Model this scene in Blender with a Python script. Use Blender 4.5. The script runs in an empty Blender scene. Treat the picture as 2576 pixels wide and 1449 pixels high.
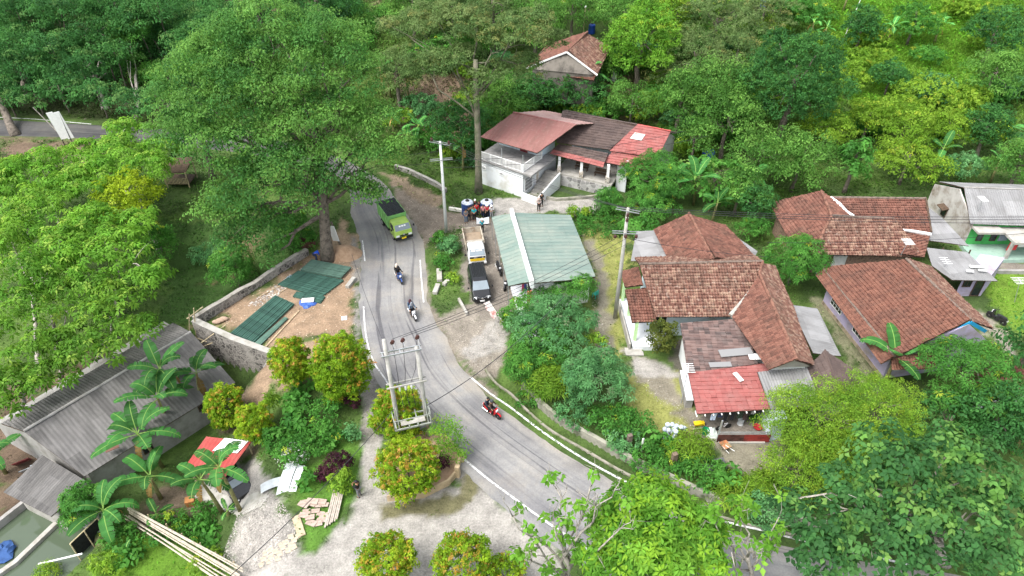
import bpy, bmesh, math, random
import numpy as np
from mathutils import Vector, Matrix
random.seed(7); RNG = np.random.default_rng(7)
sc = bpy.context.scene; COL = sc.collection
PI = math.pi
# ------------------------------------------------------------------ camera geometry (metres, Z up)
CAM_H, PITCH, FPX, CX, CY = 40.0, math.radians(38), 1740.0, 1288.0, 724.5
SP, CP = math.sin(PITCH), math.cos(PITCH)

def ray(px, py):
    u = (px-CX)/FPX; v = (py-CY)/FPX
    return np.array([u, CP-v*SP, -(SP+v*CP)])
def R(px, py, z=0.0):                       # where the sight line meets the level z
    d = ray(px, py); t = (z-CAM_H)/d[2]
    return Vector((d[0]*t, d[1]*t, z))
def RY(px, py, Y):                          # where the sight line meets the upright plane at distance Y
    d = ray(px, py); t = Y/d[1]
    return Vector((d[0]*t, Y, CAM_H+d[2]*t))
def depth(p): return p[1]*CP+(CAM_H-p[2])*SP

# ------------------------------------------------------------------ terrain
def sdf(poly, X, Y):
    P = np.asarray([(p[0], p[1]) for p in poly], float); Q = np.roll(P, -1, 0)
    X = np.asarray(X, float); Y = np.asarray(Y, float)
    best = np.full(X.shape, 1e9); inside = np.zeros(X.shape, bool)
    for (x0, y0), (x1, y1) in zip(P, Q):
        dx, dy = x1-x0, y1-y0
        t = np.clip(((X-x0)*dx+(Y-y0)*dy)/(dx*dx+dy*dy+1e-12), 0, 1)
        best = np.minimum(best, np.hypot(X-x0-t*dx, Y-y0-t*dy))
        c = ((y0 > Y) != (y1 > Y))
        with np.errstate(divide='ignore', invalid='ignore'):
            xi = x0+(Y-y0)*dx/(dy if abs(dy) > 1e-12 else 1e-12)
        inside ^= c & (X < xi)
    return np.where(inside, best, -best)
def pdist(line, X, Y):
    best = np.full(np.shape(X), 1e9)
    for a, b in zip(line[:-1], line[1:]):
        dx, dy = b[0]-a[0], b[1]-a[1]
        t = np.clip(((X-a[0])*dx+(Y-a[1])*dy)/(dx*dx+dy*dy+1e-12), 0, 1)
        best = np.minimum(best, np.hypot(X-a[0]-t*dx, Y-a[1]-t*dy))
    return best
_perm = np.random.default_rng(3).random((256, 256))
def vnoise(X, Y):
    xi = np.floor(X).astype(int); yi = np.floor(Y).astype(int); fx = X-xi; fy = Y-yi
    fx = fx*fx*(3-2*fx); fy = fy*fy*(3-2*fy)
    g = lambda a, b: _perm[a & 255, b & 255]
    return (g(xi, yi)*(1-fx)+g(xi+1, yi)*fx)*(1-fy)+(g(xi, yi+1)*(1-fx)+g(xi+1, yi+1)*fx)*fy
def fbm(X, Y, s=1.0, o=4):
    a, t, r = 1.0, 0.0, 0.0
    for k in range(o):
        r = r+a*vnoise(X*s+17.3*k, Y*s-9.1*k); t += a; a *= .5; s *= 2.03
    return r/t
def sstep(a, b, x):
    t = np.clip((x-a)/(b-a), 0, 1); return t*t*(3-2*t)

WA = R(487, 801, .9); WC = R(690, 889, .2); WB = R(772, 628, .6)
LOW = [WB, WA, WC, (-17.5, 39), (-15.5, 33), (-14.5, 27), (-13, 20), (-13, -12), (-130, -12), (-130, 62), (-45, 66), (-29, 63), (-22, 60)]
WALL_LINE = [WB, WA, WC]
POND = [R(-60, 1449, -4), R(-40, 1345, -4), R(60, 1265, -4), R(118, 1240, -4), R(165, 1290, -4), R(235, 1330, -4), R(250, 1380, -4), R(150, 1480, -4), R(-60, 1560, -4)]
DITCH = [R(1236, 925), R(1262, 958), R(1300, 985), R(1345, 1030), R(1400, 1075), R(1480, 1120), R(1570, 1172), R(1660, 1215), R(1760, 1262), R(1850, 1295), R(1950, 1318), R(2100, 1350)]
def hN(X, Y):
    X = np.asarray(X, float); Y = np.asarray(Y, float)
    Y0 = np.interp(X, [-90, -30, -18, 0, 20, 60], [106, 99, 86, 82, 79, 73])
    sl = np.interp(X, [-80, -30, 0, 60], [.42, .38, .27, .23])
    d = Y-Y0
    z = sl*(np.sqrt(d*d+6)+d)/2
    z = z+sstep(0, 10, d)*(fbm(X, Y, .09, 3)-.5)*2.2
    s = sdf(LOW, X, Y)
    near_wall = pdist(WALL_LINE, X, Y) < np.abs(s)+.05
    w = np.where(near_wall, .45, 8.0)
    dep = np.interp(Y, [30, 42, 50, 62], [3.6, 3.5, 2.6, 2.0])
    z = z-dep*sstep(0, 1, s/w)
    z = z-1.1*sstep(0, .5, sdf(POND, X, Y))
    dd = pdist(DITCH, X, Y)
    z = z-.55*(1-sstep(.25, .5, dd))
    return z
def h(x, y): return float(hN(np.array([x]), np.array([y]))[0])
def G(px, py, dz=0.0):                      # where the sight line meets the ground (+dz)
    z = 0.0
    lo, hi = 20.0, 260.0
    d = ray(px, py); ts = np.linspace(25, 230, 1200)
    P = d[None, :]*ts[:, None]; zz = CAM_H+P[:, 2]; gz = hN(P[:, 0], P[:, 1])+dz
    k = np.argmax(zz < gz)
    if not (zz < gz).any(): k = len(ts)-1
    k = max(k, 1)
    a = zz[k-1]-gz[k-1]; b = zz[k]-gz[k]; f = a/(a-b) if a != b else 0
    t = ts[k-1]+(ts[k]-ts[k-1])*f
    return Vector((d[0]*t, d[1]*t, CAM_H+d[2]*t))

# ------------------------------------------------------------------ materials
def nodes(m):
    m.use_nodes = True; nt = m.node_tree; nt.nodes.clear(); return nt, nt.nodes, nt.links
def ramp(N, stops):
    r = N.new('ShaderNodeValToRGB'); e = r.color_ramp.elements
    while len(e) < len(stops): e.new(.5)
    for k, (p, c) in enumerate(stops): e[k].position = p; e[k].color = (*c, 1)
    return r
MATS = {}
def mat(name, col, rough=.8, var=.18, scale=2.5, metal=0.0, col2=None, bump=0.0, spec=.3, alpha=None):
    if name in MATS: return MATS[name]
    m = bpy.data.materials.new(name); nt, N, L = nodes(m)
    o = N.new('ShaderNodeOutputMaterial'); b = N.new('ShaderNodeBsdfPrincipled'); L.new(b.outputs[0], o.inputs[0])
    b.inputs['Roughness'].default_value = rough; b.inputs['Metallic'].default_value = metal
    b.inputs['Specular IOR Level'].default_value = spec
    tc = N.new('ShaderNodeTexCoord'); n = N.new('ShaderNodeTexNoise'); n.inputs['Scale'].default_value = scale
    n.inputs['Detail'].default_value = 6; n.inputs['Roughness'].default_value = .65
    L.new(tc.outputs['Object'], n.inputs['Vector'])
    c2 = col2 or tuple(c*(1-2.2*var) for c in col); c1 = tuple(min(1, c*(1+var)) for c in col)
    r = ramp(N, [(.3, c2), (.52, col), (.75, c1)]); L.new(n.outputs[0], r.inputs[0]); L.new(r.outputs[0], b.inputs['Base Color'])
    if bump:
        bp = N.new('ShaderNodeBump'); bp.inputs['Strength'].default_value = bump; bp.inputs['Distance'].default_value = .05
        n2 = N.new('ShaderNodeTexNoise'); n2.inputs['Scale'].default_value = scale*6; L.new(tc.outputs['Object'], n2.inputs['Vector'])
        L.new(n2.outputs[0], bp.inputs['Height']); L.new(bp.outputs[0], b.inputs['Normal'])
    MATS[name] = m; return m
def leaf_mat():
    m = bpy.data.materials.new('leaf'); nt, N, L = nodes(m)
    o = N.new('ShaderNodeOutputMaterial'); b = N.new('ShaderNodeBsdfPrincipled'); t = N.new('ShaderNodeBsdfTranslucent'); mx = N.new('ShaderNodeMixShader')
    a = N.new('ShaderNodeAttribute'); a.attribute_name = 'Col'
    L.new(a.outputs['Color'], b.inputs['Base Color']); b.inputs['Roughness'].default_value = .55; b.inputs['Specular IOR Level'].default_value = .12
    hs = N.new('ShaderNodeHueSaturation'); hs.inputs['Value'].default_value = 1.5; hs.inputs['Hue'].default_value = .485; L.new(a.outputs['Color'], hs.inputs['Color'])
    L.new(hs.outputs[0], t.inputs['Color']); mx.inputs[0].default_value = .45
    L.new(b.outputs[0], mx.inputs[1]); L.new(t.outputs[0], mx.inputs[2]); L.new(mx.outputs[0], o.inputs[0])
    return m
LEAF = leaf_mat()
def attr_mat(name, rough=.95, var=.5, s1=.8, s2=7.0, bump=.6):
    m = bpy.data.materials.new(name); nt, N, L = nodes(m)
    o = N.new('ShaderNodeOutputMaterial'); b = N.new('ShaderNodeBsdfPrincipled'); L.new(b.outputs[0], o.inputs[0])
    b.inputs['Roughness'].default_value = rough; b.inputs['Specular IOR Level'].default_value = .15
    a = N.new('ShaderNodeAttribute'); a.attribute_name = 'Col'; tc = N.new('ShaderNodeTexCoord')
    n1 = N.new('ShaderNodeTexNoise'); n1.inputs['Scale'].default_value = s1; n1.inputs['Detail'].default_value = 8; n1.inputs['Roughness'].default_value = .7
    n2 = N.new('ShaderNodeTexNoise'); n2.inputs['Scale'].default_value = s2; n2.inputs['Detail'].default_value = 4; n2.inputs['Roughness'].default_value = .8
    for n in (n1, n2): L.new(tc.outputs['Object'], n.inputs['Vector'])
    ad = N.new('ShaderNodeMath'); ad.operation = 'ADD'; L.new(n1.outputs[0], ad.inputs[0]); L.new(n2.outputs[0], ad.inputs[1])
    mr = N.new('ShaderNodeMapRange'); mr.inputs[1].default_value = .55; mr.inputs[2].default_value = 1.45; mr.inputs[3].default_value = 1-var*1.6; mr.inputs[4].default_value = 1+var
    L.new(ad.outputs[0], mr.inputs[0])
    mul = N.new('ShaderNodeMix'); mul.data_type = 'RGBA'; mul.blend_type = 'MULTIPLY'; mul.inputs[0].default_value = 1
    L.new(a.outputs['Color'], mul.inputs[6]); L.new(mr.outputs[0], mul.inputs[7]); L.new(mul.outputs[2], b.inputs['Base Color'])
    bp = N.new('ShaderNodeBump'); bp.inputs['Strength'].default_value = bump; bp.inputs['Distance'].default_value = .1
    L.new(n2.outputs[0], bp.inputs['Height']); L.new(bp.outputs[0], b.inputs['Normal'])
    return m
def tile_mat(name, cols, du, dv, weather=(.05, .04, .035), wamt=.55, rough=.85, lich=0.0, wscale=.5, spec=.2, streak=(1, 1, 1)):
    m = bpy.data.materials.new(name); nt, N, L = nodes(m)
    o = N.new('ShaderNodeOutputMaterial'); b = N.new('ShaderNodeBsdfPrincipled'); L.new(b.outputs[0], o.inputs[0])
    b.inputs['Roughness'].default_value = rough; b.inputs['Specular IOR Level'].default_value = spec
    uv = N.new('ShaderNodeUVMap'); sx = N.new('ShaderNodeSeparateXYZ'); L.new(uv.outputs[0], sx.inputs[0])
    cx = N.new('ShaderNodeCombineXYZ')
    for k, d in ((0, du), (1, dv)):
        q = N.new('ShaderNodeMath'); q.operation = 'DIVIDE'; q.inputs[1].default_value = d; L.new(sx.outputs[k], q.inputs[0])
        f = N.new('ShaderNodeMath'); f.operation = 'FLOOR'; L.new(q.outputs[0], f.inputs[0]); L.new(f.outputs[0], cx.inputs[k])
    wn = N.new('ShaderNodeTexWhiteNoise'); L.new(cx.outputs[0], wn.inputs['Vector'])
    n = len(cols); r = ramp(N, [(k/max(1, n-1), c) for k, c in enumerate(cols)]); L.new(wn.outputs['Value'], r.inputs[0])
    no = N.new('ShaderNodeTexNoise'); no.inputs['Scale'].default_value = wscale; no.inputs['Detail'].default_value = 8; no.inputs['Roughness'].default_value = .72; ms = N.new('ShaderNodeMapping'); ms.inputs['Scale'].default_value = streak; L.new(uv.outputs[0], ms.inputs[0]); L.new(ms.outputs[0], no.inputs['Vector'])
    mr = N.new('ShaderNodeMapRange'); mr.inputs[1].default_value = .45; mr.inputs[2].default_value = .75; mr.inputs[4].default_value = wamt; L.new(no.outputs[0], mr.inputs[0])
    mx = N.new('ShaderNodeMix'); mx.data_type = 'RGBA'; L.new(mr.outputs[0], mx.inputs[0]); L.new(r.outputs[0], mx.inputs[6]); mx.inputs[7].default_value = (*weather, 1)
    out = mx.outputs[2]
    if lich:
        n3 = N.new('ShaderNodeTexNoise'); n3.inputs['Scale'].default_value = 3.2; n3.inputs['Detail'].default_value = 5; L.new(uv.outputs[0], n3.inputs['Vector'])
        m3 = N.new('ShaderNodeMapRange'); m3.inputs[1].default_value = .58; m3.inputs[2].default_value = .66; m3.inputs[4].default_value = lich; L.new(n3.outputs[0], m3.inputs[0])
        x3 = N.new('ShaderNodeMix'); x3.data_type = 'RGBA'; L.new(m3.outputs[0], x3.inputs[0]); L.new(out, x3.inputs[6]); x3.inputs[7].default_value = (.5, .45, .38, 1); out = x3.outputs[2]
    L.new(out, b.inputs['Base Color']); return m
def stone_mat(name, c_stone, c_mortar, scale=2.2):
    m = bpy.data.materials.new(name); nt, N, L = nodes(m)
    o = N.new('ShaderNodeOutputMaterial'); b = N.new('ShaderNodeBsdfPrincipled'); L.new(b.outputs[0], o.inputs[0]); b.inputs['Roughness'].default_value = .9
    tc = N.new('ShaderNodeTexCoord'); v = N.new('ShaderNodeTexVoronoi'); v.feature = 'DISTANCE_TO_EDGE'; v.inputs['Scale'].default_value = scale
    v2 = N.new('ShaderNodeTexVoronoi'); v2.inputs['Scale'].default_value = scale
    for q in (v, v2): L.new(tc.outputs['Object'], q.inputs['Vector'])
    hs = N.new('ShaderNodeSeparateColor'); L.new(v2.outputs['Color'], hs.inputs[0])
    r = ramp(N, [(0, tuple(c*.35 for c in c_stone)), (.5, c_stone), (1, tuple(c*1.5 for c in c_stone))]); L.new(hs.outputs[0], r.inputs[0])
    e = N.new('ShaderNodeMapRange'); e.inputs[1].default_value = .03; e.inputs[2].default_value = .09; L.new(v.outputs[0], e.inputs[0])
    n = N.new('ShaderNodeTexNoise'); n.inputs['Scale'].default_value = .7; n.inputs['Detail'].default_value = 6; L.new(tc.outputs['Object'], n.inputs['Vector'])
    nr = N.new('ShaderNodeMapRange'); nr.inputs[1].default_value = .5; nr.inputs[2].default_value = .62; nr.inputs[3].default_value = 1; nr.inputs[4].default_value = .15; L.new(n.outputs[0], nr.inputs[0])
    mu = N.new('ShaderNodeMath'); mu.operation = 'MULTIPLY'; L.new(e.outputs[0], mu.inputs[0]); L.new(nr.outputs[0], mu.inputs[1])
    mx = N.new('ShaderNodeMix'); mx.data_type = 'RGBA'; L.new(mu.outputs[0], mx.inputs[0]); mx.inputs[6].default_value = (*c_mortar, 1); L.new(r.outputs[0], mx.inputs[7])
    L.new(mx.outputs[2], b.inputs['Base Color'])
    bp = N.new('ShaderNodeBump'); bp.inputs['Strength'].default_value = .6; bp.inputs['Distance'].default_value = .06; L.new(mu.outputs[0], bp.inputs['Height']); L.new(bp.outputs[0], b.inputs['Normal'])
    return m
# ------------------------------------------------------------------ mesh builder
class MB:
    def __init__(s): s.v = []; s.f = []; s.m = []; s.mi = 0
    def add(s, vs, fs):
        k = len(s.v); s.v += [Vector(v) for v in vs]
        for f in fs: s.f.append([i+k for i in f]); s.m.append(s.mi)
        return s
    def box(s, c, d, rz=0, M=None, top=1.0, topy=None):
        x, y, z = d[0]/2, d[1]/2, d[2]/2; ty = top if topy is None else topy
        vs = [Vector((a*x*(top if q > 0 else 1), b*y*(ty if q > 0 else 1), q*z)) for q in (-1, 1) for b in (-1, 1) for a in (-1, 1)]
        if M is None: M = Matrix.Rotation(rz, 4, 'Z')
        vs = [M @ v+Vector(c) for v in vs]
        return s.add(vs, [(0, 2, 3, 1), (4, 5, 7, 6), (0, 1, 5, 4), (2, 6, 7, 3), (0, 4, 6, 2), (1, 3, 7, 5)])
    def beam(s, a, b, w, d=None, up=(0, 0, 1)):          # square bar from a to b
        a, b = Vector(a), Vector(b); d = d or w; y = (b-a).normalized(); x = y.cross(Vector(up))
        if x.length < 1e-4: x = Vector((1, 0, 0))
        x.normalize(); z = x.cross(y); vs = []
        for p in (a, b):
            for i, j in ((-1, -1), (1, -1), (1, 1), (-1, 1)): vs.append(p+x*i*w/2+z*j*d/2)
        return s.add(vs, [(0, 1, 2, 3), (7, 6, 5, 4), (0, 4, 5, 1), (1, 5, 6, 2), (2, 6, 7, 3), (3, 7, 4, 0)])
    def tube(s, pts, rs, n=8, cap=True):
        pts = [Vector(p) for p in pts]; rs = rs if hasattr(rs, '__len__') else [rs]*len(pts); vs = []; fs = []
        ref = Vector((0.13, .31, .94))
        for i, p in enumerate(pts):
            t = (pts[min(i+1, len(pts)-1)]-pts[max(i-1, 0)]).normalized()
            x = t.cross(ref)
            if x.length < .05: x = t.cross(Vector((1, 0, 0)))
            x.normalize(); y = t.cross(x)
            for k in range(n): a = 2*PI*k/n; vs.append(p+(x*math.cos(a)+y*math.sin(a))*rs[i])
        for i in range(len(pts)-1):
            for k in range(n): fs.append((i*n+k, i*n+(k+1) % n, (i+1)*n+(k+1) % n, (i+1)*n+k))
        if cap: fs += [tuple(range(n))[::-1], tuple((len(pts)-1)*n+k for k in range(n))]
        return s.add(vs, fs)
    def lathe(s, prof, c=(0, 0, 0), n=16, M=None):
        vs = []; fs = []; M = M or Matrix.Identity(4)
        for r, z in prof:
            for k in range(n): a = 2*PI*k/n; vs.append(M @ Vector((r*math.cos(a), r*math.sin(a), z))+Vector(c))
        for i in range(len(prof)-1):
            for k in range(n): fs.append((i*n+k, i*n+(k+1) % n, (i+1)*n+(k+1) % n, (i+1)*n+k))
        fs += [tuple(range(n))[::-1], tuple((len(prof)-1)*n+k for k in range(n))]
        return s.add(vs, fs)
    def prism(s, poly, vec):                              # extrude polygon along vec
        n = len(poly); P = [Vector(p) for p in poly]; vec = Vector(vec)
        return s.add(P+[p+vec for p in P], [tuple(range(n))[::-1], tuple(range(n, 2*n))]+[(k, (k+1) % n, n+(k+1) % n, n+k) for k in range(n)])
    def loft(s, rings, cap=True):
        n = len(rings[0]); vs = [p for r in rings for p in r]; fs = []
        for i in range(len(rings)-1):
            for k in range(n): fs.append((i*n+k, i*n+(k+1) % n, (i+1)*n+(k+1) % n, (i+1)*n+k))
        if cap: fs += [tuple(range(n))[::-1], tuple((len(rings)-1)*n+k for k in range(n))]
        return s.add(vs, fs)
    def ball(s, c, r, nu=10, nv=7):
        r = r if hasattr(r, '__len__') else (r, r, r); vs = []; fs = []
        for i in range(nv+1):
            t = PI*i/nv
            for k in range(nu): a = 2*PI*k/nu; vs.append((c[0]+r[0]*math.sin(t)*math.cos(a), c[1]+r[1]*math.sin(t)*math.sin(a), c[2]+r[2]*math.cos(t)))
        for i in range(nv):
            for k in range(nu): fs.append((i*nu+k, (i+1)*nu+k, (i+1)*nu+(k+1) % nu, i*nu+(k+1) % nu))
        return s.add(vs, fs)
    def build(s, name, m, parent=None, world=False, smooth=False, bevel=0):
        me = bpy.data.meshes.new(name)
        off = parent.location if (world and parent is not None) else Vector((0, 0, 0))
        me.from_pydata([tuple(v-off) for v in s.v], [], s.f)
        ms = m if isinstance(m, (list, tuple)) else [m]
        for q in ms: me.materials.append(q)
        if len(ms) > 1: me.polygons.foreach_set('material_index', s.m)
        bm = bmesh.new(); bm.from_mesh(me); bmesh.ops.recalc_face_normals(bm, faces=bm.faces)
        if bevel: bmesh.ops.bevel(bm, geom=[e for e in bm.edges if len(e.link_faces) == 2 and e.calc_face_angle(0) > .6], offset=bevel, segments=1, affect='EDGES', clamp_overlap=True)
        bm.to_mesh(me); bm.free()
        if smooth: me.polygons.foreach_set('use_smooth', [True]*len(me.polygons))
        me.update(); o = bpy.data.objects.new(name, me); COL.objects.link(o)
        if parent is not None: o.parent = parent
        return o
def tag(o, label=None, cat=None, group=None, kind=None):
    if label: o['label'] = label
    if cat: o['category'] = cat
    if group: o['group'] = group
    if kind: o['kind'] = kind
    return o
def thing(name, label, cat, loc=(0, 0, 0), rz=0, group=None):
    o = bpy.data.objects.new(name, None); COL.objects.link(o); o.empty_display_size = .3
    o.location = loc; o.rotation_euler = (0, 0, rz); return tag(o, label, cat, group)
def copy_tree(o, parent=None):
    c = o.copy(); COL.objects.link(c); c.parent = parent
    for ch in list(o.children): copy_tree(ch, c)
    return c
def rz_to(a, b): return math.atan2(-(b[0]-a[0]), b[1]-a[1])     # heading: local +Y from a to b
def mesh_np(name, V, F, C=None, mats=(LEAF,), parent=None, smooth=False, UV=None, link=True):
    V = np.asarray(V, np.float32); F = np.asarray(F, np.int32); k = F.shape[1]
    me = bpy.data.meshes.new(name); me.vertices.add(len(V)); me.vertices.foreach_set('co', V.ravel())
    me.loops.add(F.size); me.loops.foreach_set('vertex_index', F.ravel())
    me.polygons.add(len(F)); me.polygons.foreach_set('loop_start', np.arange(0, F.size, k, dtype=np.int32))
    try: me.polygons.foreach_set('loop_total', np.full(len(F), k, np.int32))
    except Exception: pass
    if C is not None:
        a = me.attributes.new('Col', 'FLOAT_COLOR', 'POINT'); C = np.asarray(C, np.float32)
        if C.shape[1] == 3: C = np.concatenate([C, np.ones((len(C), 1), np.float32)], 1)
        a.data.foreach_set('color', C.ravel())
    if UV is not None:
        u = me.uv_layers.new(name='UVMap'); u.data.foreach_set('uv', np.asarray(UV, np.float32)[F.ravel()].ravel())
    for m in mats: me.materials.append(m)
    if smooth: me.polygons.foreach_set('use_smooth', np.ones(len(F), bool))
    me.update(calc_edges=True); me.validate()
    o = bpy.data.objects.new(name, me)
    if link: COL.objects.link(o)
    if parent is not None: o.parent = parent
    return o
# ------------------------------------------------------------------ foliage
def nrm(a): return a/np.maximum(np.linalg.norm(a, axis=-1, keepdims=True), 1e-9)
def rdir(n, rng, up=-1.0):
    z = rng.uniform(up, 1, n); a = rng.uniform(0, 2*PI, n); r = np.sqrt(1-z*z)
    return np.stack([r*np.cos(a), r*np.sin(a), z], 1)
def leaf_arrays(P, D, Nn, L, W, C, fold=.12, droop=.0):
    n = len(P); L = np.broadcast_to(L, (n,))[:, None]; W = np.broadcast_to(W, (n,))[:, None]
    D = nrm(D); S = nrm(np.cross(D, Nn)); U = np.cross(S, D)
    mid = P+D*L*.45
    V = np.stack([P, mid+S*W*.5+U*fold*W, P+D*L-np.array([0, 0, 1.])*L*droop, mid-S*W*.5+U*fold*W], 1).reshape(-1, 3)
    i = np.arange(n)[:, None]*4
    F = np.concatenate([i+np.array([0, 1, 2]), i+np.array([0, 2, 3])], 0)
    return V, F, np.repeat(C, 4, 0)
def split_ellipsoid(c, r, K, rng, rel=.42, low=-.45):
    k = np.arange(K)+.5; z = low+(1-low)*k/K; a = k*2.39996+rng.uniform(0, 6); q = np.sqrt(np.maximum(0, 1-z*z))
    d = np.stack([q*np.cos(a), q*np.sin(a), z], 1)+rng.normal(0, .12, (K, 3))
    s = rng.uniform(.75, 1.25, K)*rel; f = (1-s*.75)*rng.uniform(.82, 1.12, K)
    pos = np.array(c)+d*f[:, None]*np.array(r)
    return np.concatenate([pos, s[:, None]*np.array(r)*np.array([1.1, 1.1, .85])], 1)
def crown_arrays(cl, n, L, W, pal, rng, mode='scatter', k=6, tip=None, tipp=.0, up=-.35, droop=.1, jit=.42, shell=.35, spread=.25, clust=0, per=13):
    cl = np.asarray(cl, float); w = (cl[:, 3]*cl[:, 4]+cl[:, 3]*cl[:, 5])**1.0; w[-1] *= 1.0 if len(cl) < 60 or mode != 'scatter' else 2.2; w /= w.sum()
    m = (max(10, n//per) if clust else n) if mode == 'scatter' else max(8, n//k)
    idx = rng.choice(len(cl), m, p=w); u = rdir(m, rng, up)
    f = 1-shell*rng.random(m)**1.6
    bump = 1+.16*np.sin(u[:, 0]*7+idx*2.1)*np.sin(u[:, 1]*6+idx)+.12*np.sin(u[:, 2]*9+idx*1.3)
    P = cl[idx, :3]+u*cl[idx, 3:]*(f*bump)[:, None]
    # thin out what lies deep inside other clumps
    ins = np.zeros(m, bool)
    for j in range(len(cl)):
        q = (((P-cl[j, :3])/(cl[j, 3:]*.72))**2).sum(1) < 1
        ins |= q & (idx != j)
    keep = ~ins | (rng.random(m) < .12); P, u, idx, f = P[keep], u[keep], idx[keep], f[keep]; m = len(P)
    pal = np.asarray(pal, float)
    ct = rng.random(len(cl)); t = np.clip(ct[idx]*.55+.45*rng.random(m), 0, .999)*(len(pal)-1)
    i0 = t.astype(int); C = pal[i0]+(pal[np.minimum(i0+1, len(pal)-1)]-pal[i0])*(t-i0)[:, None]
    C = C*rng.uniform(.75, 1.25, (m, 1))
    if tip is not None:
        ts = rng.random(len(cl)); pr = np.clip((u[:, 2]+.35), 0, 1)*(f > .86)*tipp*(.25+1.5*ts[idx]**2)
        if len(cl) > 60: pr = (f > .6)*tipp*(.12+.88*np.clip((P[:, 2]-cl[-1, 2])/cl[-1, 5]*.6+.4, 0, 1))*(.15+1.3*(ts[idx] > .45))
        s = rng.random(m) < pr; tc = np.asarray(tip, float); mixf = rng.uniform(.35, .85, (s.sum(), 1)) if len(cl) > 60 else 1.0; C[s] = C[s]*(1-mixf)+mixf*tc[rng.integers(0, len(tc), s.sum())]*rng.uniform(.8, 1.2, (s.sum(), 1))
    if mode == 'scatter' and clust:
        o = rdir(m*per, rng, 0); rr = clust*rng.uniform(.7, 1.35, m).repeat(per)*(1-.5*rng.random(m*per)**2)
        P = P.repeat(per, 0)+o*rr[:, None]*np.array([1, 1, .8]); u = nrm(o+.45*u.repeat(per, 0)); C = C.repeat(per, 0)*rng.uniform(.85, 1.15, (m*per, 1)); m = m*per
    if mode == 'scatter':
        Nn = nrm(u+jit*rng.normal(0, 1, (m, 3))+np.array([0, 0, .35])); D = np.cross(Nn, rng.normal(0, 1, (m, 3)))-np.array([0, 0, .35])
        return leaf_arrays(P, D, Nn, L*rng.uniform(.7, 1.3, m), W*rng.uniform(.7, 1.2, m), C, droop=droop)
    A = nrm(u+.35*rng.normal(0, 1, (m, 3))+np.array([0, 0, .7]))
    X = nrm(np.cross(A, rng.normal(0, 1, (m, 3)))); Y = np.cross(A, X)
    Ps, Ds, Ns, Cs = [], [], [], []
    for q in range(k):
        a = 2*PI*q/k+rng.uniform(-.3, .3, m); rad = X*np.cos(a)[:, None]+Y*np.sin(a)[:, None]
        e = rng.uniform(-.45, spread, m)
        Ds.append(rad*np.cos(e)[:, None]+A*np.sin(e)[:, None]); Ns.append(A+0*rad); Ps.append(P+rad*L*.12-A*rng.uniform(0, L*.5, (m, 1))); Cs.append(C*rng.uniform(.85, 1.15, (m, 1)))
    P, D, Nn, C = (np.concatenate(q) for q in (Ps, Ds, Ns, Cs)); n = len(P)
    return leaf_arrays(P, D, Nn, L*rng.uniform(.75, 1.2, n), W*rng.uniform(.8, 1.2, n), C, droop=droop)
BARK = mat('bark', (.16, .135, .11), .95, .35, 3, bump=.6)
BARK_PALE = mat('pale bark', (.34, .31, .27), .95, .3, 3, bump=.5)
BARK_MOSS = mat('mossy bark', (.15, .14, .1), .95, .35, 2, col2=(.05, .08, .03), bump=.6)
def limb_path(a, b, rng, n=5, wob=.07, sag=.12):
    a, b = np.array(a, float), np.array(b, float); L = np.linalg.norm(b-a); t = np.linspace(0, 1, n)
    P = a+(b-a)*t[:, None]; P[1:-1] += rng.normal(0, wob*L*.5, (n-2, 3)); P[:, 2] += np.sin(t*PI)*sag*L*.5
    return [tuple(p) for p in P]
def trunk_mesh(base, top, r0, targets, rng, fork=.55, r1f=.5, lim=.35, lean=.03):
    mb = MB(); path = limb_path(base, top, rng, 6, lean, 0); rs = np.linspace(r0, r0*r1f, 6); rs[0] *= 1.25
    mb.tube(path, rs, 8); P = np.array(path)
    for t in targets:
        f = rng.uniform(fork, 1)*5; i = min(int(f), 4); s = P[i]+(P[i+1]-P[i])*(f-i); r = r0*lim*rng.uniform(.7, 1.2)
        lp = limb_path(s, t, rng, 5, .09); mb.tube(lp, np.linspace(r, r*.25, 5), 6)
        for q in range(2):
            e = np.array(lp[3])+rng.normal(0, 1, 3)*np.linalg.norm(np.array(t)-s)*.13; mb.tube(limb_path(lp[2], e, rng, 4), np.linspace(r*.4, r*.08, 4), 5)
    return mb
GD = [(0.03, 0.105, 0.03), (0.05, 0.166, 0.041), (0.091, 0.254, 0.06)]
GM = [(0.04, 0.141, 0.026), (0.074, 0.23, 0.038), (0.127, 0.318, 0.058)]
GB = [(0.071, 0.2, 0.02), (0.13, 0.307, 0.033), (0.214, 0.407, 0.05)]
GL = [(.09, .2, .018), (.17, .31, .03), (.26, .4, .05)]
GO = [(.07, .14, .042), (.12, .2, .062), (.2, .27, .1)]
GT = [(0.062, 0.184, 0.066), (0.108, 0.276, 0.099), (0.193, 0.385, 0.158)]
GF = [(0.096, 0.22, 0.024), (0.18, 0.321, 0.034), (0.283, 0.438, 0.052)]
SYZ = [(.08, .19, .012), (.18, .32, .018), (.34, .44, .03)]; ORA = [(.55, .27, .05), (.52, .36, .05), (.58, .32, .1), (.52, .2, .06)]
YT = [(.24, .36, .035), (.34, .42, .05)]
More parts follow.
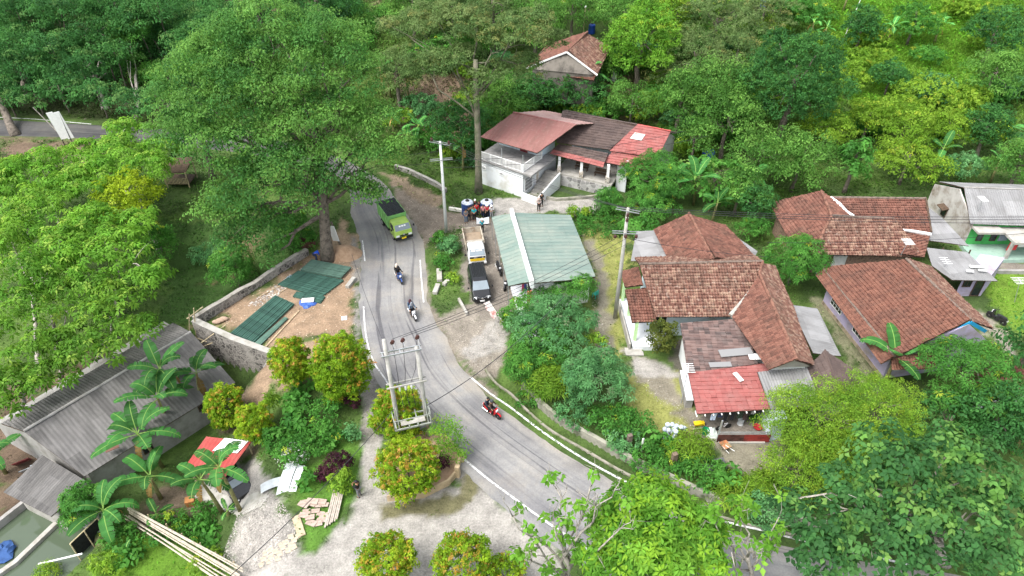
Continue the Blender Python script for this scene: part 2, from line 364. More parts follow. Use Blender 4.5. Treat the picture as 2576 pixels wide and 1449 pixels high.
KINDS = {   # leaf length, width/length, mode, k, palette, tips, tip prob, cover, clumps, rel, droop, shell
 'broad':   (.28, .55, 'scatter', 1, GM, [(.16, .33, .065)], .6, 3.8, 16, .4, .15, .25),
 'forest':  (.36, .55, 'scatter', 1, GD, [(.12, .25, .07)], .45, 4.0, 16, .42, .15, .4),
 'dense':   (.24, .6, 'scatter', 1, GD, [(.05, .13, .02)], .3, 5.0, 20, .36, .1, .3),
 'bright':  (.26, .6, 'scatter', 1, GB, YT, .12, 4.6, 16, .38, .15, .35),
 'lime':    (.26, .6, 'scatter', 1, GL, YT, .22, 4.0, 14, .4, .15, .4),
 'olive':   (.26, .5, 'scatter', 1, GO, [(.25, .27, .09)], .3, 3.0, 20, .34, .1, .6),
 'mango':   (.34, .26, 'rosette', 8, GM, YT, .06, 4.4, 14, .42, .25, .35),
 'mangoblue': (.34, .26, 'rosette', 9, GT, [(.14, .2, .1)], .15, 4.6, 14, .42, .25, .35),
 'droop':   (.44, .42, 'rosette', 7, GB, [(.18, .34, .05), (.24, .38, .06)], .4, 2.7, 16, .42, .3, .5),
 'heart':   (.55, .68, 'rosette', 5, GM, [(.15, .32, .06), (.2, .36, .08)], .4, 3.0, 22, .36, .25, .45),
 'whorl':   (.50, .36, 'rosette', 7, GB, [(.2, .36, .03)], .5, 3.0, 16, .42, .1, .45),
 'feather': (.15, .45, 'scatter', 1, GF, [(.22, .32, .03)], .5, 3.6, 30, .3, .1, .6),
 'syzygium': (.15, .6, 'scatter', 1, SYZ, ORA, .27, 12, 70, .17, .05, .2),
 'shrub':   (.22, .55, 'scatter', 1, GM, YT, .1, 4.0, 9, .48, .15, .5),
 'dshrub':  (.22, .55, 'scatter', 1, GT, None, 0, 4.0, 9, .48, .15, .5),
 'lshrub':  (.22, .55, 'scatter', 1, GF, YT, .25, 4.0, 9, .48, .15, .5),
 'purple':  (.15, .6, 'scatter', 1, [(.03, .012, .02), (.07, .02, .035), (.12, .05, .06)], None, 0, 4.5, 9, .45, .1, .4),
 'bamboo':  (.5, .14, 'rosette', 7, GF, YT, .15, 4.2, 12, .46, .35, .5),
 'bigleaf': (.5, .6, 'rosette', 5, GM, None, 0, 3.2, 9, .45, .3, .5),
}
def solve_center(cx, cy, hc):
    p = R(cx, cy, hc)
    for _ in range(12): p = R(cx, cy, .5*p.z+.5*(h(p.x, p.y)+hc))
    return p
NLEAF = 0
PER = {'broad': 42, 'forest': 34, 'olive': 20}
CLUST = {'broad': .9, 'forest': .9, 'bright': .42, 'lime': .42, 'dense': .36, 'shrub': .26, 'lshrub': .24, 'dshrub': .26, 'olive': .45, 'syzygium': .13, 'purple': .15, 'feather': .3}
def plant(kind, cx, cy, rx, ry, hc, label, name=None, cat=None, group=None, trunk=None, cov=1.0, ls=1.0, seed=None, pal=None, bark=None, lean=(0, 0), nl=8, K=None, low=False):
    """a crown seen at pixel (cx,cy), rx x ry pixels, hc metres above its ground"""
    global NLEAF
    L, wr, mode, k, pl, tip, tipp, cv, K0, rel, droop, shell = KINDS[kind]
    rng = np.random.default_rng(seed if seed is not None else int(cx*7+cy*13) % 99991)
    c = solve_center(cx, cy, hc); D = depth(c); s = D/FPX; a = rx*s; d = ray(cx, cy); e = math.asin(-d[2]/np.linalg.norm(d))
    rm = ry*s; b2 = (rm*rm-(a*math.sin(e))**2)/math.cos(e)**2; b = math.sqrt(max(b2, (.5*a)**2)); b = min(b, 1.5*a if trunk is not False else 2*a)
    b = min(max(b, .78*hc if low else 0), hc*1.02+.3)
    L = max(L*ls, 5.2*s); W = L*wr
    cl = split_ellipsoid(c, (a, a, b), K or K0, rng, rel, -.8 if kind == 'syzygium' else -.45)
    if kind == 'syzygium': cl[:, 5] = cl[:, 3]; cl = np.concatenate([cl, [[*c, a*.86, a*.86, b*.9]]])
    n = int(cv*cov*PI*(a*b*math.cos(e)+a*a*math.sin(e)*.5)*1.1/(L*W*.5)); n = min(n, 60000)
    V, F, C = crown_arrays(cl, n, L, W, pal or pl, rng, mode, k, tip, tipp, droop=droop, shell=shell, up=-.75 if kind == 'syzygium' else -.35, clust=CLUST.get(kind, 0), per=PER.get(kind, 13)); NLEAF += len(V)//4
    bz = h(c.x+lean[0], c.y+lean[1]); base = Vector((c.x+lean[0], c.y+lean[1], bz))
    if trunk is False:
        o = mesh_np(name or 'shrub', V-np.array(base), F, C); o.location = base
        return tag(o, label, cat or 'shrub', group)
    t = thing(name or 'tree', label, cat or 'tree', base, 0, group)
    mesh_np('crown', V-np.array(base), F, C, parent=t)
    r0 = trunk or max(.1, .035*(hc+b))
    ends = cl[rng.choice(len(cl), min(nl, len(cl)), replace=False), :3]
    trunk_mesh(base-Vector((0, 0, .3)), c+Vector((0, 0, b*.35)), r0, ends, rng).build('trunk', bark or BARK, t, world=True, smooth=True)
    return t
# ------------------------------------------------------------------ bananas
BSTEM = mat('banana stem', (.2, .2, .08), .8, .4, 4, col2=(.1, .07, .03))
def banana_leaf(rng, L, W, phi, e0, bend, dry=0.0):
    n = 14; V, F, C = [], [], []
    pos = np.zeros(3); e = e0; pts = [pos.copy()]; dirs = []
    rad = np.array([math.cos(phi), math.sin(phi), 0]); side = np.array([-math.sin(phi), math.cos(phi), 0])
    for i in range(n):
        d = rad*math.cos(e)+np.array([0, 0, 1])*math.sin(e); dirs.append(d); pos = pos+d*L/n; pts.append(pos.copy()); e -= bend/n*(.4+1.2*i/n)
    dirs.append(dirs[-1]); g = np.array((.04, .135, .032))*rng.uniform(.7, 1.4); mcol = np.array((.24, .38, .1))
    if dry: g = np.array((.2, .13, .045)); mcol = np.array((.25, .2, .08))
    def wid(t): return 0 if t < .16 else W*.5*min(1, ((t-.16)/.16)**.6)*min(1, ((1.03-t)/.3)**.55)
    for i in range(n):
        t0, t1 = i/n, (i+1)/n; u0 = np.cross(side, dirs[i])*-1; k0 = len(V)
        mw = .035*(1-t0*.6)
        for p in (pts[i]+side*mw+[0, 0, .012], pts[i]-side*mw+[0, 0, .012], pts[i+1]-side*mw*.9+[0, 0, .012], pts[i+1]+side*mw*.9+[0, 0, .012]): V.append(p); C.append(mcol)
        F.append((k0, k0+1, k0+2, k0+3))
        if t1 <= .17: continue
        for sg in (-1, 1):
            tear = rng.random() < .38; dz = -.03-.2*tear*rng.random(); w0, w1 = wid(max(t0, .165)), wid(t1); b0 = t0+(.35/n if tear else 0)
            pa = pts[i]+(pts[i+1]-pts[i])*(.35 if tear else 0)
            col = g*rng.uniform(.85, 1.2); k0 = len(V); ln = L/n*.35
            out0 = side*sg*w0+np.array([0, 0, 1])*(w0*dz+.05*w0)+dirs[i]*ln; out1 = side*sg*w1+np.array([0, 0, 1])*(w1*dz+.05*w1)+dirs[i]*ln
            for p, c in ((pts[i], col*1.25), (pa+out0, col), (pts[i+1]+out1, col), (pts[i+1], col*1.25)): V.append(p); C.append(c)
            F.append((k0, k0+1, k0+2, k0+3))
    return np.array(V), np.array(F), np.clip(np.array(C), 0, 1)
def make_banana(label, loc, H=2.4, L=2.2, W=.6, nleaf=8, seed=1, sc_=1.0, group=None, light=1.0, dry=1, phi0=0.0, name='banana_plant', cat='banana plant'):
    rng = np.random.default_rng(seed); t = thing(name, label, cat, loc, 0, group); lean = rng.normal(0, .08, 2)
    top = np.array([lean[0]*H, lean[1]*H, H])
    MB().tube([(0, 0, -.2), (lean[0]*H*.4, lean[1]*H*.4, H*.5), tuple(top)], [.15, .12, .07], 8).build('stem', BSTEM, t, smooth=True)
    for i in range(nleaf+dry):
        phi = phi0+i*2.39996+rng.uniform(-.25, .25); d = i >= nleaf; f = i/max(1, nleaf-1)
        V, F, C = banana_leaf(rng, L*rng.uniform(.8, 1.1)*(.75 if d else 1), W*rng.uniform(.85, 1.15)*(.5 if d else 1), phi, (-.7 if d else 1.25-1.0*f+rng.uniform(-.22, .22)), (1.0 if d else rng.uniform(.8, 2.2)), d)
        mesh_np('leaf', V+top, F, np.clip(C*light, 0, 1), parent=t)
    t.scale = (sc_,)*3
    return t
# ------------------------------------------------------------------ ground colours by real cover
def poly_px(pts, z=None): return [G(x, y) if z is None else R(x, y, z) for x, y in pts]
DIRT = (.32, .225, .15); BROWN = (.16, .115, .08); GREYD = (.215, .19, .16); CONC = (.355, .335, .305); YGRASS = (.25, .26, .08); GRASS = (.09, .19, .03); FOREST = (.06, .1, .028); LIME = (.13, .24, .028); VERGE = (.09, .15, .035); RUBBLE = (.35, .33, .3)
GROUND_PATCHES = [   # (pixel outline, colour, feather metres, bare ground?)
 ([(1990, 10), (2300, -60), (2600, 0), (2560, 200), (2420, 260), (2300, 290), (2120, 260), (2100, 130)], (.13, .26, .03), 5, 0),
 ([(1560, 180), (1700, 20), (2020, 40), (2060, 330), (1700, 380)], (.08, .16, .03), 4, 0),
 ([(230, 1460), (300, 1340), (340, 1310), (640, 1460)], (.1, .2, .022), .8, 0),
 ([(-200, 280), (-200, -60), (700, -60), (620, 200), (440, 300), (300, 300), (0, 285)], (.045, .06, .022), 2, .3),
 ([(1000, 200), (1180, 200), (1180, 350), (1000, 330)], BROWN, 2, .35),
 ([(820, 40), (1000, 0), (560, -20), (600, 40)], BROWN, 2, .4),
 ([(1480, 190), (1640, 190), (1700, 310), (1480, 290)], (.2, .17, .1), 2, .6),
 ([(0, 350), (280, 360), (250, 420), (0, 400)], BROWN, 2, 1),
 ([(-50, 1000), (330, 900), (200, 1100), (60, 1450), (-50, 1450)], (.14, .1, .07), 2, .8),
 ([(380, 1230), (640, 1130), (540, 1010), (640, 960), (560, 1250), (380, 1330), (230, 1360)], (.17, .13, .095), 1.2, .9),
 ([(495, 815), (640, 740), (772, 645), (850, 600), (905, 590), (905, 640), (897, 760), (897, 860), (800, 850), (700, 885), (690, 880)], DIRT, .8, 1),
 ([(610, 1000), (690, 890), (800, 845), (900, 860), (900, 900), (780, 960), (690, 980), (640, 1010)], (.3, .215, .145), .9, 1),
 ([(860, 545), (905, 600), (915, 690), (890, 690), (830, 650), (820, 610)], (.33, .24, .16), .7, 1),
 ([(885, 590), (912, 640), (905, 760), (912, 850), (940, 940), (1010, 1060), (1060, 1130), (1165, 1178), (1290, 1300), (1400, 1380), (1330, 1400), (1180, 1230), (1100, 1170), (960, 1100), (905, 960), (888, 840), (890, 700)], (.25, .235, .215), .35, 1),
 ([(985, 455), (1040, 490), (1130, 530), (1180, 545), (1240, 545), (1260, 600), (1200, 640), (1165, 640), (1160, 580), (1100, 585), (1070, 620), (1065, 640), (1030, 560), (1000, 505)], (.24, .2, .16), .6, 1),
 ([(960, 435), (1000, 440), (1070, 480), (1110, 500), (1100, 520), (1040, 500)], (.3, .23, .16), .5, .8),
 ([(1172, 560), (1250, 560), (1290, 720), (1292, 800), (1262, 800), (1240, 840), (1205, 820), (1185, 760), (1168, 700), (1160, 620)], GREYD, .5, 1),
 ([(1100, 800), (1160, 760), (1190, 770), (1200, 800), (1260, 800), (1275, 880), (1230, 960), (1200, 955), (1140, 880)], (.26, .23, .19), .5, .9),
 ([(1216, 830), (1262, 780), (1280, 850), (1255, 880), (1180, 905), (1165, 880)], CONC, .4, 1),
 ([(1065, 620), (1082, 760), (1128, 855), (1200, 955), (1238, 980), (1250, 1005), (1185, 965), (1128, 880), (1076, 780), (1060, 640)], (.23, .2, .16), .3, 1),
 ([(1240, 500), (1510, 490), (1510, 530), (1440, 545), (1400, 530), (1240, 545)], CONC, .5, 1),
 ([(1450, 580), (1570, 590), (1600, 650), (1560, 700), (1560, 900), (1480, 900), (1500, 690)], YGRASS, .8, .5),
 ([(1460, 590), (1500, 620), (1530, 700), (1535, 880), (1500, 900), (1495, 750), (1500, 690), (1480, 640)], (.23, .21, .16), .5, 1),
 ([(1570, 930), (1730, 930), (1760, 1040), (1830, 1110), (1740, 1110), (1650, 1090), (1570, 1050)], YGRASS, .7, .5),
 ([(1580, 890), (1640, 900), (1730, 1000), (1800, 1100), (1760, 1110), (1690, 1020), (1590, 940)], (.24, .215, .165), .5, 1),
 ([(1565, 880), (1600, 895), (1680, 920), (1720, 950), (1590, 945), (1590, 900)], CONC, .3, 1),
 ([(1690, 860), (1740, 850), (1740, 930), (1690, 930)], (.12, .11, .09), .4, 1),
 ([(1790, 1100), (1960, 1100), (1950, 1190), (1900, 1200), (1800, 1150)], (.22, .2, .15), .6, .8),
 ([(1760, 1035), (1960, 1035), (1960, 1112), (1790, 1112)], GREYD, .3, 1),
 ([(2060, 740), (2200, 930), (2180, 960), (2040, 760)], (.2, .2, .12), .6, .6),
 ([(2380, 760), (2480, 780), (2560, 880), (2576, 960), (2500, 850)], (.3, .27, .22), .6, 1),
 ([(2480, 660), (2650, 680), (2650, 860), (2560, 830), (2470, 740)], (.14, .24, .03), .6, 0),
 ([(2470, 655), (2640, 670), (2640, 690), (2480, 676)], GREYD, .3, 1),
 ([(910, 1090), (950, 1090), (960, 1240), (1180, 1230), (1290, 1290), (1400, 1400), (1400, 1500), (600, 1500), (580, 1380), (700, 1300), (790, 1390), (870, 1290), (900, 1240)], CONC, .5, 1),
 ([(905, 950), (935, 960), (955, 1010), (945, 1100), (905, 1100), (915, 1010)], (.31, .285, .255), .4, 1),
 ([(960, 1270), (1160, 1250), (1180, 1190), (1210, 1200), (1190, 1260), (1120, 1300), (960, 1310)], (.16, .15, .08), .4, .6),
 ([(560, 1400), (600, 1300), (690, 1240), (760, 1320), (740, 1400), (620, 1450)], RUBBLE, .6, 1),
 ([(560, 1180), (640, 1160), (700, 1240), (640, 1290), (480, 1230)], (.32, .3, .275), .4, 1),
 ([(760, 1180), (900, 1100), (905, 1230), (800, 1390), (750, 1400)], GRASS, .4, 0),
 ([(420, 560), (760, 560), (760, 640), (490, 790), (400, 830)], (.05, .1, .025), 1, 0),
 ([(560, 600), (640, 600), (620, 680), (540, 700)], (.14, .12, .06), 1.2, .5),
 ([(1660, 300), (1720, 330), (1700, 400), (1650, 380)], (.09, .2, .03), 1, 0),
]
PATCH_W = [(poly_px(p), np.array(c), f, b) for p, c, f, b in GROUND_PATCHES]
def cover(X, Y):
    """colour of what covers the ground, and how bare it is"""
    n1 = fbm(X, Y, .35, 4); n2 = fbm(X+40, Y-11, 1.3, 4)
    C = np.array(FOREST)+(np.array(VERGE)-np.array(FOREST))*sstep(.35, .65, n1)[..., None]
    bare = np.zeros(X.shape)
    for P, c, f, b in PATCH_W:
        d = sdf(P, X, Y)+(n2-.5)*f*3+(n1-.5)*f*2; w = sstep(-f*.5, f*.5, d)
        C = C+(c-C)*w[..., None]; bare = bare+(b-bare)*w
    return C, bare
def axis(a, b, fa, fb, fine, coarse):
    return np.unique(np.round(np.concatenate([np.arange(a, fa, coarse), np.arange(fa, fb, fine), np.arange(fb, b+coarse, coarse)]), 3))
gx = axis(-125, 125, -46, 54, .3, 1.3); gy = axis(-12, 205, 21, 80, .3, 1.3)
XX, YY = np.meshgrid(gx, gy); ZZ = hN(XX, YY)
CC, BB = cover(XX, YY)
nx_, ny_ = len(gx), len(gy); ii = (np.arange(ny_-1)[:, None]*nx_+np.arange(nx_-1)[None, :]).ravel()
GF_ = np.stack([ii, ii+1, ii+nx_+1, ii+nx_], 1)
GROUND = attr_mat('ground cover')
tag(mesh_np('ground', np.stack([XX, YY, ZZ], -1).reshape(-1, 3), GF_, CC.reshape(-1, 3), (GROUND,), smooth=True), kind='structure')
def sheet(name, px, m, dz=.03, step=.25, rag=.35, z=None, cut=None):
    P = poly_px(px) if z is None else [R(a, b, z) for a, b in px]
    x0, x1 = min(p[0] for p in P)-1, max(p[0] for p in P)+1; y0, y1 = min(p[1] for p in P)-1, max(p[1] for p in P)+1
    xs = np.arange(x0, x1, step); ys = np.arange(y0, y1, step); X, Y = np.meshgrid(xs, ys)
    r = np.random.default_rng(len(px)); X = X+r.uniform(-.3, .3, X.shape)*step; Y = Y+r.uniform(-.3, .3, X.shape)*step
    inside = (sdf(P, X, Y)+(fbm(X, Y, .9, 4)-.5)*rag*4) > 0
    if cut is not None: inside &= ~(sdf(cut, X, Y) > 0)
    nx, ny = len(xs), len(ys); i = (np.arange(ny-1)[:, None]*nx+np.arange(nx-1)[None, :])
    ok = inside[:-1, :-1] & inside[1:, :-1] & inside[:-1, 1:] & inside[1:, 1:]; i = i[ok]
    Z = (hN(X, Y) if z is None else np.full(X.shape, z))+dz
    F = np.stack([i, i+1, i+nx+1, i+nx], 1); used, inv = np.unique(F, return_inverse=True)
    return tag(mesh_np(name, np.stack([X, Y, Z], -1).reshape(-1, 3)[used], inv.reshape(F.shape), None, (m,), smooth=True), kind='structure')
# ------------------------------------------------------------------ road
PAIRS = [(-330, 350, -330, 272), (-150, 351, -150, 279), (0, 352, 0, 286), (240, 358, 240, 303), (600, 390, 600, 330), (780, 425, 850, 378), (850, 462, 950, 425), (872, 505, 990, 462), (878, 540, 1012, 510), (897, 575, 1045, 565), (908, 620, 1066, 620), (905, 700, 1072, 700), (906, 780, 1082, 780), (915, 860, 1128, 860), (935, 930, 1170, 935), (975, 1000, 1235, 1005), (1050, 1085, 1330, 1080), (1150, 1172, 1440, 1155), (1270, 1280, 1560, 1222), (1400, 1380, 1700, 1285), (1560, 1475, 1850, 1342), (1800, 1600, 2050, 1390), (2100, 1760, 2576, 1475), (2300, 1850, 3000, 1560)]
def crom(P, n=8):
    P = np.array(P, float); out = []
    for i in range(len(P)-1):
        a, b, c, d = P[max(i-1, 0)], P[i], P[i+1], P[min(i+2, len(P)-1)]
        for t in np.linspace(0, 1, n, endpoint=False): out.append(.5*((2*b)+(c-a)*t+(2*a-5*b+4*c-d)*t*t+(3*b-a-3*c+d)*t**3))
    out.append(P[-1]); return np.array(out)
RL = crom([R(a, b)[:2] for a, b, _, _ in PAIRS]); RR = crom([R(c, d)[:2] for _, _, c, d in PAIRS])
ROAD_POLY = [tuple(p) for p in RL]+[tuple(p) for p in RR[::-1]]
def road_mat():
    m = bpy.data.materials.new('worn asphalt'); nt, N, L = nodes(m)
    o = N.new('ShaderNodeOutputMaterial'); b = N.new('ShaderNodeBsdfPrincipled'); L.new(b.outputs[0], o.inputs[0]); b.inputs['Roughness'].default_value = .85; b.inputs['Specular IOR Level'].default_value = .25
    uv = N.new('ShaderNodeUVMap'); tc = N.new('ShaderNodeTexCoord')
    mp = N.new('ShaderNodeMapping'); mp.inputs['Scale'].default_value = (14, .05, 1); L.new(uv.outputs[0], mp.inputs[0])
    n1 = N.new('ShaderNodeTexNoise'); n1.inputs['Scale'].default_value = 1; n1.inputs['Detail'].default_value = 5; n1.inputs['Distortion'].default_value = .6; L.new(mp.outputs[0], n1.inputs['Vector'])
    n2 = N.new('ShaderNodeTexNoise'); n2.inputs['Scale'].default_value = .35; n2.inputs['Detail'].default_value = 7; L.new(tc.outputs['Object'], n2.inputs['Vector'])
    n3 = N.new('ShaderNodeTexNoise'); n3.inputs['Scale'].default_value = 9; n3.inputs['Detail'].default_value = 3; L.new(tc.outputs['Object'], n3.inputs['Vector'])
    r1 = ramp(N, [(.25, (.195, .195, .197)), (.42, (.235, .232, .228)), (.65, (.26, .255, .247))]); L.new(n1.outputs[0], r1.inputs[0])
    r2 = ramp(N, [(.3, (.72, .72, .74)), (.55, (1, 1, 1)), (.75, (1.12, 1.08, 1.02))]); L.new(n2.outputs[0], r2.inputs[0])
    r3 = ramp(N, [(.3, (.88, .88, .88)), (.7, (1.08, 1.08, 1.08))]); L.new(n3.outputs[0], r3.inputs[0])
    # skid band along the inner curve
    sx = N.new('ShaderNodeSeparateXYZ'); L.new(uv.outputs[0], sx.inputs[0])
    bd = ramp(N, [(0, (1, 1, 1)), (.1, (1, 1, 1)), (.2, (.8, .8, .83)), (.27, (.84, .84, .86)), (.36, (1, 1, 1)), (.55, (1.06, 1.05, 1.03)), (.8, (.98, .98, .98)), (1, (1.08, 1.03, .95))]); L.new(sx.outputs[0], bd.inputs[0])
    # tree shade painted into the asphalt colour: the road darkens towards the far left
    yr = N.new('ShaderNodeMapRange'); yr.inputs[1].default_value = 58; yr.inputs[2].default_value = 46; yr.inputs[3].default_value = .5; yr.inputs[4].default_value = 1.0; L.new(sx.outputs[1], yr.inputs[0])
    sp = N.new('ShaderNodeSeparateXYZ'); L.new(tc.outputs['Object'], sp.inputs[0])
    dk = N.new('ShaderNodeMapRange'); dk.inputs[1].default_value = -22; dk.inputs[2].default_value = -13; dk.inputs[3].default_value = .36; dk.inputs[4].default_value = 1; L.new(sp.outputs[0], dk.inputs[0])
    mp2 = N.new('ShaderNodeMapping'); mp2.inputs['Scale'].default_value = (9, .035, 1); L.new(uv.outputs[0], mp2.inputs[0])
    n4 = N.new('ShaderNodeTexNoise'); n4.inputs['Scale'].default_value = 1; n4.inputs['Detail'].default_value = 3; n4.inputs['Distortion'].default_value = 1.5; L.new(mp2.outputs[0], n4.inputs['Vector']); r4 = ramp(N, [(.34, (.55, .55, .58)), (.42, (1, 1, 1))]); L.new(n4.outputs[0], r4.inputs[0])
    vo = N.new('ShaderNodeTexVoronoi'); vo.feature = 'DISTANCE_TO_EDGE'; vo.inputs['Scale'].default_value = .22; wv = N.new('ShaderNodeMix'); wv.data_type = 'RGBA'; wv.inputs[0].default_value = .12; L.new(tc.outputs['Object'], wv.inputs[6]); L.new(n2.outputs['Color'], wv.inputs[7]); L.new(wv.outputs[2], vo.inputs['Vector']); r5 = ramp(N, [(0, (.6, .6, .6)), (.006, (.72, .72, .72)), (.012, (1, 1, 1))]); L.new(vo.outputs[0], r5.inputs[0])
    n6 = N.new('ShaderNodeTexNoise'); n6.inputs['Scale'].default_value = .16; n6.inputs['Detail'].default_value = 9; n6.inputs['Roughness'].default_value = .75; L.new(tc.outputs['Object'], n6.inputs['Vector']); r6 = ramp(N, [(.4, (.86, .86, .88)), (.5, (1, 1, 1)), (.62, (1.15, 1.1, 1.02))]); L.new(n6.outputs[0], r6.inputs[0])
    cur = r1.outputs[0]
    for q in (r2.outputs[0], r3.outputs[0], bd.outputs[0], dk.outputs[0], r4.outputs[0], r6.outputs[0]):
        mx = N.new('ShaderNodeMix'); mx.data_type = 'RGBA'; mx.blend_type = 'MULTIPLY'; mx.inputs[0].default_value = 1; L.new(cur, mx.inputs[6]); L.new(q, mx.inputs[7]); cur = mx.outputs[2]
    L.new(cur, b.inputs['Base Color'])
    bp = N.new('ShaderNodeBump'); bp.inputs['Strength'].default_value = .25; bp.inputs['Distance'].default_value = .03; L.new(n3.outputs[0], bp.inputs['Height']); L.new(bp.outputs[0], b.inputs['Normal'])
    return m
nu = 9; us = np.linspace(0, 1, nu); mid = (RL+RR)/2; cum = np.concatenate([[0], np.cumsum(np.linalg.norm(np.diff(mid, axis=0), axis=1))])
RV = (RL[:, None, :]*(1-us)[None, :, None]+RR[:, None, :]*us[None, :, None]); jit = (fbm(RV[..., 0], RV[..., 1], 1.2, 3)-.5)*.5
RV[:, 0] += (RL-RR)/np.linalg.norm(RL-RR, axis=1, keepdims=True)*jit[:, :1]; RV[:, -1] += (RR-RL)/np.linalg.norm(RL-RR, axis=1, keepdims=True)*jit[:, -1:]
Zr = np.maximum(hN(RV[..., 0], RV[..., 1]), 0)*0+np.array([.02, .03, .04, .05, .055, .05, .04, .03, .02])[None, :]
V = np.concatenate([RV, Zr[..., None]], -1).reshape(-1, 3); i = (np.arange(len(RL)-1)[:, None]*nu+np.arange(nu-1)[None, :]).ravel()
UVr = np.stack([np.broadcast_to(us[None, :], Zr.shape), np.broadcast_to(cum[:, None], Zr.shape)], -1).reshape(-1, 2)
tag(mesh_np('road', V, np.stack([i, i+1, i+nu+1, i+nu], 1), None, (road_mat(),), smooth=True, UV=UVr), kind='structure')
def paint_mat():
    m = bpy.data.materials.new('worn white paint'); nt, N, L = nodes(m)
    o = N.new('ShaderNodeOutputMaterial'); b = N.new('ShaderNodeBsdfPrincipled'); L.new(b.outputs[0], o.inputs[0]); b.inputs['Roughness'].default_value = .8
    tc = N.new('ShaderNodeTexCoord'); n = N.new('ShaderNodeTexNoise'); n.inputs['Scale'].default_value = 5; n.inputs['Detail'].default_value = 6; L.new(tc.outputs['Object'], n.inputs['Vector'])
    r = ramp(N, [(.36, (.26, .255, .25)), (.48, (.55, .55, .54)), (.7, (.68, .68, .67))]); L.new(n.outputs[0], r.inputs[0]); L.new(r.outputs[0], b.inputs['Base Color']); return m
PAINT = paint_mat()
def marking(px, w=.13):
    P = crom([R(a, b)[:2] for a, b in px], 8); d = np.gradient(P, axis=0); d = d/np.linalg.norm(d, axis=1, keepdims=True); nn = np.stack([-d[:, 1], d[:, 0]], 1)
    V = np.concatenate([np.c_[P+nn*w/2, np.full(len(P), .062)], np.c_[P-nn*w/2, np.full(len(P), .062)]]); n = len(P); k = np.arange(n-1)
    tag(mesh_np('road_marking', V, np.stack([k, k+1, k+1+n, k+n], 1), None, (PAINT,)), kind='structure')
marking([(912, 606), (915, 630), (918, 658)]); marking([(915, 772), (918, 820), (926, 870), (942, 915), (966, 950), (982, 976)])
marking([(1159, 1149), (1220, 1200), (1288, 1251), (1360, 1304), (1425, 1348), (1530, 1420)], .15)
marking([(1057, 655), (1060, 700), (1066, 762)]); marking([(1184, 950), (1235, 992), (1288, 1029), (1370, 1091), (1461, 1151), (1541, 1196), (1590, 1220), (1700, 1268), (1825, 1313), (1925, 1337), (2040, 1366), (2300, 1425)], .16)
marking([(-100, 289), (0, 296), (80, 300), (140, 305), (230, 313)], .16)
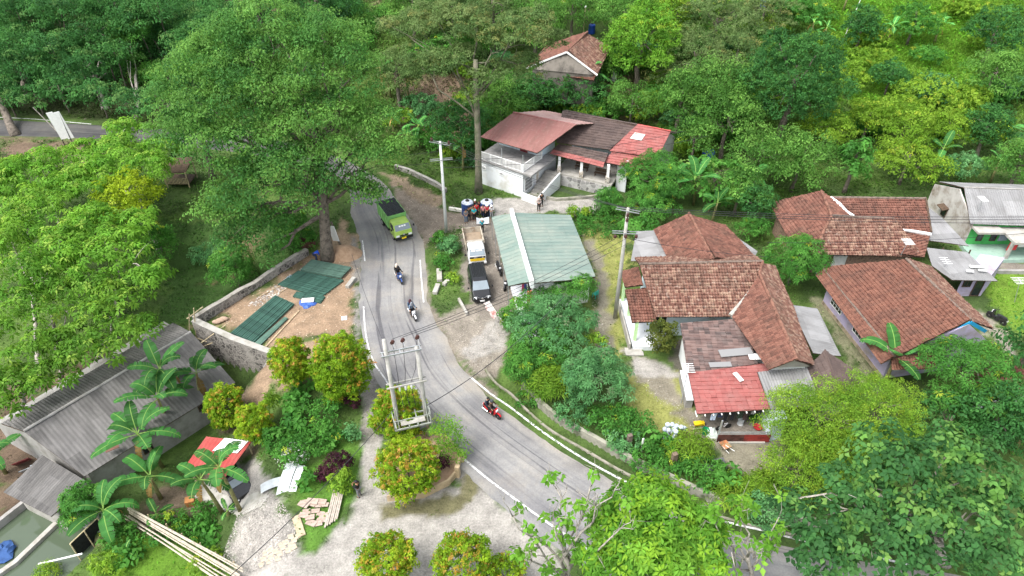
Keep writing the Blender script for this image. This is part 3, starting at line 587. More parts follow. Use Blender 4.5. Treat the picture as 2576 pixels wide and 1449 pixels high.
# ------------------------------------------------------------------ roofs and walls
def panel(parent, pts, kind, m, name='roof', thick=.07, du=None, dv=None, amp=None, under=None, label=None):
    P = [Vector(p) for p in pts]; n = Vector((0, 0, 0))
    for a, b in zip(P, P[1:]+P[:1]): n += a.cross(b)
    if n.z < 0: P.reverse(); n = -n
    n.normalize(); c = sum(P, Vector())/len(P); P = [p-n*((p-c).dot(n)) for p in P]
    v = Vector((n.x*n.z, n.y*n.z, -(n.x**2+n.y**2)))
    if v.length < 1e-3: v = P[0]-P[1]
    v.normalize(); u = v.cross(n).normalized()
    us = [(p-c).dot(u) for p in P]; vs = [(p-c).dot(v) for p in P]; u0, u1, v0, v1 = min(us)-.3, max(us)+.3, min(vs)-.3, max(vs)+.3
    D = {'tile': (.23, .3, .085), 'slab': (.42, .38, .05), 'corr': (.23, 1.7, .035), 'flat': (2, 2, 0)}[kind]; du = du or D[0]; dv = dv or D[1]; amp = D[2] if amp is None else amp
    k0, k1 = math.floor(u0/du), math.ceil(u1/du); r0, r1 = math.floor(v0/dv), math.ceil(v1/dv)
    up = {'tile': [(0, 0), (.3, .9), (.5, 1), (.8, .2)], 'slab': [(0, 0), (.08, 1), (.5, .55), (.92, .4)], 'corr': [(0, 0), (.25, .5), (.5, 1), (.75, .5)], 'flat': [(0, 0)]}[kind]
    U = np.array([(k+f)*du for k in range(k0, k1) for f, _ in up]); HU = np.array([hh for k in range(k0, k1) for _, hh in up])*amp*(.6 if kind == 'tile' else .4 if kind == 'slab' else 1)
    va = {'tile': .9, 'slab': .9, 'corr': .35, 'flat': 0}[kind]
    Vv = np.array([r*dv+f for r in range(r0, r1) for f in (0.0, dv*.985)]); HV = np.array([hh for r in range(r0, r1) for hh in (0.0, va)])*amp
    g = np.random.default_rng(len(P)*7+int(abs(c.x*10)))
    A, B = np.meshgrid(U, Vv); Z = HU[None, :]+HV[:, None]
    sag = (fbm(A*.35+c.x, B*.35+c.y, 1, 3)-.5)*(.12 if kind in ('tile', 'corr') else .05); Z = Z+sag
    if kind in ('tile', 'slab'):      # each course lies a little unevenly
        Z = Z+g.normal(0, .012, (len(Vv)//2+1, len(U)//len(up)+1)).repeat(2, 0)[:len(Vv)].repeat(len(up), 1)[:, :len(U)]
    W = np.array(c)[None, None]+A[..., None]*np.array(u)+B[..., None]*np.array(v)+Z[..., None]*np.array(n)
    bm = bmesh.new(); nu_, nv_ = len(U), len(Vv); bv = [bm.verts.new(p) for p in W.reshape(-1, 3)]
    for j in range(nv_-1):
        for i in range(nu_-1): bm.faces.new((bv[j*nu_+i], bv[j*nu_+i+1], bv[(j+1)*nu_+i+1], bv[(j+1)*nu_+i]))
    for a, b in zip(P, P[1:]+P[:1]):
        e = (b-a).normalized(); bmesh.ops.bisect_plane(bm, geom=bm.verts[:]+bm.edges[:]+bm.faces[:], dist=1e-5, plane_co=a, plane_no=e.cross(n), clear_outer=True)
    if not bm.faces: bm.free(); return None
    uvl = bm.loops.layers.uv.new('UVMap')
    for f in bm.faces:
        f.material_index = 0
        cf = f.calc_center_median()-c
        for l in f.loops:
            q = l.vert.co-c; l[uvl].uv = (q.dot(u)+(cf.dot(u)-q.dot(u))*.04+50, q.dot(v)+(cf.dot(v)-q.dot(v))*.04+50)
    lo = [bm.verts.new(p-n*thick) for p in P]; hi = [bm.verts.new(p-n*.012) for p in P]
    for vlist in ([*lo][::-1],):
        f = bm.faces.new(vlist); f.material_index = 1
    for k in range(len(P)):
        f = bm.faces.new((lo[k], lo[(k+1) % len(P)], hi[(k+1) % len(P)], hi[k])); f.material_index = 1
    off = parent.location if parent is not None else Vector()
    bmesh.ops.translate(bm, verts=bm.verts, vec=-off)
    me = bpy.data.meshes.new(name); bm.to_mesh(me); bm.free(); me.materials.append(m); me.materials.append(under or WOODD)
    o = bpy.data.objects.new(name, me); COL.objects.link(o); o.parent = parent
    if label: o['label'] = label
    return o
def pq(*pts): return [R(*p) for p in pts]
WOODD = mat('dark wood', (.09, .06, .04), .85, .3, 4); WOOD = mat('pale timber', (.42, .32, .21), .8, .3, 4); BAMBOO = mat('dry bamboo', (.5, .41, .26), .6, .3, 5)
WHITE = mat('white wall paint', (.7, .72, .73), .8, .05, .6, col2=(.5, .48, .42)); WHITE_T = mat('white trim', (.82, .82, .8), .6, .06, 3)
BLUEW = mat('pale blue wall', (.6, .7, .76), .8, .06, .7, col2=(.42, .47, .48)); PURPLE = mat('lilac wall', (.42, .37, .52), .85, .1, .8, col2=(.3, .26, .24))
GREENW = mat('bright green wall', (.07, .4, .1), .7, .1, 1.5); PGREEN = mat('pale green paint', (.5, .72, .38), .7, .08, 2); MINT = mat('mint tiled floor', (.3, .43, .36), .4, .08, 3)
CEM = mat('cement render', (.3, .29, .275), .9, .2, 1.2, col2=(.2, .19, .17)); CEMP = mat('pale cement', (.36, .345, .315), .9, .2, 1.5, col2=(.25, .24, .2)); GLASS = mat('dark window glass', (.02, .025, .03), .12, .2, 2, spec=.6)
BRICK = mat('bare brick', (.3, .2, .15), .9, .3, 5); BLUEF = mat('blue fascia paint', (.02, .3, .55), .5, .1, 2); DARK = mat('dark interior', (.05, .045, .04), .9, .2, 2)
STEEL = mat('galvanised steel', (.45, .47, .48), .45, .15, 4, metal=.6); TILEW = mat('white floor tile', (.72, .74, .78), .35, .06, 1.5)
T_RED = tile_mat('clay tiles', [(.1, .045, .034), (.135, .06, .044), (.16, .072, .052), (.18, .083, .06), (.205, .1, .073)], .23, .3, (.055, .042, .032), .8, wscale=.9, streak=(1, .4, 1))
T_PALE = tile_mat('weathered clay tiles', [(.105, .052, .039), (.14, .068, .05), (.165, .083, .061), (.2, .112, .083), (.29, .19, .135)], .23, .3, (.075, .058, .042), .75, lich=.2, wscale=.8, streak=(1, .5, 1))
T_OR = tile_mat('newer clay tiles', [(.12, .054, .039), (.155, .07, .049), (.175, .08, .056), (.2, .095, .066)], .23, .3, (.06, .042, .034), .75, wscale=.9, streak=(1, .4, 1))
T_BRN = tile_mat('brown metal tiles', [(.075, .055, .05), (.095, .068, .06), (.115, .085, .075)], .42, .38, (.06, .045, .04), .7, .6)
T_REDM = tile_mat('red metal tiles', [(.25, .08, .073), (.28, .092, .083), (.31, .105, .095)], .42, .38, (.24, .13, .118), .7, .75, lich=.08)
T_OLDM = tile_mat('faded slab tiles', [(.075, .058, .054), (.11, .075, .068), (.14, .092, .082), (.18, .12, .105)], .42, .38, (.28, .225, .205), .5, .8, wscale=.9)
C_GREY = tile_mat('grey corrugated fibre cement', [(.19, .185, .18), (.23, .225, .22), (.27, .265, .26)], .95, 1.7, (.09, .085, .08), .8, .9, wscale=.6)
C_DARK = tile_mat('sooty corrugated fibre cement', [(.075, .072, .07), (.1, .096, .092), (.125, .12, .116), (.1, .096, .092)], .95, 1.7, (.25, .24, .23), .55, .9, wscale=1.1, streak=(1.2, .3, 1))
C_LIGHT = tile_mat('light corrugated fibre cement', [(.2, .2, .2), (.235, .235, .235), (.27, .27, .27)], .95, 1.7, (.115, .11, .105), .75, .9, wscale=.9, streak=(1.2, .4, 1))
C_PINK = tile_mat('faded red corrugated metal', [(.21, .095, .085), (.24, .11, .098), (.27, .13, .115)], .8, 4.0, (.16, .1, .08), .8, .7, lich=.1, streak=(1.5, .3, 1), wscale=.7)
C_PALEP = tile_mat('bleached red corrugated metal', [(.4, .26, .24), (.45, .3, .27), (.5, .33, .3)], .8, 4.0, (.3, .14, .12), .8, .6)
C_GRN = tile_mat('green corrugated metal', [(.135, .19, .168), (.15, .205, .18), (.165, .22, .193)], .9, 3.2, (.3, .31, .26), .75, .7, lich=.1, wscale=.45, streak=(1, .35, 1))
C_RED2 = tile_mat('maroon corrugated metal', [(.3, .05, .045), (.34, .055, .05)], .9, 3, (.36, .12, .1), .7, .6)
S_WALL = stone_mat('rubble masonry', (.18, .165, .15), (.36, .335, .3), 2.6); S_FACE = stone_mat('grey stone facing', (.33, .32, .31), (.4, .39, .37), 2.0); S_CLAD = stone_mat('pebble cladding', (.33, .27, .2), (.68, .65, .6), 4.5)
def walls(parent, foot, z0, z1, m, name='wall'):
    P = [Vector((p[0], p[1], z0)) for p in foot]; return MB().prism(P, (0, 0, z1-z0)).build(name, m, parent, world=True)
def gable(parent, tri, m, t=.12, name='gable'):
    P = [Vector(p) for p in tri]; n = (P[1]-P[0]).cross(P[2]-P[0]).normalized(); return MB().prism(P, n*t).build(name, m, parent, world=True)
def window(parent, a, b, z, w, hgt, f, fm=None, nx=2, ny=3, out=.06, gm=None, name='window'):
    """on the wall from a to b (world xy), centre at fraction f; outward side is to the right of a->b"""
    a, b = Vector((a[0], a[1], 0)), Vector((b[0], b[1], 0)); d = (b-a).normalized(); o = Vector((d.y, -d.x, 0)); c = a+(b-a)*f+o*out*.5; mb = MB()
    up = Vector((0, 0, 1)); cz = c+up*z; q = .06
    for s in (-1, 1): mb.beam(cz+d*s*w/2-up*(hgt/2+q/2), cz+d*s*w/2+up*(hgt/2+q/2), q, .1, up=o); mb.beam(cz-d*(w/2-q/2-.002)+up*s*hgt/2, cz+d*(w/2-q/2-.002)+up*s*hgt/2, .1, q)
    for k in range(1, nx): x = -w/2+w*k/nx; mb.beam(cz+d*x-up*(hgt/2-.04), cz+d*x+up*(hgt/2-.04), .045, .07, up=o)
    for k in range(1, ny): y = -hgt/2+hgt*k/ny; mb.beam(cz-d*(w/2-.04)+up*y, cz+d*(w/2-.04)+up*y, .05, .03)
    fr = mb.build(name, fm or WHITE_T, parent, world=True)
    g = MB(); g.beam(cz-d*(w/2-.03), cz+d*(w/2-.03), .03, hgt-.06); g.build('pane', gm or GLASS, fr, world=False); ch = fr.children[0]
    ch.location = -parent.location; return fr
def ridge(parent, a, b, m, r=.13, name='ridge_cap'):
    rng = random.Random(int(a[0]*10)); a, b = Vector(a), Vector(b); n = max(2, int((b-a).length/.4)); pts = [a+(b-a)*k/n+Vector((0, 0, .04+rng.uniform(-.015, .015))) for k in range(n+1)]
    return MB().tube(pts, [r*(1.0 if k % 2 else .85) for k in range(n+1)], 7).build(name, m, parent, world=True)
RCAP = mat('clay ridge', (.2, .1, .07), .9, .35, 3); RCAPG = mat('cement ridge', (.17, .13, .105), .9, .3, 3)
def post(parent, p, z0, z1, w, m, name='post', lean=(0, 0)):
    return MB().beam((p[0], p[1], z0), (p[0]+lean[0], p[1]+lean[1], z1), w, up=(0, 1, 0)).build(name, m, parent, world=True)

# --- long grey house on the low ground
b = thing('grey_roof_house', 'long low house under a sooty grey corrugated roof beside the stone retaining wall', 'house', (-31, 36, -3.6))
r1, r2 = R(60, 1085, 1.0), R(480, 836, 1.0); e1, e2 = R(213, 1199, -.75), R(592, 962, -.75)
panel(b, [r1, r2, e2, e1], 'corr', C_DARK, du=.3, amp=.024); bk = lambda r, e: Vector((2*r.x-e.x, 2*r.y-e.y, e.z))
panel(b, [r1, r2, bk(r2, e2)*.6+r2*.4, bk(r1, e1)*.6+r1*.4], 'corr', C_DARK)
ridge(b, r1, r2, CEM, .12); dx = (r2-r1).normalized(); ox = Vector((dx.y, -dx.x, 0))
f = [e1+dx*.3-ox*.45, e2-dx*.3-ox*.45, 2*r2-e2-dx*.3+ox*.5, 2*r1-e1+dx*.3+ox*.5]; walls(b, f, -3.9, -.95, CEM)
for r, s in ((r1, .32), (r2, -.42)):
    c = r+dx*s; gable(b, [(f[0] if s > 0 else f[1])*1, (f[3] if s > 0 else f[2])*1, c-Vector((0, 0, .12))] if False else [Vector((*(f[0] if s > 0 else f[1]).xy, -.95)), Vector((*(f[3] if s > 0 else f[2]).xy, -.95)), c-Vector((0, 0, .15))], CEM)
window(b, f[0], f[1], -2.2, .7, .7, .36, WOODD, 1, 1); window(b, f[0], f[1], -1.55, .8, .5, .78, WOODD, 1, 1)
lt = [R(107, 1145, -.85), R(224, 1214, -.85), R(129, 1300, -1.5), R(8, 1238, -1.5)]
panel(b, lt, 'corr', C_LIGHT if False else C_DARK, name='lean_to_roof', label='weathered corrugated roof of the lean-to')
walls(b, [lt[0]+Vector((.1, .3, 0)), lt[1]+Vector((0, .2, 0)), lt[2]+Vector((.1, .5, 0)), lt[3]+Vector((.5, .3, 0))], -4.2, -1.75, CEMP, 'lean_to_wall')
for k, (x, y) in enumerate(((330, 1165), (395, 1120))): pass
rp = R(277, 1152, -.35); MB().box((0, 0, 0), (.9, .35, .04), .6).build('roof_patch', mat('rust patch', (.16, .08, .06), .8), b).location = Vector((R(282, 1128, -.1)))-b.location
# --- carport
b = thing('carport', 'small maroon corrugated carport roof on bamboo posts', 'carport', (*G(550, 1180).xy, h(*G(550, 1180).xy)))
zb = b.location.z; cp = [R(519, 1098, zb+2.9), R(632, 1112, zb+2.9), R(560, 1208, zb+2.5), R(468, 1172, zb+2.5)]
panel(b, cp, 'corr', C_RED2, du=.3)
wq = [cp[0].lerp(cp[1], .42)+Vector((0, 0, .07)), cp[0].lerp(cp[1], .95)+Vector((0, 0, .07)), cp[0].lerp(cp[1], .9).lerp(cp[3].lerp(cp[2], .9), .34)+Vector((0, 0, .07)), cp[0].lerp(cp[1], .36).lerp(cp[3].lerp(cp[2], .36), .42)+Vector((0, 0, .07))]
panel(b, wq, 'corr', tile_mat('white corrugated sheet', [(.7, .7, .7), (.75, .75, .75)], .9, 3, (.4, .38, .36), .5), name='white_roof_sheet', label='white corrugated sheet patching the maroon roof')
for p in cp: q = p.lerp(sum(cp, Vector())/4, .08); post(b, q, h(q.x, q.y)-.2, q.z-.08, .1, BAMBOO)
# --- white two storey house with balcony
b = thing('white_house', 'white two-storey house with a railed balcony under a faded red metal roof', 'house', (0, 72, h(0, 72)))
K = R(1315, 494, .2); K.z = 0; av = Vector((.83, -.557, 0)); bv = Vector((.557, .83, 0)); Q = lambda s, t, z: K+av*s+bv*t+Vector((0, 0, z))
walls(b, [Q(-6.3, 0, 0), Q(0, 0, 0), Q(0, 7.2, 0), Q(-6.3, 7.2, 0)], -.6, 3.0, WHITE)
walls(b, [Q(-6.5, -.12, 0), Q(1.15, -.12, 0), Q(1.15, 5.2, 0), Q(-6.5, 5.2, 0)], 3.003, 3.22, mat('grey screed', (.3, .29, .28), .9, .15, 2), 'balcony_slab')
walls(b, [Q(-6.1, 4.2, 0), Q(-.2, 4.2, 0), Q(-.2, 7.1, 0), Q(-6.1, 7.1, 0)], 3.223, 5.3, BLUEW, 'upper_wall')
MB().box(Q(-2.6, .06+4.11, 4.2), (1.0, .1, 1.9), math.atan2(av.y, av.x)).build('door', mat('dark red door', (.2, .03, .04), .6), b, world=True)
rl = MB()
def rail(p, q, z0, z1):
    L = (q-p).length; n = int(L/.17); u = Vector((0, 0, 1))
    rl.beam(p+u*z1, q+u*z1, .07); rl.beam(p+u*(z0+.1), q+u*(z0+.1), .05)
    for k in range(n+1): c = p.lerp(q, k/n); w = .11 if k % 12 == 0 or k == n else .05; rl.beam(c+u*z0, c+u*(z1-.01), w, up=(0, 1, 0))
rail(Q(-6.4, 0, 0), Q(-.05, 0, 0), 3.22, 4.15); rail(Q(0, .12, 0), Q(0, 3.9, 0), 3.22, 4.15); rl.build('balcony_railing', WHITE_T, b, world=True)
E1, E2, R1, R2 = R(1208, 345, 5.3), R(1351, 385, 5.3), R(1291, 283, 6.7), R(1450, 315, 6.7)
panel(b, [R1, R2, E2, E1], 'corr', C_PINK, du=.5, amp=.05); panel(b, [R1, R2, R2*2-E2-Vector((0, 0, 2.8))+Vector((0, 0, .0))+Vector((0, 0, 6.7*0)), R1*2-E1-Vector((0, 0, 2.8))], 'corr', C_PALEP, du=.3) if False else panel(b, [R1, R2, Vector((2*R2.x-E2.x, 2*R2.y-E2.y, 5.3)), Vector((2*R1.x-E1.x, 2*R1.y-E1.y, 5.3))], 'corr', C_PALEP, du=.3)
ridge(b, R1, R2, mat('red ridge', (.3, .13, .12), .6), .1)
for s, t in ((-6.2, .15), (-2.9, .1), (-.1, .1), (-.1, 3.9)): post(b, Q(s, t, 0), 3.22, 5.25 if s > -6 else 5.2, .09, STEEL)
window(b, Q(0, 0, 0), Q(0, 7, 0), 1.5, 1.5, 1.7, .16, WHITE_T, 6, 4); window(b, Q(0, 0, 0), Q(0, 7, 0), 1.5, .5, 1.9, .42, WHITE_T, 2, 5, gm=WOOD, name='shutter')
for s in (-5.3, -2.9): window(b, Q(-6.3, 0, 0), Q(0, 0, 0), 2.2, .45, .32, (6.3+s)/6.3, WHITE_T, 3, 1, name='vent')
st = MB()
for k in range(7): st.box(Q(1.2, 1.2+k*.55, .08+k*.11), (1.9, .56, .3+k*.22), math.atan2(av.y, av.x))
st.build('stairs', CEMP, b, world=True)
sw = MB(); sw.prism([Q(2.2, -.4, -.2), Q(2.2, 4.2, -.2), Q(2.2, 4.2, 2.0), Q(2.2, -.4, 1.0)], av*.15); sw.prism([Q(.15, -.5, -.2), Q(2.2, -.5, -.2), Q(2.2, -.5, 1.0), Q(.15, -.5, 1.0)], bv*.1); sw.build('stair_wall', WHITE, b, world=True)
# --- open terrace hall
b = thing('terrace_hall', 'open-fronted hall with brown and red metal tile roof and stone-faced terrace', 'building', (10, 69, 0))
R1, R2, R3 = R(1415, 281, 6.3), R(1604, 314, 6.3), R(1687, 330, 6.3); E1, E2, E3 = R(1399, 357, 4.7), R(1533, 386, 4.7), R(1655, 398, 4.4)
m12 = E1.lerp(E3, .53); panel(b, [R1, R2, m12, E1], 'slab', T_BRN); panel(b, [R2, R3, E3, m12], 'slab', T_REDM, label='bright red part of the main roof')
bkk = lambda r, e, z: Vector((2*r.x-e.x, 2*r.y-e.y, z)); panel(b, [R1, R3, bkk(R3, E3, 4.6), bkk(R1, E1, 4.6)], 'slab', T_BRN)
ridge(b, R1, R2, T_BRN, .09); ridge(b, R2, R3, mat('red cap', (.4, .07, .06), .6), .09)
panel(b, pq((1406, 361, 4.45), (1530, 386, 4.45), (1521, 408, 4.0), (1391, 376, 4.0)), 'slab', T_BRN, name='porch_roof'); panel(b, pq((1391, 376, 4.02), (1521, 408, 4.02), (1517, 421, 3.65), (1383, 387, 3.65)), 'slab', T_REDM, name='porch_roof', label='red lower edge of the porch roof')
panel(b, pq((1544, 376, 4.5), (1657, 386, 4.5), (1634, 430, 3.65), (1517, 409, 3.65)), 'slab', T_REDM, name='porch_roof', label='red side roof beside the terrace')
sk = R(1610, 338, 5.95); panel(b, [R2.lerp(R3, .12).lerp(m12.lerp(E3, .2), .3)+Vector((0, 0, .09)), R2.lerp(R3, .4).lerp(m12.lerp(E3, .5), .3)+Vector((0, 0, .09)), R2.lerp(R3, .4).lerp(m12.lerp(E3, .48), .52)+Vector((0, 0, .09)), R2.lerp(R3, .12).lerp(m12.lerp(E3, .2), .52)+Vector((0, 0, .09))], 'slab', mat('clear sheet', (.6, .6, .55), .4), name='skylight')
c1, c2, c3 = R(1406, 432, 1.5), R(1461, 446, 1.5), R(1527, 460, 1.5); d1 = (c3-c1).normalized(); n1 = Vector((-d1.y, d1.x, 0))
fl = [c1-d1*.5-n1*.25, c3+d1*.6-n1*.25, c3+d1*.6+n1*5.5, c1-d1*.5+n1*5.5]; walls(b, fl, 1.25, 1.5, CEMP, 'terrace_floor')
mb = MB(); mb.prism([Vector((*p.xy, -.3)) for p in [fl[0]-n1*.1, fl[1]-n1*.1, fl[1]+n1*.2, fl[0]+n1*.2]], (0, 0, 1.549)); mb.prism([Vector((*p.xy, -.3)) for p in [fl[0]+n1*.203-d1*.1, fl[0]+n1*.203+d1*.2, fl[0]+n1*3+d1*.2, fl[0]+n1*3-d1*.1]], (0, 0, 1.549)); mb.build('terrace_wall', S_FACE, b, world=True)
for c in (c1, c2, c3):
    o = MB().beam(Vector((*c.xy, 2.3)), Vector((*c.xy, 3.75)), .28, up=(0, 1, 0)).build('column', WHITE_T, b, world=True); q = MB().beam(Vector((*c.xy, 1.5)), Vector((*c.xy, 2.3)), .42, up=(0, 1, 0)).build('column_base', S_CLAD, o); q.location = -b.location
bw = [c1+n1*5.3-d1*.4, R3*1, ]; e_r = Vector((*E3.xy, 0)); r_r = Vector((*R3.xy, 0)); x_r = Vector((2*r_r.x-e_r.x, 2*r_r.y-e_r.y, 0))
MB().prism([Vector((*e_r.xy, -.4))-d1*.25+n1*.5, Vector((*e_r.xy, E3.z-.15))-d1*.25+n1*.5, Vector((*r_r.xy, R3.z-.15))-d1*.25, Vector((*x_r.xy, 4.4))-d1*.25-n1*.4, Vector((*x_r.xy, 0))-d1*.25-n1*.4], -d1*.2).build('gable_wall', CEMP, b, world=True)
walls(b, [Vector(fl[3])-n1*.2, Vector(e_r)+n1*3.2-d1*.6, Vector(e_r)+n1*3.0-d1*.6, Vector(fl[3])-n1*.45], 0, 4.6, BLUEW, 'back_wall')
walls(b, [fl[1]+n1*1.6, fl[1]+n1*1.6+d1*1.2, fl[1]+n1*1.8+d1*1.2, fl[1]+n1*1.8], 0, 4.0, WHITE, 'side_wall')
bench = lambda p, L, rz, lab: (lambda t: (MB().box((0, 0, .45), (L, .4, .05)).build('seat', WOODD, t), MB().box((0, .22, .75), (L, .05, .45)).build('backrest', WOODD, t), [MB().beam((x, y, 0), (x, y, .43), .06, up=(0, 1, 0)).build('leg', WOODD, t) for x in (-L/2+.1, L/2-.1) for y in (-.15, .15)]))(thing('bench', lab, 'bench', p, rz))
ar = math.atan2(d1.y, d1.x); bench(c1+d1*2.2+n1*1.5, 1.6, ar, 'dark wooden bench at the left end of the terrace hall floor'); bench(c3-d1*1.0+n1*1.0, 1.8, ar, 'dark wooden bench by the right stone-clad column of the terrace hall')
# --- green roofed shop
b = thing('shop', 'shop with pale green corrugated roof and white parapet beside the parked vehicles', 'shop', (3.5, 54, 0))
panel(b, pq((1237, 546, 2.7), (1283, 538, 3.3), (1336, 710, 3.3), (1279, 720, 2.7)), 'corr', C_GRN, name='awning', du=.55, amp=.06); panel(b, pq((1290, 536, 3.5), (1435, 541, 3.0), (1498, 697, 3.0), (1338, 714, 3.5)), 'corr', C_GRN, du=.55, amp=.06)
pa, pb = R(1284, 536, 3.5), R(1336, 712, 3.5); dd = (pb-pa).normalized(); MB().beam(pa+Vector((.1, .3, .0)), pb+Vector((.1, -.2, .0)), .32, .75).build('parapet', WHITE, b, world=True)
sf = [Vector((.3, 59.2, 0)), Vector((5.5, 59.0, 0)), Vector((7.0, 49.3, 0)), Vector((1.85, 48.0, 0))]; walls(b, sf, -.2, 2.9, WHITE)
walls(b, [(-.9, 55, 0), (.5, 55, 0), (2.6, 44.2, 0), (1.2, 44.2, 0)], -.1, .14, TILEW, 'tiled_step')
fd = (sf[3]-sf[0]).normalized(); on = Vector((fd.y, -fd.x, 0)); o0 = sf[0]+on*.05
MB().beam(sf[0].lerp(sf[3], .82)+Vector((-.06, 0, 1.0)), sf[0].lerp(sf[3], .98)+Vector((-.06, 0, 1.0)), .12, 2.0).build('shop_opening', DARK, b, world=True)
fb = MB(); fb.beam(Vector((1.75, 47.85, 1.3)), Vector((6.9, 49.12, 1.3)), .12, 2.7); fb.build('front_wall', WHITE_T, b, world=True)
MB().beam(Vector((1.35, 47.7, 1.2)), Vector((1.7, 47.8, 1.2)), .16, 2.3).build('door_frame', mat('salmon paint', (.7, .2, .14), .6), b, world=True)
for k in range(5): post(b, R(1237, 546, 2.7).lerp(R(1279, 720, 2.7), k/4*.98+.01), -.1, 2.62, .06, STEEL)
for k, (c, n_, zz) in enumerate((((.7, .08, .2), 'pink garment hanging under the shop awning', 1.2), ((.05, .1, .4), 'navy garment hanging under the shop awning', 1.1))):
    p = R(1312+k*6, 722, 1.4); tag(MB().prism([p+Vector((0, 0, -.5)), p+Vector((.25, .02, -.5)), p+Vector((.22, .02, .4)), p+Vector((.03, 0, .4))], (.02, .12, 0)).build('garment', mat(n_, c, .9)), n_, 'clothing')
# --- central tiled house
b = thing('tiled_house', 'large central house with many clay tile roofs and pale blue walls', 'house', (17, 45, 0))
R1, R2 = R(1608, 665, 5.2), R(1919, 658, 5.2); E1, E2 = R(1650, 798, 3.05), R(1838, 797, 3.05); VT = R(1899, 716, 4.3)
panel(b, [R1, R2, VT, E2, E1], 'tile', T_PALE); panel(b, [R1, R2, R2+Vector((.2, 2.6, -1.2)), R1+Vector((.1, 2.6, -1.2))], 'tile', T_PALE); ridge(b, R1, R2, RCAPG)
W1, W2 = R(1910, 688, 5.25), R(2005, 905, 4.85)
panel(b, [W1, W2, R(1932, 929, 3.85), R(1843, 800, 3.25)], 'tile', T_RED); panel(b, [W1, R2, R(1945, 672, 3.7), R(1993, 767, 3.5), R(2046, 920, 3.4), W2], 'tile', T_PALE); ridge(b, W1, W2, RCAP); ridge(b, R2, W1, RCAP)
MB().tube([VT+Vector((0, 0, .02)), VT.lerp(E2, .5), E2+Vector((0, 0, .04))], [.12, .17, .3], 6).build('valley_gutter', CEMP, b, world=True)
Q1, Q2 = R(1733, 535, 5.4), R(1795, 653, 5.0); panel(b, [Q1, Q2, R(1684, 660, 3.4), R(1645, 580, 3.3)], 'tile', T_RED); panel(b, [Q1, R(1821, 571, 3.5), R(1916, 655, 3.4), Q2], 'tile', T_RED); ridge(b, Q1, Q2, RCAP)
panel(b, pq((1601, 582, 2.85), (1648, 579, 3.2), (1690, 659, 3.2), (1587, 656, 2.6)), 'corr', C_LIGHT, name='lean_to_roof', label='pale grey lean-to roof on the left', amp=.02); panel(b, pq((1820, 574, 3.4), (1846, 592, 3.2), (1906, 632, 2.9), (1896, 652, 3.1)), 'corr', C_LIGHT, name='lean_to_roof', amp=.02)
panel(b, pq((1987, 766, 3.25), (2056, 776, 2.7), (2116, 896, 2.6), (2046, 888, 3.15)), 'corr', C_LIGHT, name='lean_to_roof', label='patched grey lean-to roof on the right', amp=.02)
panel(b, pq((1572, 729, 3.35), (1634, 724, 3.4), (1652, 810, 2.55), (1590, 812, 2.55)), 'tile', T_RED, name='porch_roof'); panel(b, pq((1561, 684, 3.5), (1607, 672, 4.1), (1618, 717, 4.0), (1572, 724, 3.35)), 'tile', T_OR, name='porch_roof', label='small streaked tile roof over the side door')
walls(b, [(11.9, 44.6), (22.2, 44.4), (22.3, 50.5), (11.9, 50.5)], -.2, 3.0, BLUEW); walls(b, [(19.5, 37.4), (22.2, 37.6), (22.2, 44.39), (19.5, 44.39)], -.2, 3.3, WHITE, 'wing_wall'); walls(b, [(14.4, 50.52), (21.0, 50.52), (20.0, 55.6), (14.4, 55.6)], -.2, 3.2, BRICK, 'rear_wall')
gable(b, [(11.85, 44.4, 3.0), (11.85, 51.0, 3.0), (11.2, 47.8, 5.05)], BLUEW, .1); gable(b, [(19.3, 37.3, 3.4), (22.4, 37.5, 3.3), (20.8, 37.0, 4.7)], CEMP, .1)
fl = [R(1558, 752, .45), R(1592, 872, .45), R(1655, 872, .45), R(1690, 815, .45), R(1640, 745, .45)]; walls(b, fl, -.2, .45, TILEW, 'porch_floor')
for px, py in ((1592, 858), (1577, 795), (1562, 757)): p = R(px, py, .45); post(b, p+Vector((.15, .1, 0)), .45, 2.6 if py > 800 else 2.9, .24, PGREEN, 'column')
w0 = R(1556, 750, .5); w1 = R(1588, 872, .5); MB().beam(w0+Vector((-.1, 0, -.2)), w1+Vector((-.12, 0, -.2)), .14, 1.0).build('porch_wall', CEMP, b, world=True)
window(b, (11.9, 44.6), (22.2, 44.4), 1.5, 1.0, 1.5, .07, WHITE_T, 2, 2); window(b, (11.9, 44.6), (22.2, 44.4), 1.0, 1.4, .35, .5, WOODD, 1, 1)
MB().box((0, 0, 0), (1.5, .9, .12), 0).build('steps', CEMP, b).location = R(1595, 885, .1)-b.location
# --- laundry shed in front of it
b = thing('laundry_shed', 'open shed with faded and bright red slab roof and washing hung inside', 'shed', (16, 37, 0))
B0, B1, B2, B3 = R(1711, 814, 3.1), R(1868, 801, 3.25), R(1906, 917, 2.75), R(1731, 938, 2.72); F1, F0 = R(1941, 1029, 2.35), R(1753, 1042, 2.3); B4 = R(1932, 914, 2.78)
panel(b, [B0, B1, B2, B3], 'slab', T_OLDM); panel(b, [B3, B4, F1, F0], 'slab', T_REDM, label='bright red slab roof over the front'); panel(b, pq((1905, 937, 2.85), (2030, 922, 2.95), (2066, 1019, 2.4), (1939, 1031, 2.42)), 'corr', C_LIGHT, label='grey corrugated side roof')
for (x, y, z, L, w_, rz, c) in ((1851, 886, 3.02, 2.6, .75, .12, C_LIGHT), (1812, 917, 2.9, 1.7, .5, .05, C_LIGHT), (1900, 897, 2.98, 1.0, .6, .0, WHITE_T), (1857, 948, 2.82, .35, .9, .4, WHITE_T)):
    p = R(x, y, z); MB().box((0, 0, 0), (L, w_, .05), rz, M=Matrix.Rotation(rz, 4, 'Z') @ Matrix.Rotation(.06, 4, 'X')).build('loose_sheet', c, b).location = p-b.location
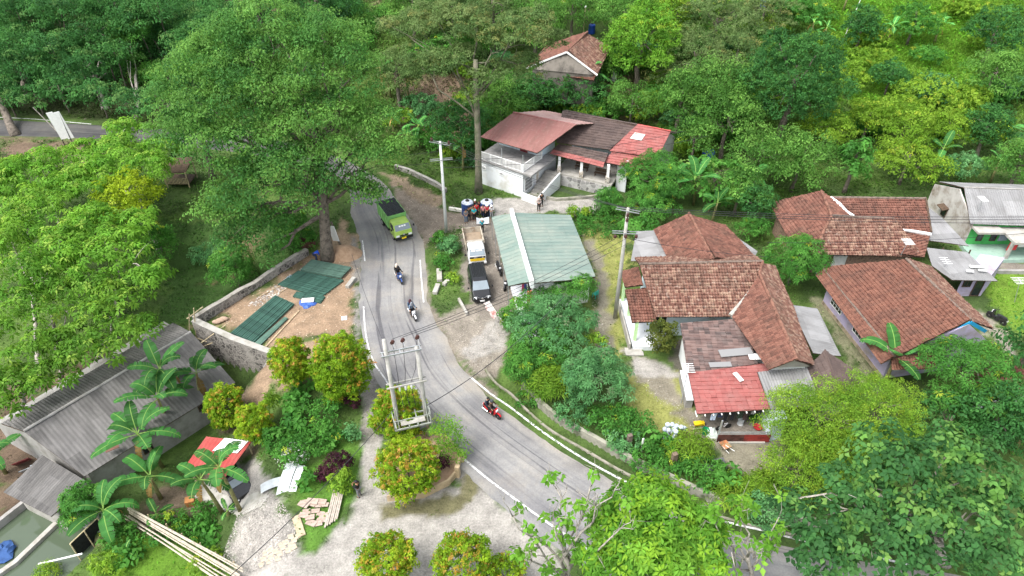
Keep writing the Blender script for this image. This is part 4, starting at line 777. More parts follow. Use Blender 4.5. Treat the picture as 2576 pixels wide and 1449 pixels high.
gr = R(1802, 1113, 0); gl = R(1933, 1113, 0)
for p in (R(1803, 1110, 0), R(1932, 1108, 0), R(1756, 1010, 0)): post(b, p, -.1, 2.25, .1, STEEL)
walls(b, [R(1933, 1110, 0), R(1962, 1104, 0), Vector((19.6, 38.5, 0)), Vector((18.9, 38.5, 0))], -.2, 2.25, BLUEW, 'side_wall'); walls(b, [(13.9, 38.4), (18.85, 38.4), (18.85, 42.0), (13.9, 42.0)], -.2, 2.6, WHITE)
fe = MB(); fe.beam(gr+Vector((0, 0, .45)), gr.lerp(gl, .5)+Vector((0, 0, .45)), .05, .75); fe.build('front_panel', mat('sooty red sheet', (.09, .035, .03), .6, .4, 3), b, world=True); fe = MB(); fe.beam(gr.lerp(gl, .5)+Vector((.01, 0, .45)), gl+Vector((0, 0, .45)), .05, .75); fe.build('front_panel', mat('red sheet', (.24, .03, .025), .6, .3, 3), b, world=True)
rr = MB(); [rr.beam(gr+Vector((0, .02, z)), gl+Vector((0, .02, z)), .05) for z in (.9, 1.1)]; rr.build('rail', STEEL, b, world=True); MB().beam(gr+Vector((.1, -.05, .04)), gl+Vector((-.3, -.05, .04)), .2, .2).build('kerb', CEMP, b, world=True)
[MB().beam(F0.lerp(F1, k/9)+Vector((0, .4, -.1)), F0.lerp(F1, k/9)+Vector((0, -.13, -.12)), .07).build('rafter', WHITE_T, b, world=True) for k in range(10)]
ln0, ln1 = R(1790, 1048, 2.05), R(1925, 1040, 2.05); cl_cols = [(.55, .62, .8), (.03, .04, .09), (.015, .015, .018), (.02, .02, .025), (.03, .045, .03), (.05, .03, .028), (.3, .3, .3), (.02, .02, .03)]
cl_lab = ['striped pale blue shirt', 'navy shirt', 'black trousers left of the green shirt', 'dark grey trousers', 'dark green shirt', 'dark brown trousers', 'grey cloth', 'black shirt beside the grey cloth']
for k, c in enumerate(cl_cols):
    p = ln0.lerp(ln1, k/8+.02)+Vector((0, .3, 0)); L = (.75, .5, .95, .9, .7, .95, .35, .45)[k]; x = .42 if k in (0, 1, 4, 7) else .3
    tag(MB().prism([p, p+Vector((x, 0, 0)), p+Vector((x*.95, .05, -L*.5)), p+Vector((x*.9, .02, -L)), p+Vector((x*.55, .0, -L)), p+Vector((x*.5, .03, -L*.55)), p+Vector((x*.45, 0, -L)), p+Vector((.02, .03, -L))], (0, .04, 0)).build('laundry', mat('cloth %d' % k, c, .95, .15, 6)), cl_lab[k]+' drying on the line in the red roofed shed', 'laundry', 'washing on the line')
ct = thing('counter', 'white tiled counter along the left side of the red roofed shed', 'counter', R(1724, 968, 0)); cw = [R(1711, 931, 1), R(1728, 931, 1), R(1746, 1006, 1), R(1727, 1006, 1)]; walls(ct, cw, .9, 1.0, TILEW, 'top'); walls(ct, [p.lerp(sum(cw, Vector())/4, .06) for p in cw], 0, .899, CEM, 'base')
# --- brown hip-roofed hut
b = thing('brown_roof_hut', 'small hut with a dark brown slab roof between the central house and the lilac house', 'hut', (22.8, 36, 0))
A1, A2 = R(2075, 881, 3.4), R(2112, 985, 3.2); panel(b, [A1, A2, R(2062, 1000, 2.6), R(2030, 926, 2.65)], 'slab', T_BRN); panel(b, [A1, R(2152, 932, 2.65), R(2165, 985, 2.6), A2], 'slab', T_BRN); ridge(b, A1, A2, T_BRN, .08)
walls(b, [R(2040, 940, 2.5), R(2066, 990, 2.5), R(2155, 980, 2.5), R(2143, 940, 2.5)], -.2, 2.5, CEMP)
# --- tiled house at the back right
b = thing('rear_tiled_house', 'clay tile roofed house with hip roof and white patched ridge behind the lilac house', 'house', (32, 57, 0))
A = R(2066, 480, 5.2); Bp = R(2092, 543, 5.0); C1 = R(2249, 551, 4.7); D1 = R(2325, 646, 3.0); D0 = R(2042, 641, 3.0); L0, L1 = R(1936, 512, 3.0), R(1980, 594, 3.0)
panel(b, [A, Bp, D0, L1, L0], 'tile', T_RED); panel(b, [Bp, C1, D1, D0], 'tile', T_PALE); panel(b, pq((2086, 497, 4.9), (2329, 500, 4.9), (2343, 585, 3.4), (2110, 585, 3.4)), 'tile', T_RED); panel(b, [A, R(2150, 545, 4.6), Bp], 'tile', T_RED)
ridge(b, A, Bp, RCAP); ridge(b, Bp, C1, RCAPG); ridge(b, Bp, D0, RCAP); ridge(b, R(2086, 497, 4.9), R(2329, 500, 4.9), RCAPG); ridge(b, R(2329, 500, 4.95), R(2343, 585, 3.45), WOODD, .1)
vg = MB(); vg.tube(pq((2090, 497, 5.0), (2110, 512, 4.95), (2130, 532, 4.8), (2148, 545, 4.7)), [.16, .2, .14, .2], 5); vg.build('white_flashing', WHITE_T, b, world=True)
panel(b, pq((2250, 578, 4.05), (2340, 588, 3.5), (2326, 646, 3.05), (2262, 640, 3.2)), 'tile', T_RED); MB().tube(pq((2262, 577, 4.15), (2300, 582, 3.95), (2340, 590, 3.6)), [.1, .16, .2], 5).build('white_flashing', WHITE_T, b, world=True)
panel(b, pq((2331, 519, 3.6), (2368, 546, 3.4), (2437, 619, 2.8), (2318, 602, 3.0)), 'corr', C_LIGHT, name='lean_to_roof', amp=.02)
walls(b, [(27.6, 53.2), (37.6, 53.0), (39.6, 56.5), (39.6, 60), (27.2, 60.6)], -.2, 2.85, BRICK); window(b, (27.6, 53.2), (37.6, 53.0), 1.4, 1.2, 1.9, .33, WHITE_T, 1, 1, gm=WHITE_T, name='door'); walls(b, [(29, 53.18), (39, 52.9), (39, 52.7), (29, 52.9)], -.2, .9, PURPLE, 'low_wall')
for p in ((40.6, 53.6), (43.0, 53.3)): post(b, p, -.1, 2.9, .1, WOODD)
# --- lilac house
b = thing('lilac_house', 'lilac walled house with a broad clay tile roof and blue gable boards', 'house', (33, 44, 0))
R1, R2 = R(2279, 651, 5.6), R(2441, 806, 5.4); E1, E2 = R(2070, 674, 3.3), R(2251, 898, 3.3)
panel(b, [R1, R2, E2, E1], 'tile', T_OR); panel(b, [R(2053, 694, 2.7), E1, E2, R(2215, 915, 2.7)], 'tile', T_OR, name='eave_roof'); panel(b, [R1, R(2342, 670, 3.6), R(2497, 829, 3.4), R2], 'tile', T_PALE); ridge(b, R1, R2, RCAPG); ridge(b, E1, E2, RCAPG, .1)
panel(b, pq((2243, 898, 3.05), (2378, 880, 3.05), (2352, 928, 2.3), (2242, 931, 2.3)), 'tile', T_OR, name='skirt_roof')
fp = [Vector((28.3, 48.9, 0)), Vector((29.7, 39.3, 0)), Vector((37.6, 40.8, 0)), Vector((36.6, 49.3, 0))]; walls(b, fp, -.3, 2.75, PURPLE)
gable(b, [Vector((29.7, 39.28, 2.75)), Vector((37.7, 40.8, 2.9)), Vector((35.05, 40.2, 5.15))], PURPLE, .12)
wb = MB(); apex = R2+Vector((0, -.12, -.1)); wb.beam(apex, R(2390, 838, 4.3), .05, .28); wb.beam(apex, R(2480, 834, 3.75), .05, .28); wb.build('barge_board', BLUEF, b, world=True)
window(b, fp[0], fp[1], 1.5, 1.7, 1.1, .2, WHITE_T, 4, 3); window(b, fp[0], fp[1], 1.5, 1.7, 1.1, .58, WHITE_T, 4, 3); window(b, fp[1], fp[2], 1.5, 1.9, 1.2, .21, WHITE_T, 4, 2); window(b, fp[1], fp[2], 3.5, .5, .4, .5, WHITE_T, 2, 1, name='vent')
MB().prism([Vector((*p.xy, -.3)) for p in (fp[0]+Vector((-.06, 0, 0)), fp[1]+Vector((-.06, -.06, 0)), fp[1]+Vector((.2, .2, 0)), fp[0]+Vector((.2, 0, 0)))], (0, 0, .65)).build('wall_base', mat('stained plinth', (.33, .27, .19), .9, .3, 1.5), b, world=True)
panel(b, pq((2330, 624, 3.0), (2432, 634, 2.9), (2510, 707, 2.5), (2395, 704, 2.6), (2345, 668, 2.8)), 'corr', C_LIGHT, name='annex_roof', amp=.02, label='patched grey roof of the back annex')
an = [R(2400, 745, 0), R(2466, 745, 0), R(2500, 700, 0), R(2440, 690, 0)]; walls(b, an, -.2, 2.4, PURPLE, 'annex_wall'); window(b, an[0], an[1], 1.05, .75, 1.9, .72, WOODD, 1, 1, name='door'); window(b, an[0], an[1], 1.5, .7, .7, .25, WOODD, 2, 1)
for x, y, L, w_ in ((2460, 671, 1.4, .35), (2440, 682, .6, .3), (2472, 680, .7, .25)): MB().box((0, 0, 0), (L, w_, .04), -.1).build('loose_sheet', WHITE_T, b).location = R(x, y, 2.9)-b.location
# --- green walled house at the right edge
b = thing('green_walled_house', 'house with bright green front wall under a long grey corrugated roof at the right edge', 'house', (48.5, 60, 0))
R1, R2 = R(2425, 472, 4.8), R(2680, 480, 4.8); E1, E2 = R(2441, 563, 3.0), R(2700, 572, 3.0); panel(b, [R1, R2, E2, E1], 'corr', C_GREY if False else C_LIGHT); panel(b, [R1, R2, R2+Vector((0, 4, -1.6)), R1+Vector((0, 4, -1.6))], 'corr', C_LIGHT); ridge(b, R1, R2, CEM, .1)
walls(b, [(45.6, 57.9), (57, 57.9), (57, 65.4), (45.6, 65.4)], -.2, 2.95, GREENW); MB().prism([Vector((45.45, 57.7, -.2)), Vector((45.45, 57.7, 2.9)), Vector((45.45, 61.6, 4.65)), Vector((45.45, 65.5, 3.0)), Vector((45.45, 65.5, -.2))], (.14, 0, 0)).build('gable_wall', mat('peeling white wall', (.42, .4, .37), .9, .25, .9, col2=(.2, .16, .12)), b, world=True)
for f in (.12, .24, .42): window(b, (45.6, 57.9), (57, 57.9), 1.6, .55, 1.5, f, WOODD, 1, 1)
aw = MB(); aw.box((46.9, 57.2, 2.55), (2.6, 1.3, .2)); aw.box((51.5, 56.4, 2.4), (6.3, 2.8, .22)); aw.build('concrete_awning', CEMP, b, world=True); walls(b, [(45.4, 55.2), (57, 55.2), (57, 57.88), (45.4, 57.88)], -.2, .4, MINT, 'porch_floor')
post(b, (48.5, 55.4), .4, 2.3, .25, CEMP, 'column'); MB().beam((45.5, 62.3, 2.2), (44.8, 62.3, 2.0), 1.2, .08).build('window_hood', WOODD, b, world=True); window(b, (45.45, 65.5), (45.45, 57.7), 1.6, .8, 1.1, .42, WOODD, 1, 1)
lw = MB(); lw.beam((43.6, 53.6, .15), (60, 53.2, .15), .3, .5); lw.build('porch_edge', CEM, b, world=True)
for k, (c, lab) in enumerate((((.6, .06, .06), 'red cloth drying on the green house porch'), ((.75, .75, .72), 'white cloth drying at the right edge on the green house porch'), ((.25, .27, .34), 'grey-blue cloth drying next to the porch column of the green house'))):
    p = R((2530, 2560, 2508)[k], (630, 622, 606)[k], 1.2); tag(MB().prism([p, p+Vector((.95, 0, .05)), p+Vector((.9, 0, .95)), p+Vector((.05, 0, .95))], (.02, .05, 0)).build('laundry', mat(lab, c, .9, .1, 5)), lab, 'laundry')
# --- tiled house up the slope
g = G(1450, 195); zb = h(10, 99); b = thing('hillside_house', 'old clay tile roofed house among the trees up the slope behind the white house', 'house', (10, 101, zb))
A, B2_ = R(1478, 80, zb+5.2), R(1426, 131, zb+4.8); l0, l1 = R(1378, 112, zb+2.8), R(1322, 172, zb+2.6); q0, q1 = R(1533, 122, zb+2.8), R(1503, 189, zb+2.6)
panel(b, [A, B2_, l1, l0], 'tile', T_RED); panel(b, [A, q0, q1, B2_], 'tile', T_PALE); ridge(b, A, B2_, RCAP); panel(b, pq((1424, 165, zb+2.7), (1500, 182, zb+2.6), (1494, 204, zb+2.0), (1418, 192, zb+2.0)), 'tile', T_OR, name='skirt_roof')
ft = [l1.lerp(q1, .1), q1.lerp(l1, .06), q0.lerp(l0, .08), l0.lerp(q0, .08)]; OLDW = mat('old dim wall', (.15, .135, .115), .9, .3, 1.2); walls(b, ft, zb-1.5, zb+2.55, OLDW); gable(b, [Vector((*ft[0].xy, zb+2.55)), Vector((*ft[1].xy, zb+2.55)), B2_-Vector((0, 0, .15))+(A-B2_)*.06], OLDW, .1)
bg = MB(); bg.beam(B2_, l1, .05, .22); bg.beam(B2_, q1, .05, .22); bg.build('barge_board', WHITE_T, b, world=True)
# --- bamboo hut under the big tree
p = G(462, 462); b = thing('bamboo_hut', 'dark little bamboo hut half hidden under the big tree', 'hut', p); p = Vector(p); z0 = p.z
panel(b, [p+Vector((-1.6, -1.2, 2.0)), p+Vector((1.2, -1.0, 2.0)), p+Vector((1.2, 1.6, 2.6)), p+Vector((-1.6, 1.6, 2.6))], 'flat', WOODD)
hb = MB(); [hb.beam(p+Vector((-1.5+k*.16, -1.0, .5)), p+Vector((-1.5+k*.16, -1.0, 1.3)), .06, up=(0, 1, 0)) for k in range(17)]; hb.build('bamboo_rail', BAMBOO, b, world=True)
for x, y in ((-1.4, -1), (1.1, -1), (1.1, 1.4), (-1.4, 1.4)): post(b, p+Vector((x, y, 0)), z0-.2, z0+2.05, .1, BAMBOO)
walls(b, [p+Vector((-1.4, -.9, 0)), p+Vector((1.1, -.9, 0)), p+Vector((1.1, 1.4, 0)), p+Vector((-1.4, 1.4, 0))], z0+.4, z0+.5, WOODD, 'floor')
# --- pale low building partly hidden bottom right
b = thing('hidden_shed', 'white-walled shed showing through the dark trees at the right edge', 'shed', R(2480, 1010, 0)); walls(b, [R(2440, 1030, 0), R(2600, 1015, 0), R(2600, 940, 0), R(2450, 960, 0)], -.2, 1.9, WHITE); panel(b, pq((2425, 1000, 2.0), (2620, 985, 2.0), (2600, 900, 2.6), (2440, 915, 2.6)), 'tile', T_OR)
# ------------------------------------------------------------------ masonry walls, pond, drains
def wall_line(name, label, pts, tops, bots, t, m, cat='wall', capm=None):
    th = thing(name, label, cat, (pts[0][0], pts[0][1], bots[0])); mb = MB(); P = [Vector((p[0], p[1], 0)) for p in pts]
    L, Rr = [], []
    for i, p in enumerate(P):
        d = (P[min(i+1, len(P)-1)]-P[max(i-1, 0)]).normalized(); n = Vector((-d.y, d.x, 0))*t/2; L.append(p+n); Rr.append(p-n)
    rings = [[Vector((*L[i].xy, bots[i])), Vector((*Rr[i].xy, bots[i])), Vector((*Rr[i].xy, tops[i])), Vector((*L[i].xy, tops[i]))] for i in range(len(P))]
    mb.loft(rings); mb.build('wall', m, th, world=True)
    if capm:
        u = Vector((0, 0, .003)); rings = [[L[i].lerp(Rr[i], -.06)+Vector((0, 0, tops[i]))+u, L[i].lerp(Rr[i], 1.06)+Vector((0, 0, tops[i]))+u, L[i].lerp(Rr[i], 1.06)+Vector((0, 0, tops[i]+.08)), L[i].lerp(Rr[i], -.06)+Vector((0, 0, tops[i]+.08))] for i in range(len(P))]
        MB().loft(rings).build('coping', capm, th, world=True)
    return th
n = 9; pts = [WA.lerp(WB, k/(n-1)) for k in range(n)]
wall_line('retaining_wall', 'rubble stone wall running up to the big tree along the dirt lot', pts, [.95+.05*math.sin(k*2.1)-.25*k/(n-1)-(.25 if k == 4 else 0) for k in range(n)], [-3.2]*n, .4, S_WALL, capm=mat('stained coping', (.29, .27, .24), .9, .25, 1.5, col2=(.13, .12, .1)))
pts = [WA+Vector((.1, -.25, 0)), WA.lerp(WC, .5)+Vector((0, -.2, 0)), WC]; wall_line('retaining_wall', 'tall rubble stone retaining wall facing the grey roofed house', pts, [.93, .45, .2], [-4.2]*3, .5, S_WALL, capm=CEMP)
pts = [WC, R(668, 915, -.3), R(636, 962, -1.5)]; wall_line('retaining_wall', 'sloping end of the stone retaining wall going down to the banana plants', pts, [.19, -.5, -2.2], [-4.2]*3, .45, S_WALL)
def strip_h(px, w, top, bot, name, label, m, dz=0):
    P = [G(*p) for p in px]; zs = [0.0]*len(P); return wall_line(name, label, P, [z+top for z in zs], [z+bot for z in zs], w, m)
DP = crom([p[:2] for p in DITCH], 4); dn = np.gradient(DP, axis=0); dn = dn/np.linalg.norm(dn, axis=1, keepdims=True); dl = np.stack([-dn[:, 1], dn[:, 0]], 1)
wall_line('drain_edge', 'low concrete edge of the roadside drain on the road side', [(*p, 0) for p in DP-dl*.55], [.12]*len(DP), [-.8]*len(DP), .16, mat('mossy kerb', (.25, .23, .19), .95, .3, 1.5, col2=(.1, .12, .05))); wall_line('drain_wall', 'mossy concrete wall on the house side of the roadside drain', [(*p, 0) for p in (DP+dl*.6)[8:]], [.55]*(len(DP)-8), [-.8]*(len(DP)-8), .3, mat('mossy concrete', (.28, .27, .22), .95, .3, 1.2, col2=(.07, .09, .04)))
wall_line('bank_wall', 'low stone wall below the banana grove at the road bend', [G(*p) for p in ((995, 425), (1030, 436), (1070, 455), (1100, 470), (1122, 486))], [.55]*5, [-.4]*5, .3, S_WALL, capm=CEMP)
wall_line('path_wall', 'mossy concrete wall along the path below the white house', [G(*p) for p in ((1330, 492), (1400, 505), (1470, 500), (1530, 492))], [.35]*4, [-.4]*4, .25, mat('mossy concrete', (.28, .27, .22)))
WATER = bpy.data.materials.new('green pond water'); nt, N_, L_ = nodes(WATER); o_ = N_.new('ShaderNodeOutputMaterial'); b_ = N_.new('ShaderNodeBsdfPrincipled'); L_.new(b_.outputs[0], o_.inputs[0]); b_.inputs['Base Color'].default_value = (.075, .1, .065, 1); b_.inputs['Roughness'].default_value = .05
n_ = N_.new('ShaderNodeTexNoise'); n_.inputs['Scale'].default_value = 2; bp_ = N_.new('ShaderNodeBump'); bp_.inputs['Strength'].default_value = .05; L_.new(n_.outputs[0], bp_.inputs['Height']); L_.new(bp_.outputs[0], b_.inputs['Normal'])
PX = [(p[0]+d[0], p[1]+d[1]) for p, d in zip(POND, [(0, 0)]*9)]
tag(mesh_np('pond_water', [(p[0], p[1], -4.05) for p in POND], [tuple(range(9))], None, (WATER,)), kind='structure')
wall_line('pond_wall', 'concrete wall dividing the fish pond', [R(-40, 1470, -3.9), R(40, 1415, -3.9), R(168, 1292, -3.9)], [-3.75]*3, [-5]*3, .35, CEMP); wall_line('pond_wall', 'earth-stained concrete edge on the far side of the fish pond', [R(-40, 1340, -3.5), R(60, 1262, -3.5), R(125, 1232, -3.5)], [-3.4]*3, [-5]*3, .3, CEM)
wall_line('pond_wall', 'rough concrete edge at the house end of the fish pond', [R(125, 1240, -3.5), R(172, 1290, -3.5), R(240, 1330, -3.5)], [-3.4]*3, [-5]*3, .3, CEM)
sheet('courtyard', [(140, 1290), (215, 1215), (300, 1330), (262, 1352), (170, 1300)], CEMP, .04, .2, .08)
# ------------------------------------------------------------------ vehicles
BLACKP = mat('black car paint', (.012, .013, .015), .25, .1, 2, spec=.6); RUBBER = mat('tyre rubber', (.02, .02, .02), .85, .2, 8); CHROME = mat('bright metal', (.6, .6, .6), .3, .05, 3, metal=.8); PLAST = mat('black plastic', (.02, .02, .022), .5, .2, 6)
LGREEN = mat('lime truck paint', (.34, .5, .1), .4, .08, 1.5); SGREEN = mat('light green steel', (.2, .46, .14), .5, .1, 1.5, col2=(.17, .3, .11)); LAMP = mat('headlamp glass', (.8, .82, .85), .15, .05, 4, spec=.7); PLATEY = mat('yellow plate', (.85, .62, .02), .5, .05, 8); PLATEW = mat('white plate', (.75, .75, .75), .5, .05, 8)
WIND = mat('windscreen', (.2, .24, .27), .08, .1, 1.0, spec=.8); YEL = mat('yellow paint', (.8, .55, .02), .5, .08, 4); WPAINT = mat('white truck paint', (.72, .73, .73), .45, .08, 2, col2=(.45, .43, .4)); REDP = mat('red fairing', (.5, .015, .02), .3, .1, 3)
def wheel(parent, x, y, r, w, rim=CHROME):
    M = Matrix.Rotation(PI/2, 4, 'Y')
    t = MB().lathe([(r*.55, -w/2), (r*.93, -w/2), (r, -w*.32), (r, w*.32), (r*.93, w/2), (r*.55, w/2)], (0, 0, 0), 16, M).build('wheel', RUBBER, parent, smooth=False); t.location = (x, y, r)
    MB().lathe([(r*.54, -w*.52), (r*.2, -w*.42), (r*.2, w*.42), (r*.54, w*.52)], (0, 0, 0), 12, M).build('rim', rim, t); return t
def ring(y, w, z0, z1, wr, z2, c=.12):
    return [Vector(p) for p in ((-w*.9, y, z0), (-w, y, z0+.12), (-w, y, z1), (-wr, y, z2-c), (-wr+c, y, z2), (wr-c, y, z2), (wr, y, z2-c), (w, y, z1), (w, y, z0+.12), (w*.9, y, z0))]
def pane(parent, name, m, quad, out, t=.015):
    q = [Vector(p) for p in quad]; n = (q[1]-q[0]).cross(q[2]-q[0]).normalized()
    if n.dot(Vector(out)) < 0: n = -n
    return MB().prism([p+n*.004 for p in q], n*t).build(name, m, parent)
def txt(body, size, M, m, parent, name='lettering'):
    cu = bpy.data.curves.new(name, 'FONT'); cu.body = body; cu.size = size; cu.align_x = 'CENTER'; cu.align_y = 'CENTER'; cu.extrude = .004; o = bpy.data.objects.new(name, cu); COL.objects.link(o); dg = bpy.context.evaluated_depsgraph_get()
    me = bpy.data.meshes.new_from_object(o.evaluated_get(dg)); bpy.data.objects.remove(o); me.materials.clear(); me.materials.append(m); r = bpy.data.objects.new(name, me); COL.objects.link(r); r.parent = parent; r.matrix_local = M; return r
def facing(y, z, tilt):      # text plane looking to +Y, tilted back; reads left to right for someone in front
    return Matrix.Translation((0, y, z)) @ Matrix.Rotation(PI, 4, 'Z') @ Matrix.Rotation(PI/2-tilt, 4, 'X')
def mirrors(t, x, y, z, s=.22):
    for a in (-1, 1): m = MB(); m.beam((a*(x-.12), y, z-.05), (a*(x+.2), y+.1, z), .03); m.box((a*(x+.25), y+.1, z+.02), (.14, .09, s)); m.build('mirror', PLAST, t)
# dump truck under way
hd = Vector((.47, -.88, 0)).normalized(); fr = Vector((-11.0, 58.85, 0)); rz = math.atan2(-hd.x, hd.y); L = 5.0; Ct = fr-hd*(L/2)
t = thing('dump_truck', 'lime green dump truck with a black tarpaulin over its bed coming round the bend', 'truck', Ct+Vector((0, 0, .06)), rz)
mb = MB(); rg = [ring(.95, .93, .45, 1.3, .86, 2.05), ring(1.75, .93, .45, 1.3, .86, 2.08), ring(2.05, .93, .45, 1.3, .86, 1.98), ring(2.44, .92, .5, 1.22, .9, 1.3, .05), ring(2.5, .9, .5, .8, .88, .95, .04)]; mb.loft(rg); mb.build('cab', LGREEN, t)
pane(t, 'windscreen', WIND, [(-.76, 2.1, 1.9), (.76, 2.1, 1.9), (.82, 2.4, 1.36), (-.82, 2.4, 1.36)], (0, 1, .4))
for s in (-1, 1): pane(t, 'side_window', GLASS, [(s*.92, 1.2, 1.35), (s*.92, 2.1, 1.35), (s*.875, 1.9, 1.86), (s*.875, 1.2, 1.86)], (s, 0, 0), .02); MB().box((s*.66, 2.5, .82), (.36, .06, .2)).build('headlight', LAMP, t)
MB().box((0, 2.51, .83), (.94, .05, .16)).build('grille', PLAST, t); MB().box((0, 2.5, .53), (1.88, .16, .3)).build('bumper', PLAST, t); MB().box((.05, 2.6, .56), (.46, .03, .17)).build('number_plate', PLATEY, t); MB().box((0, 2.545, .95), (.2, .02, .14)).build('badge', CHROME, t)
[pane(t, 'windscreen_sticker', WHITE_T, [(x-.1, 2.155, 1.82), (x+.1, 2.155, 1.82), (x+.1, 2.225, 1.69), (x-.1, 2.225, 1.69)], (0, 1, .4), .03) for x in (.26, 0, -.26)]; mirrors(t, .95, 2.2, 1.6)
mb = MB(); x, y0, y1, z0, z1 = .98, -2.5, .8, .95, 2.35
for s in (-1, 1): mb.beam((s*x, y0, (z0+z1)/2), (s*x, y1, (z0+z1)/2), .06, z1-z0)
mb.box((0, y0, (z0+z1)/2), (2*x-.06, .06, z1-z0)); mb.box((0, y1, (z0+z1)/2), (2*x-.06, .06, z1-z0)); mb.box((0, (y0+y1)/2, z0+.03), (2*x-.06, y1-y0-.06, .06))
for k in range(5):
    for s in (-1, 1): mb.box((s*(x+.05), y0+.3+k*.7, (z0+z1)/2), (.05, .08, z1-z0-.1))
for k in range(3): mb.box((-.6+k*.6, y1+.055, (z0+z1)/2), (.07, .05, z1-z0-.1))
mb.build('bed', SGREEN, t)
N = 14; tv = [Vector((-x+.02+(2*x-.04)*i/N, y0+.03+(y1-y0-.06)*j/N, z1+.02+.11*math.sin(PI*i/N)*math.sin(PI*j/N)+.03*math.sin(i*2.1+j*1.3))) for j in range(N+1) for i in range(N+1)]
MB().add(tv, [(j*(N+1)+i, j*(N+1)+i+1, (j+1)*(N+1)+i+1, (j+1)*(N+1)+i) for j in range(N) for i in range(N)]).build('tarpaulin', mat('black tarpaulin', (.012, .016, .018), .6, .3, 3), t)
ch = MB(); ch.box((-.4, -.3, .7), (.12, 4.6, .25)); ch.box((.4, -.3, .7), (.12, 4.6, .25)); ch.build('chassis', PLAST, t)
for s in (-1, 1): wheel(t, s*.8, 1.65, .4, .24); wheel(t, s*.76, -1.5, .42, .42); MB().box((s*.8, -.1, .6), (.25, .9, .4)).build('side_tank', PLAST, t)
MB().box((0, -2.55, .75), (1.5, .05, .12)).build('rear_bar', PLAST, t)
# small parked truck with open timber bed
hd = Vector((.17, -.985, 0)).normalized(); fr = Vector((-3.33, 54.5, 0)); rz = math.atan2(-hd.x, hd.y); Ct = fr-hd*2.45
t = thing('small_truck', 'small white pickup truck with yellow grille and open rusty bed parked behind the black van', 'truck', Ct, rz)
mb = MB(); mb.loft([ring(.75, .84, .45, 1.2, .78, 1.85), ring(1.6, .84, .45, 1.2, .78, 1.88), ring(1.85, .84, .45, 1.2, .78, 1.8), ring(2.3, .84, .45, 1.15, .82, 1.22, .05), ring(2.4, .83, .5, .85, .81, 1.0, .04)]); mb.build('cab', WPAINT, t)
pane(t, 'windscreen', WIND, [(-.7, 1.88, 1.74), (.7, 1.88, 1.74), (.76, 2.28, 1.26), (-.76, 2.28, 1.26)], (0, 1, .4))
for s in (-1, 1): pane(t, 'side_window', GLASS, [(s*.835, 1.0, 1.26), (s*.835, 1.9, 1.26), (s*.79, 1.7, 1.7), (s*.79, 1.0, 1.7)], (s, 0, 0), .02); MB().box((s*.74, 2.42, .5), (.26, .12, .2)).build('bumper_end', WHITE_T, t); MB().box((s*.62, 2.41, .68), (.3, .03, .1)).build('headlight', LAMP, t)
pane(t, 'black_band', PLAST, [(-.78, 2.315, 1.19), (.78, 2.315, 1.19), (.78, 2.39, 1.0), (-.78, 2.39, 1.0)], (0, 1, .4)); mb = MB(); [mb.box((0, 2.41, .98-k*.075), (1.4, .03, .055)) for k in range(4)]; mb.build('grille', YEL, t); MB().box((0, 2.41, .5), (1.2, .1, .16)).build('bumper', PLAST, t)
[pane(t, 'windscreen_sticker', WHITE_T, [(x-w, 1.935, 1.675), (x+w, 1.935, 1.675), (x+w, 1.995, 1.6), (x-w, 1.995, 1.6)], (0, 1, .4), .03) for x, w in ((.36, .2), (-.22, .28))]; txt('ISUZU', .11, facing(2.375, 1.1, .35) @ Matrix.Translation((-.2, 0, .02)), WHITE_T, t); txt('125', .13, facing(2.375, 1.1, .35) @ Matrix.Translation((.5, 0, .02)), WHITE_T, t); mirrors(t, .88, 2.05, 1.35)
mb = MB(); x, y0, y1, z0, z1 = .9, -2.45, .6, .85, 1.5
for s in (-1, 1): mb.beam((s*x, y0, (z0+z1)/2), (s*x, y1, (z0+z1)/2), .05, z1-z0); mb.box((s*(x+.03), (y0+y1)/2, z1+.02), (.1, y1-y0, .05))
mb.box((0, y0, (z0+z1)/2), (2*x-.06, .05, z1-z0)); mb.box((0, y1, (z0+z1)/2+.2), (2*x-.06, .05, z1-z0+.4)); mb.build('bed', mat('rusty cream bed', (.4, .36, .29), .8, .2, 2, col2=(.2, .12, .07)), t)
MB().box((0, (y0+y1)/2, z0+.02), (2*x-.06, y1-y0-.06, .05)).build('bed_floor', mat('sandy bed floor', (.28, .22, .16), .95, .2, 2, col2=(.2, .15, .1)), t); MB().box((0, .62, 1.86), (1.5, .3, .06)).build('cab_rack', CEMP, t)
for s in (-1, 1): wheel(t, s*.72, 1.55, .36, .22); wheel(t, s*.7, -1.4, .36, .36)
MB().box((0, -.4, .65), (.7, 4.2, .2)).build('chassis', PLAST, t)
# black van
hd = Vector((.18, -.984, 0)).normalized(); fr = Vector((-2.68, 48.75, 0)); rz = math.atan2(-hd.x, hd.y); Ct = fr-hd*2.1
t = thing('black_van', 'glossy black van with a white number plate parked beside the green roofed shop', 'van', Ct, rz)
mb = MB(); mb.loft([ring(-2.1, .8, .35, 1.0, .68, 1.6, .1), ring(-2.0, .84, .28, 1.05, .72, 1.8, .12), ring(.3, .85, .25, 1.05, .72, 1.85, .12), ring(.7, .85, .25, 1.05, .7, 1.76, .1), ring(1.42, .85, .25, 1.0, .8, 1.12, .05), ring(1.95, .82, .25, .8, .76, .9, .05), ring(2.1, .74, .3, .62, .68, .72, .05)]); mb.build('body', BLACKP, t, smooth=False, bevel=.02)
pane(t, 'windscreen', WIND, [(-.64, .76, 1.7), (.64, .76, 1.7), (.76, 1.38, 1.16), (-.76, 1.38, 1.16)], (0, 1, .5))
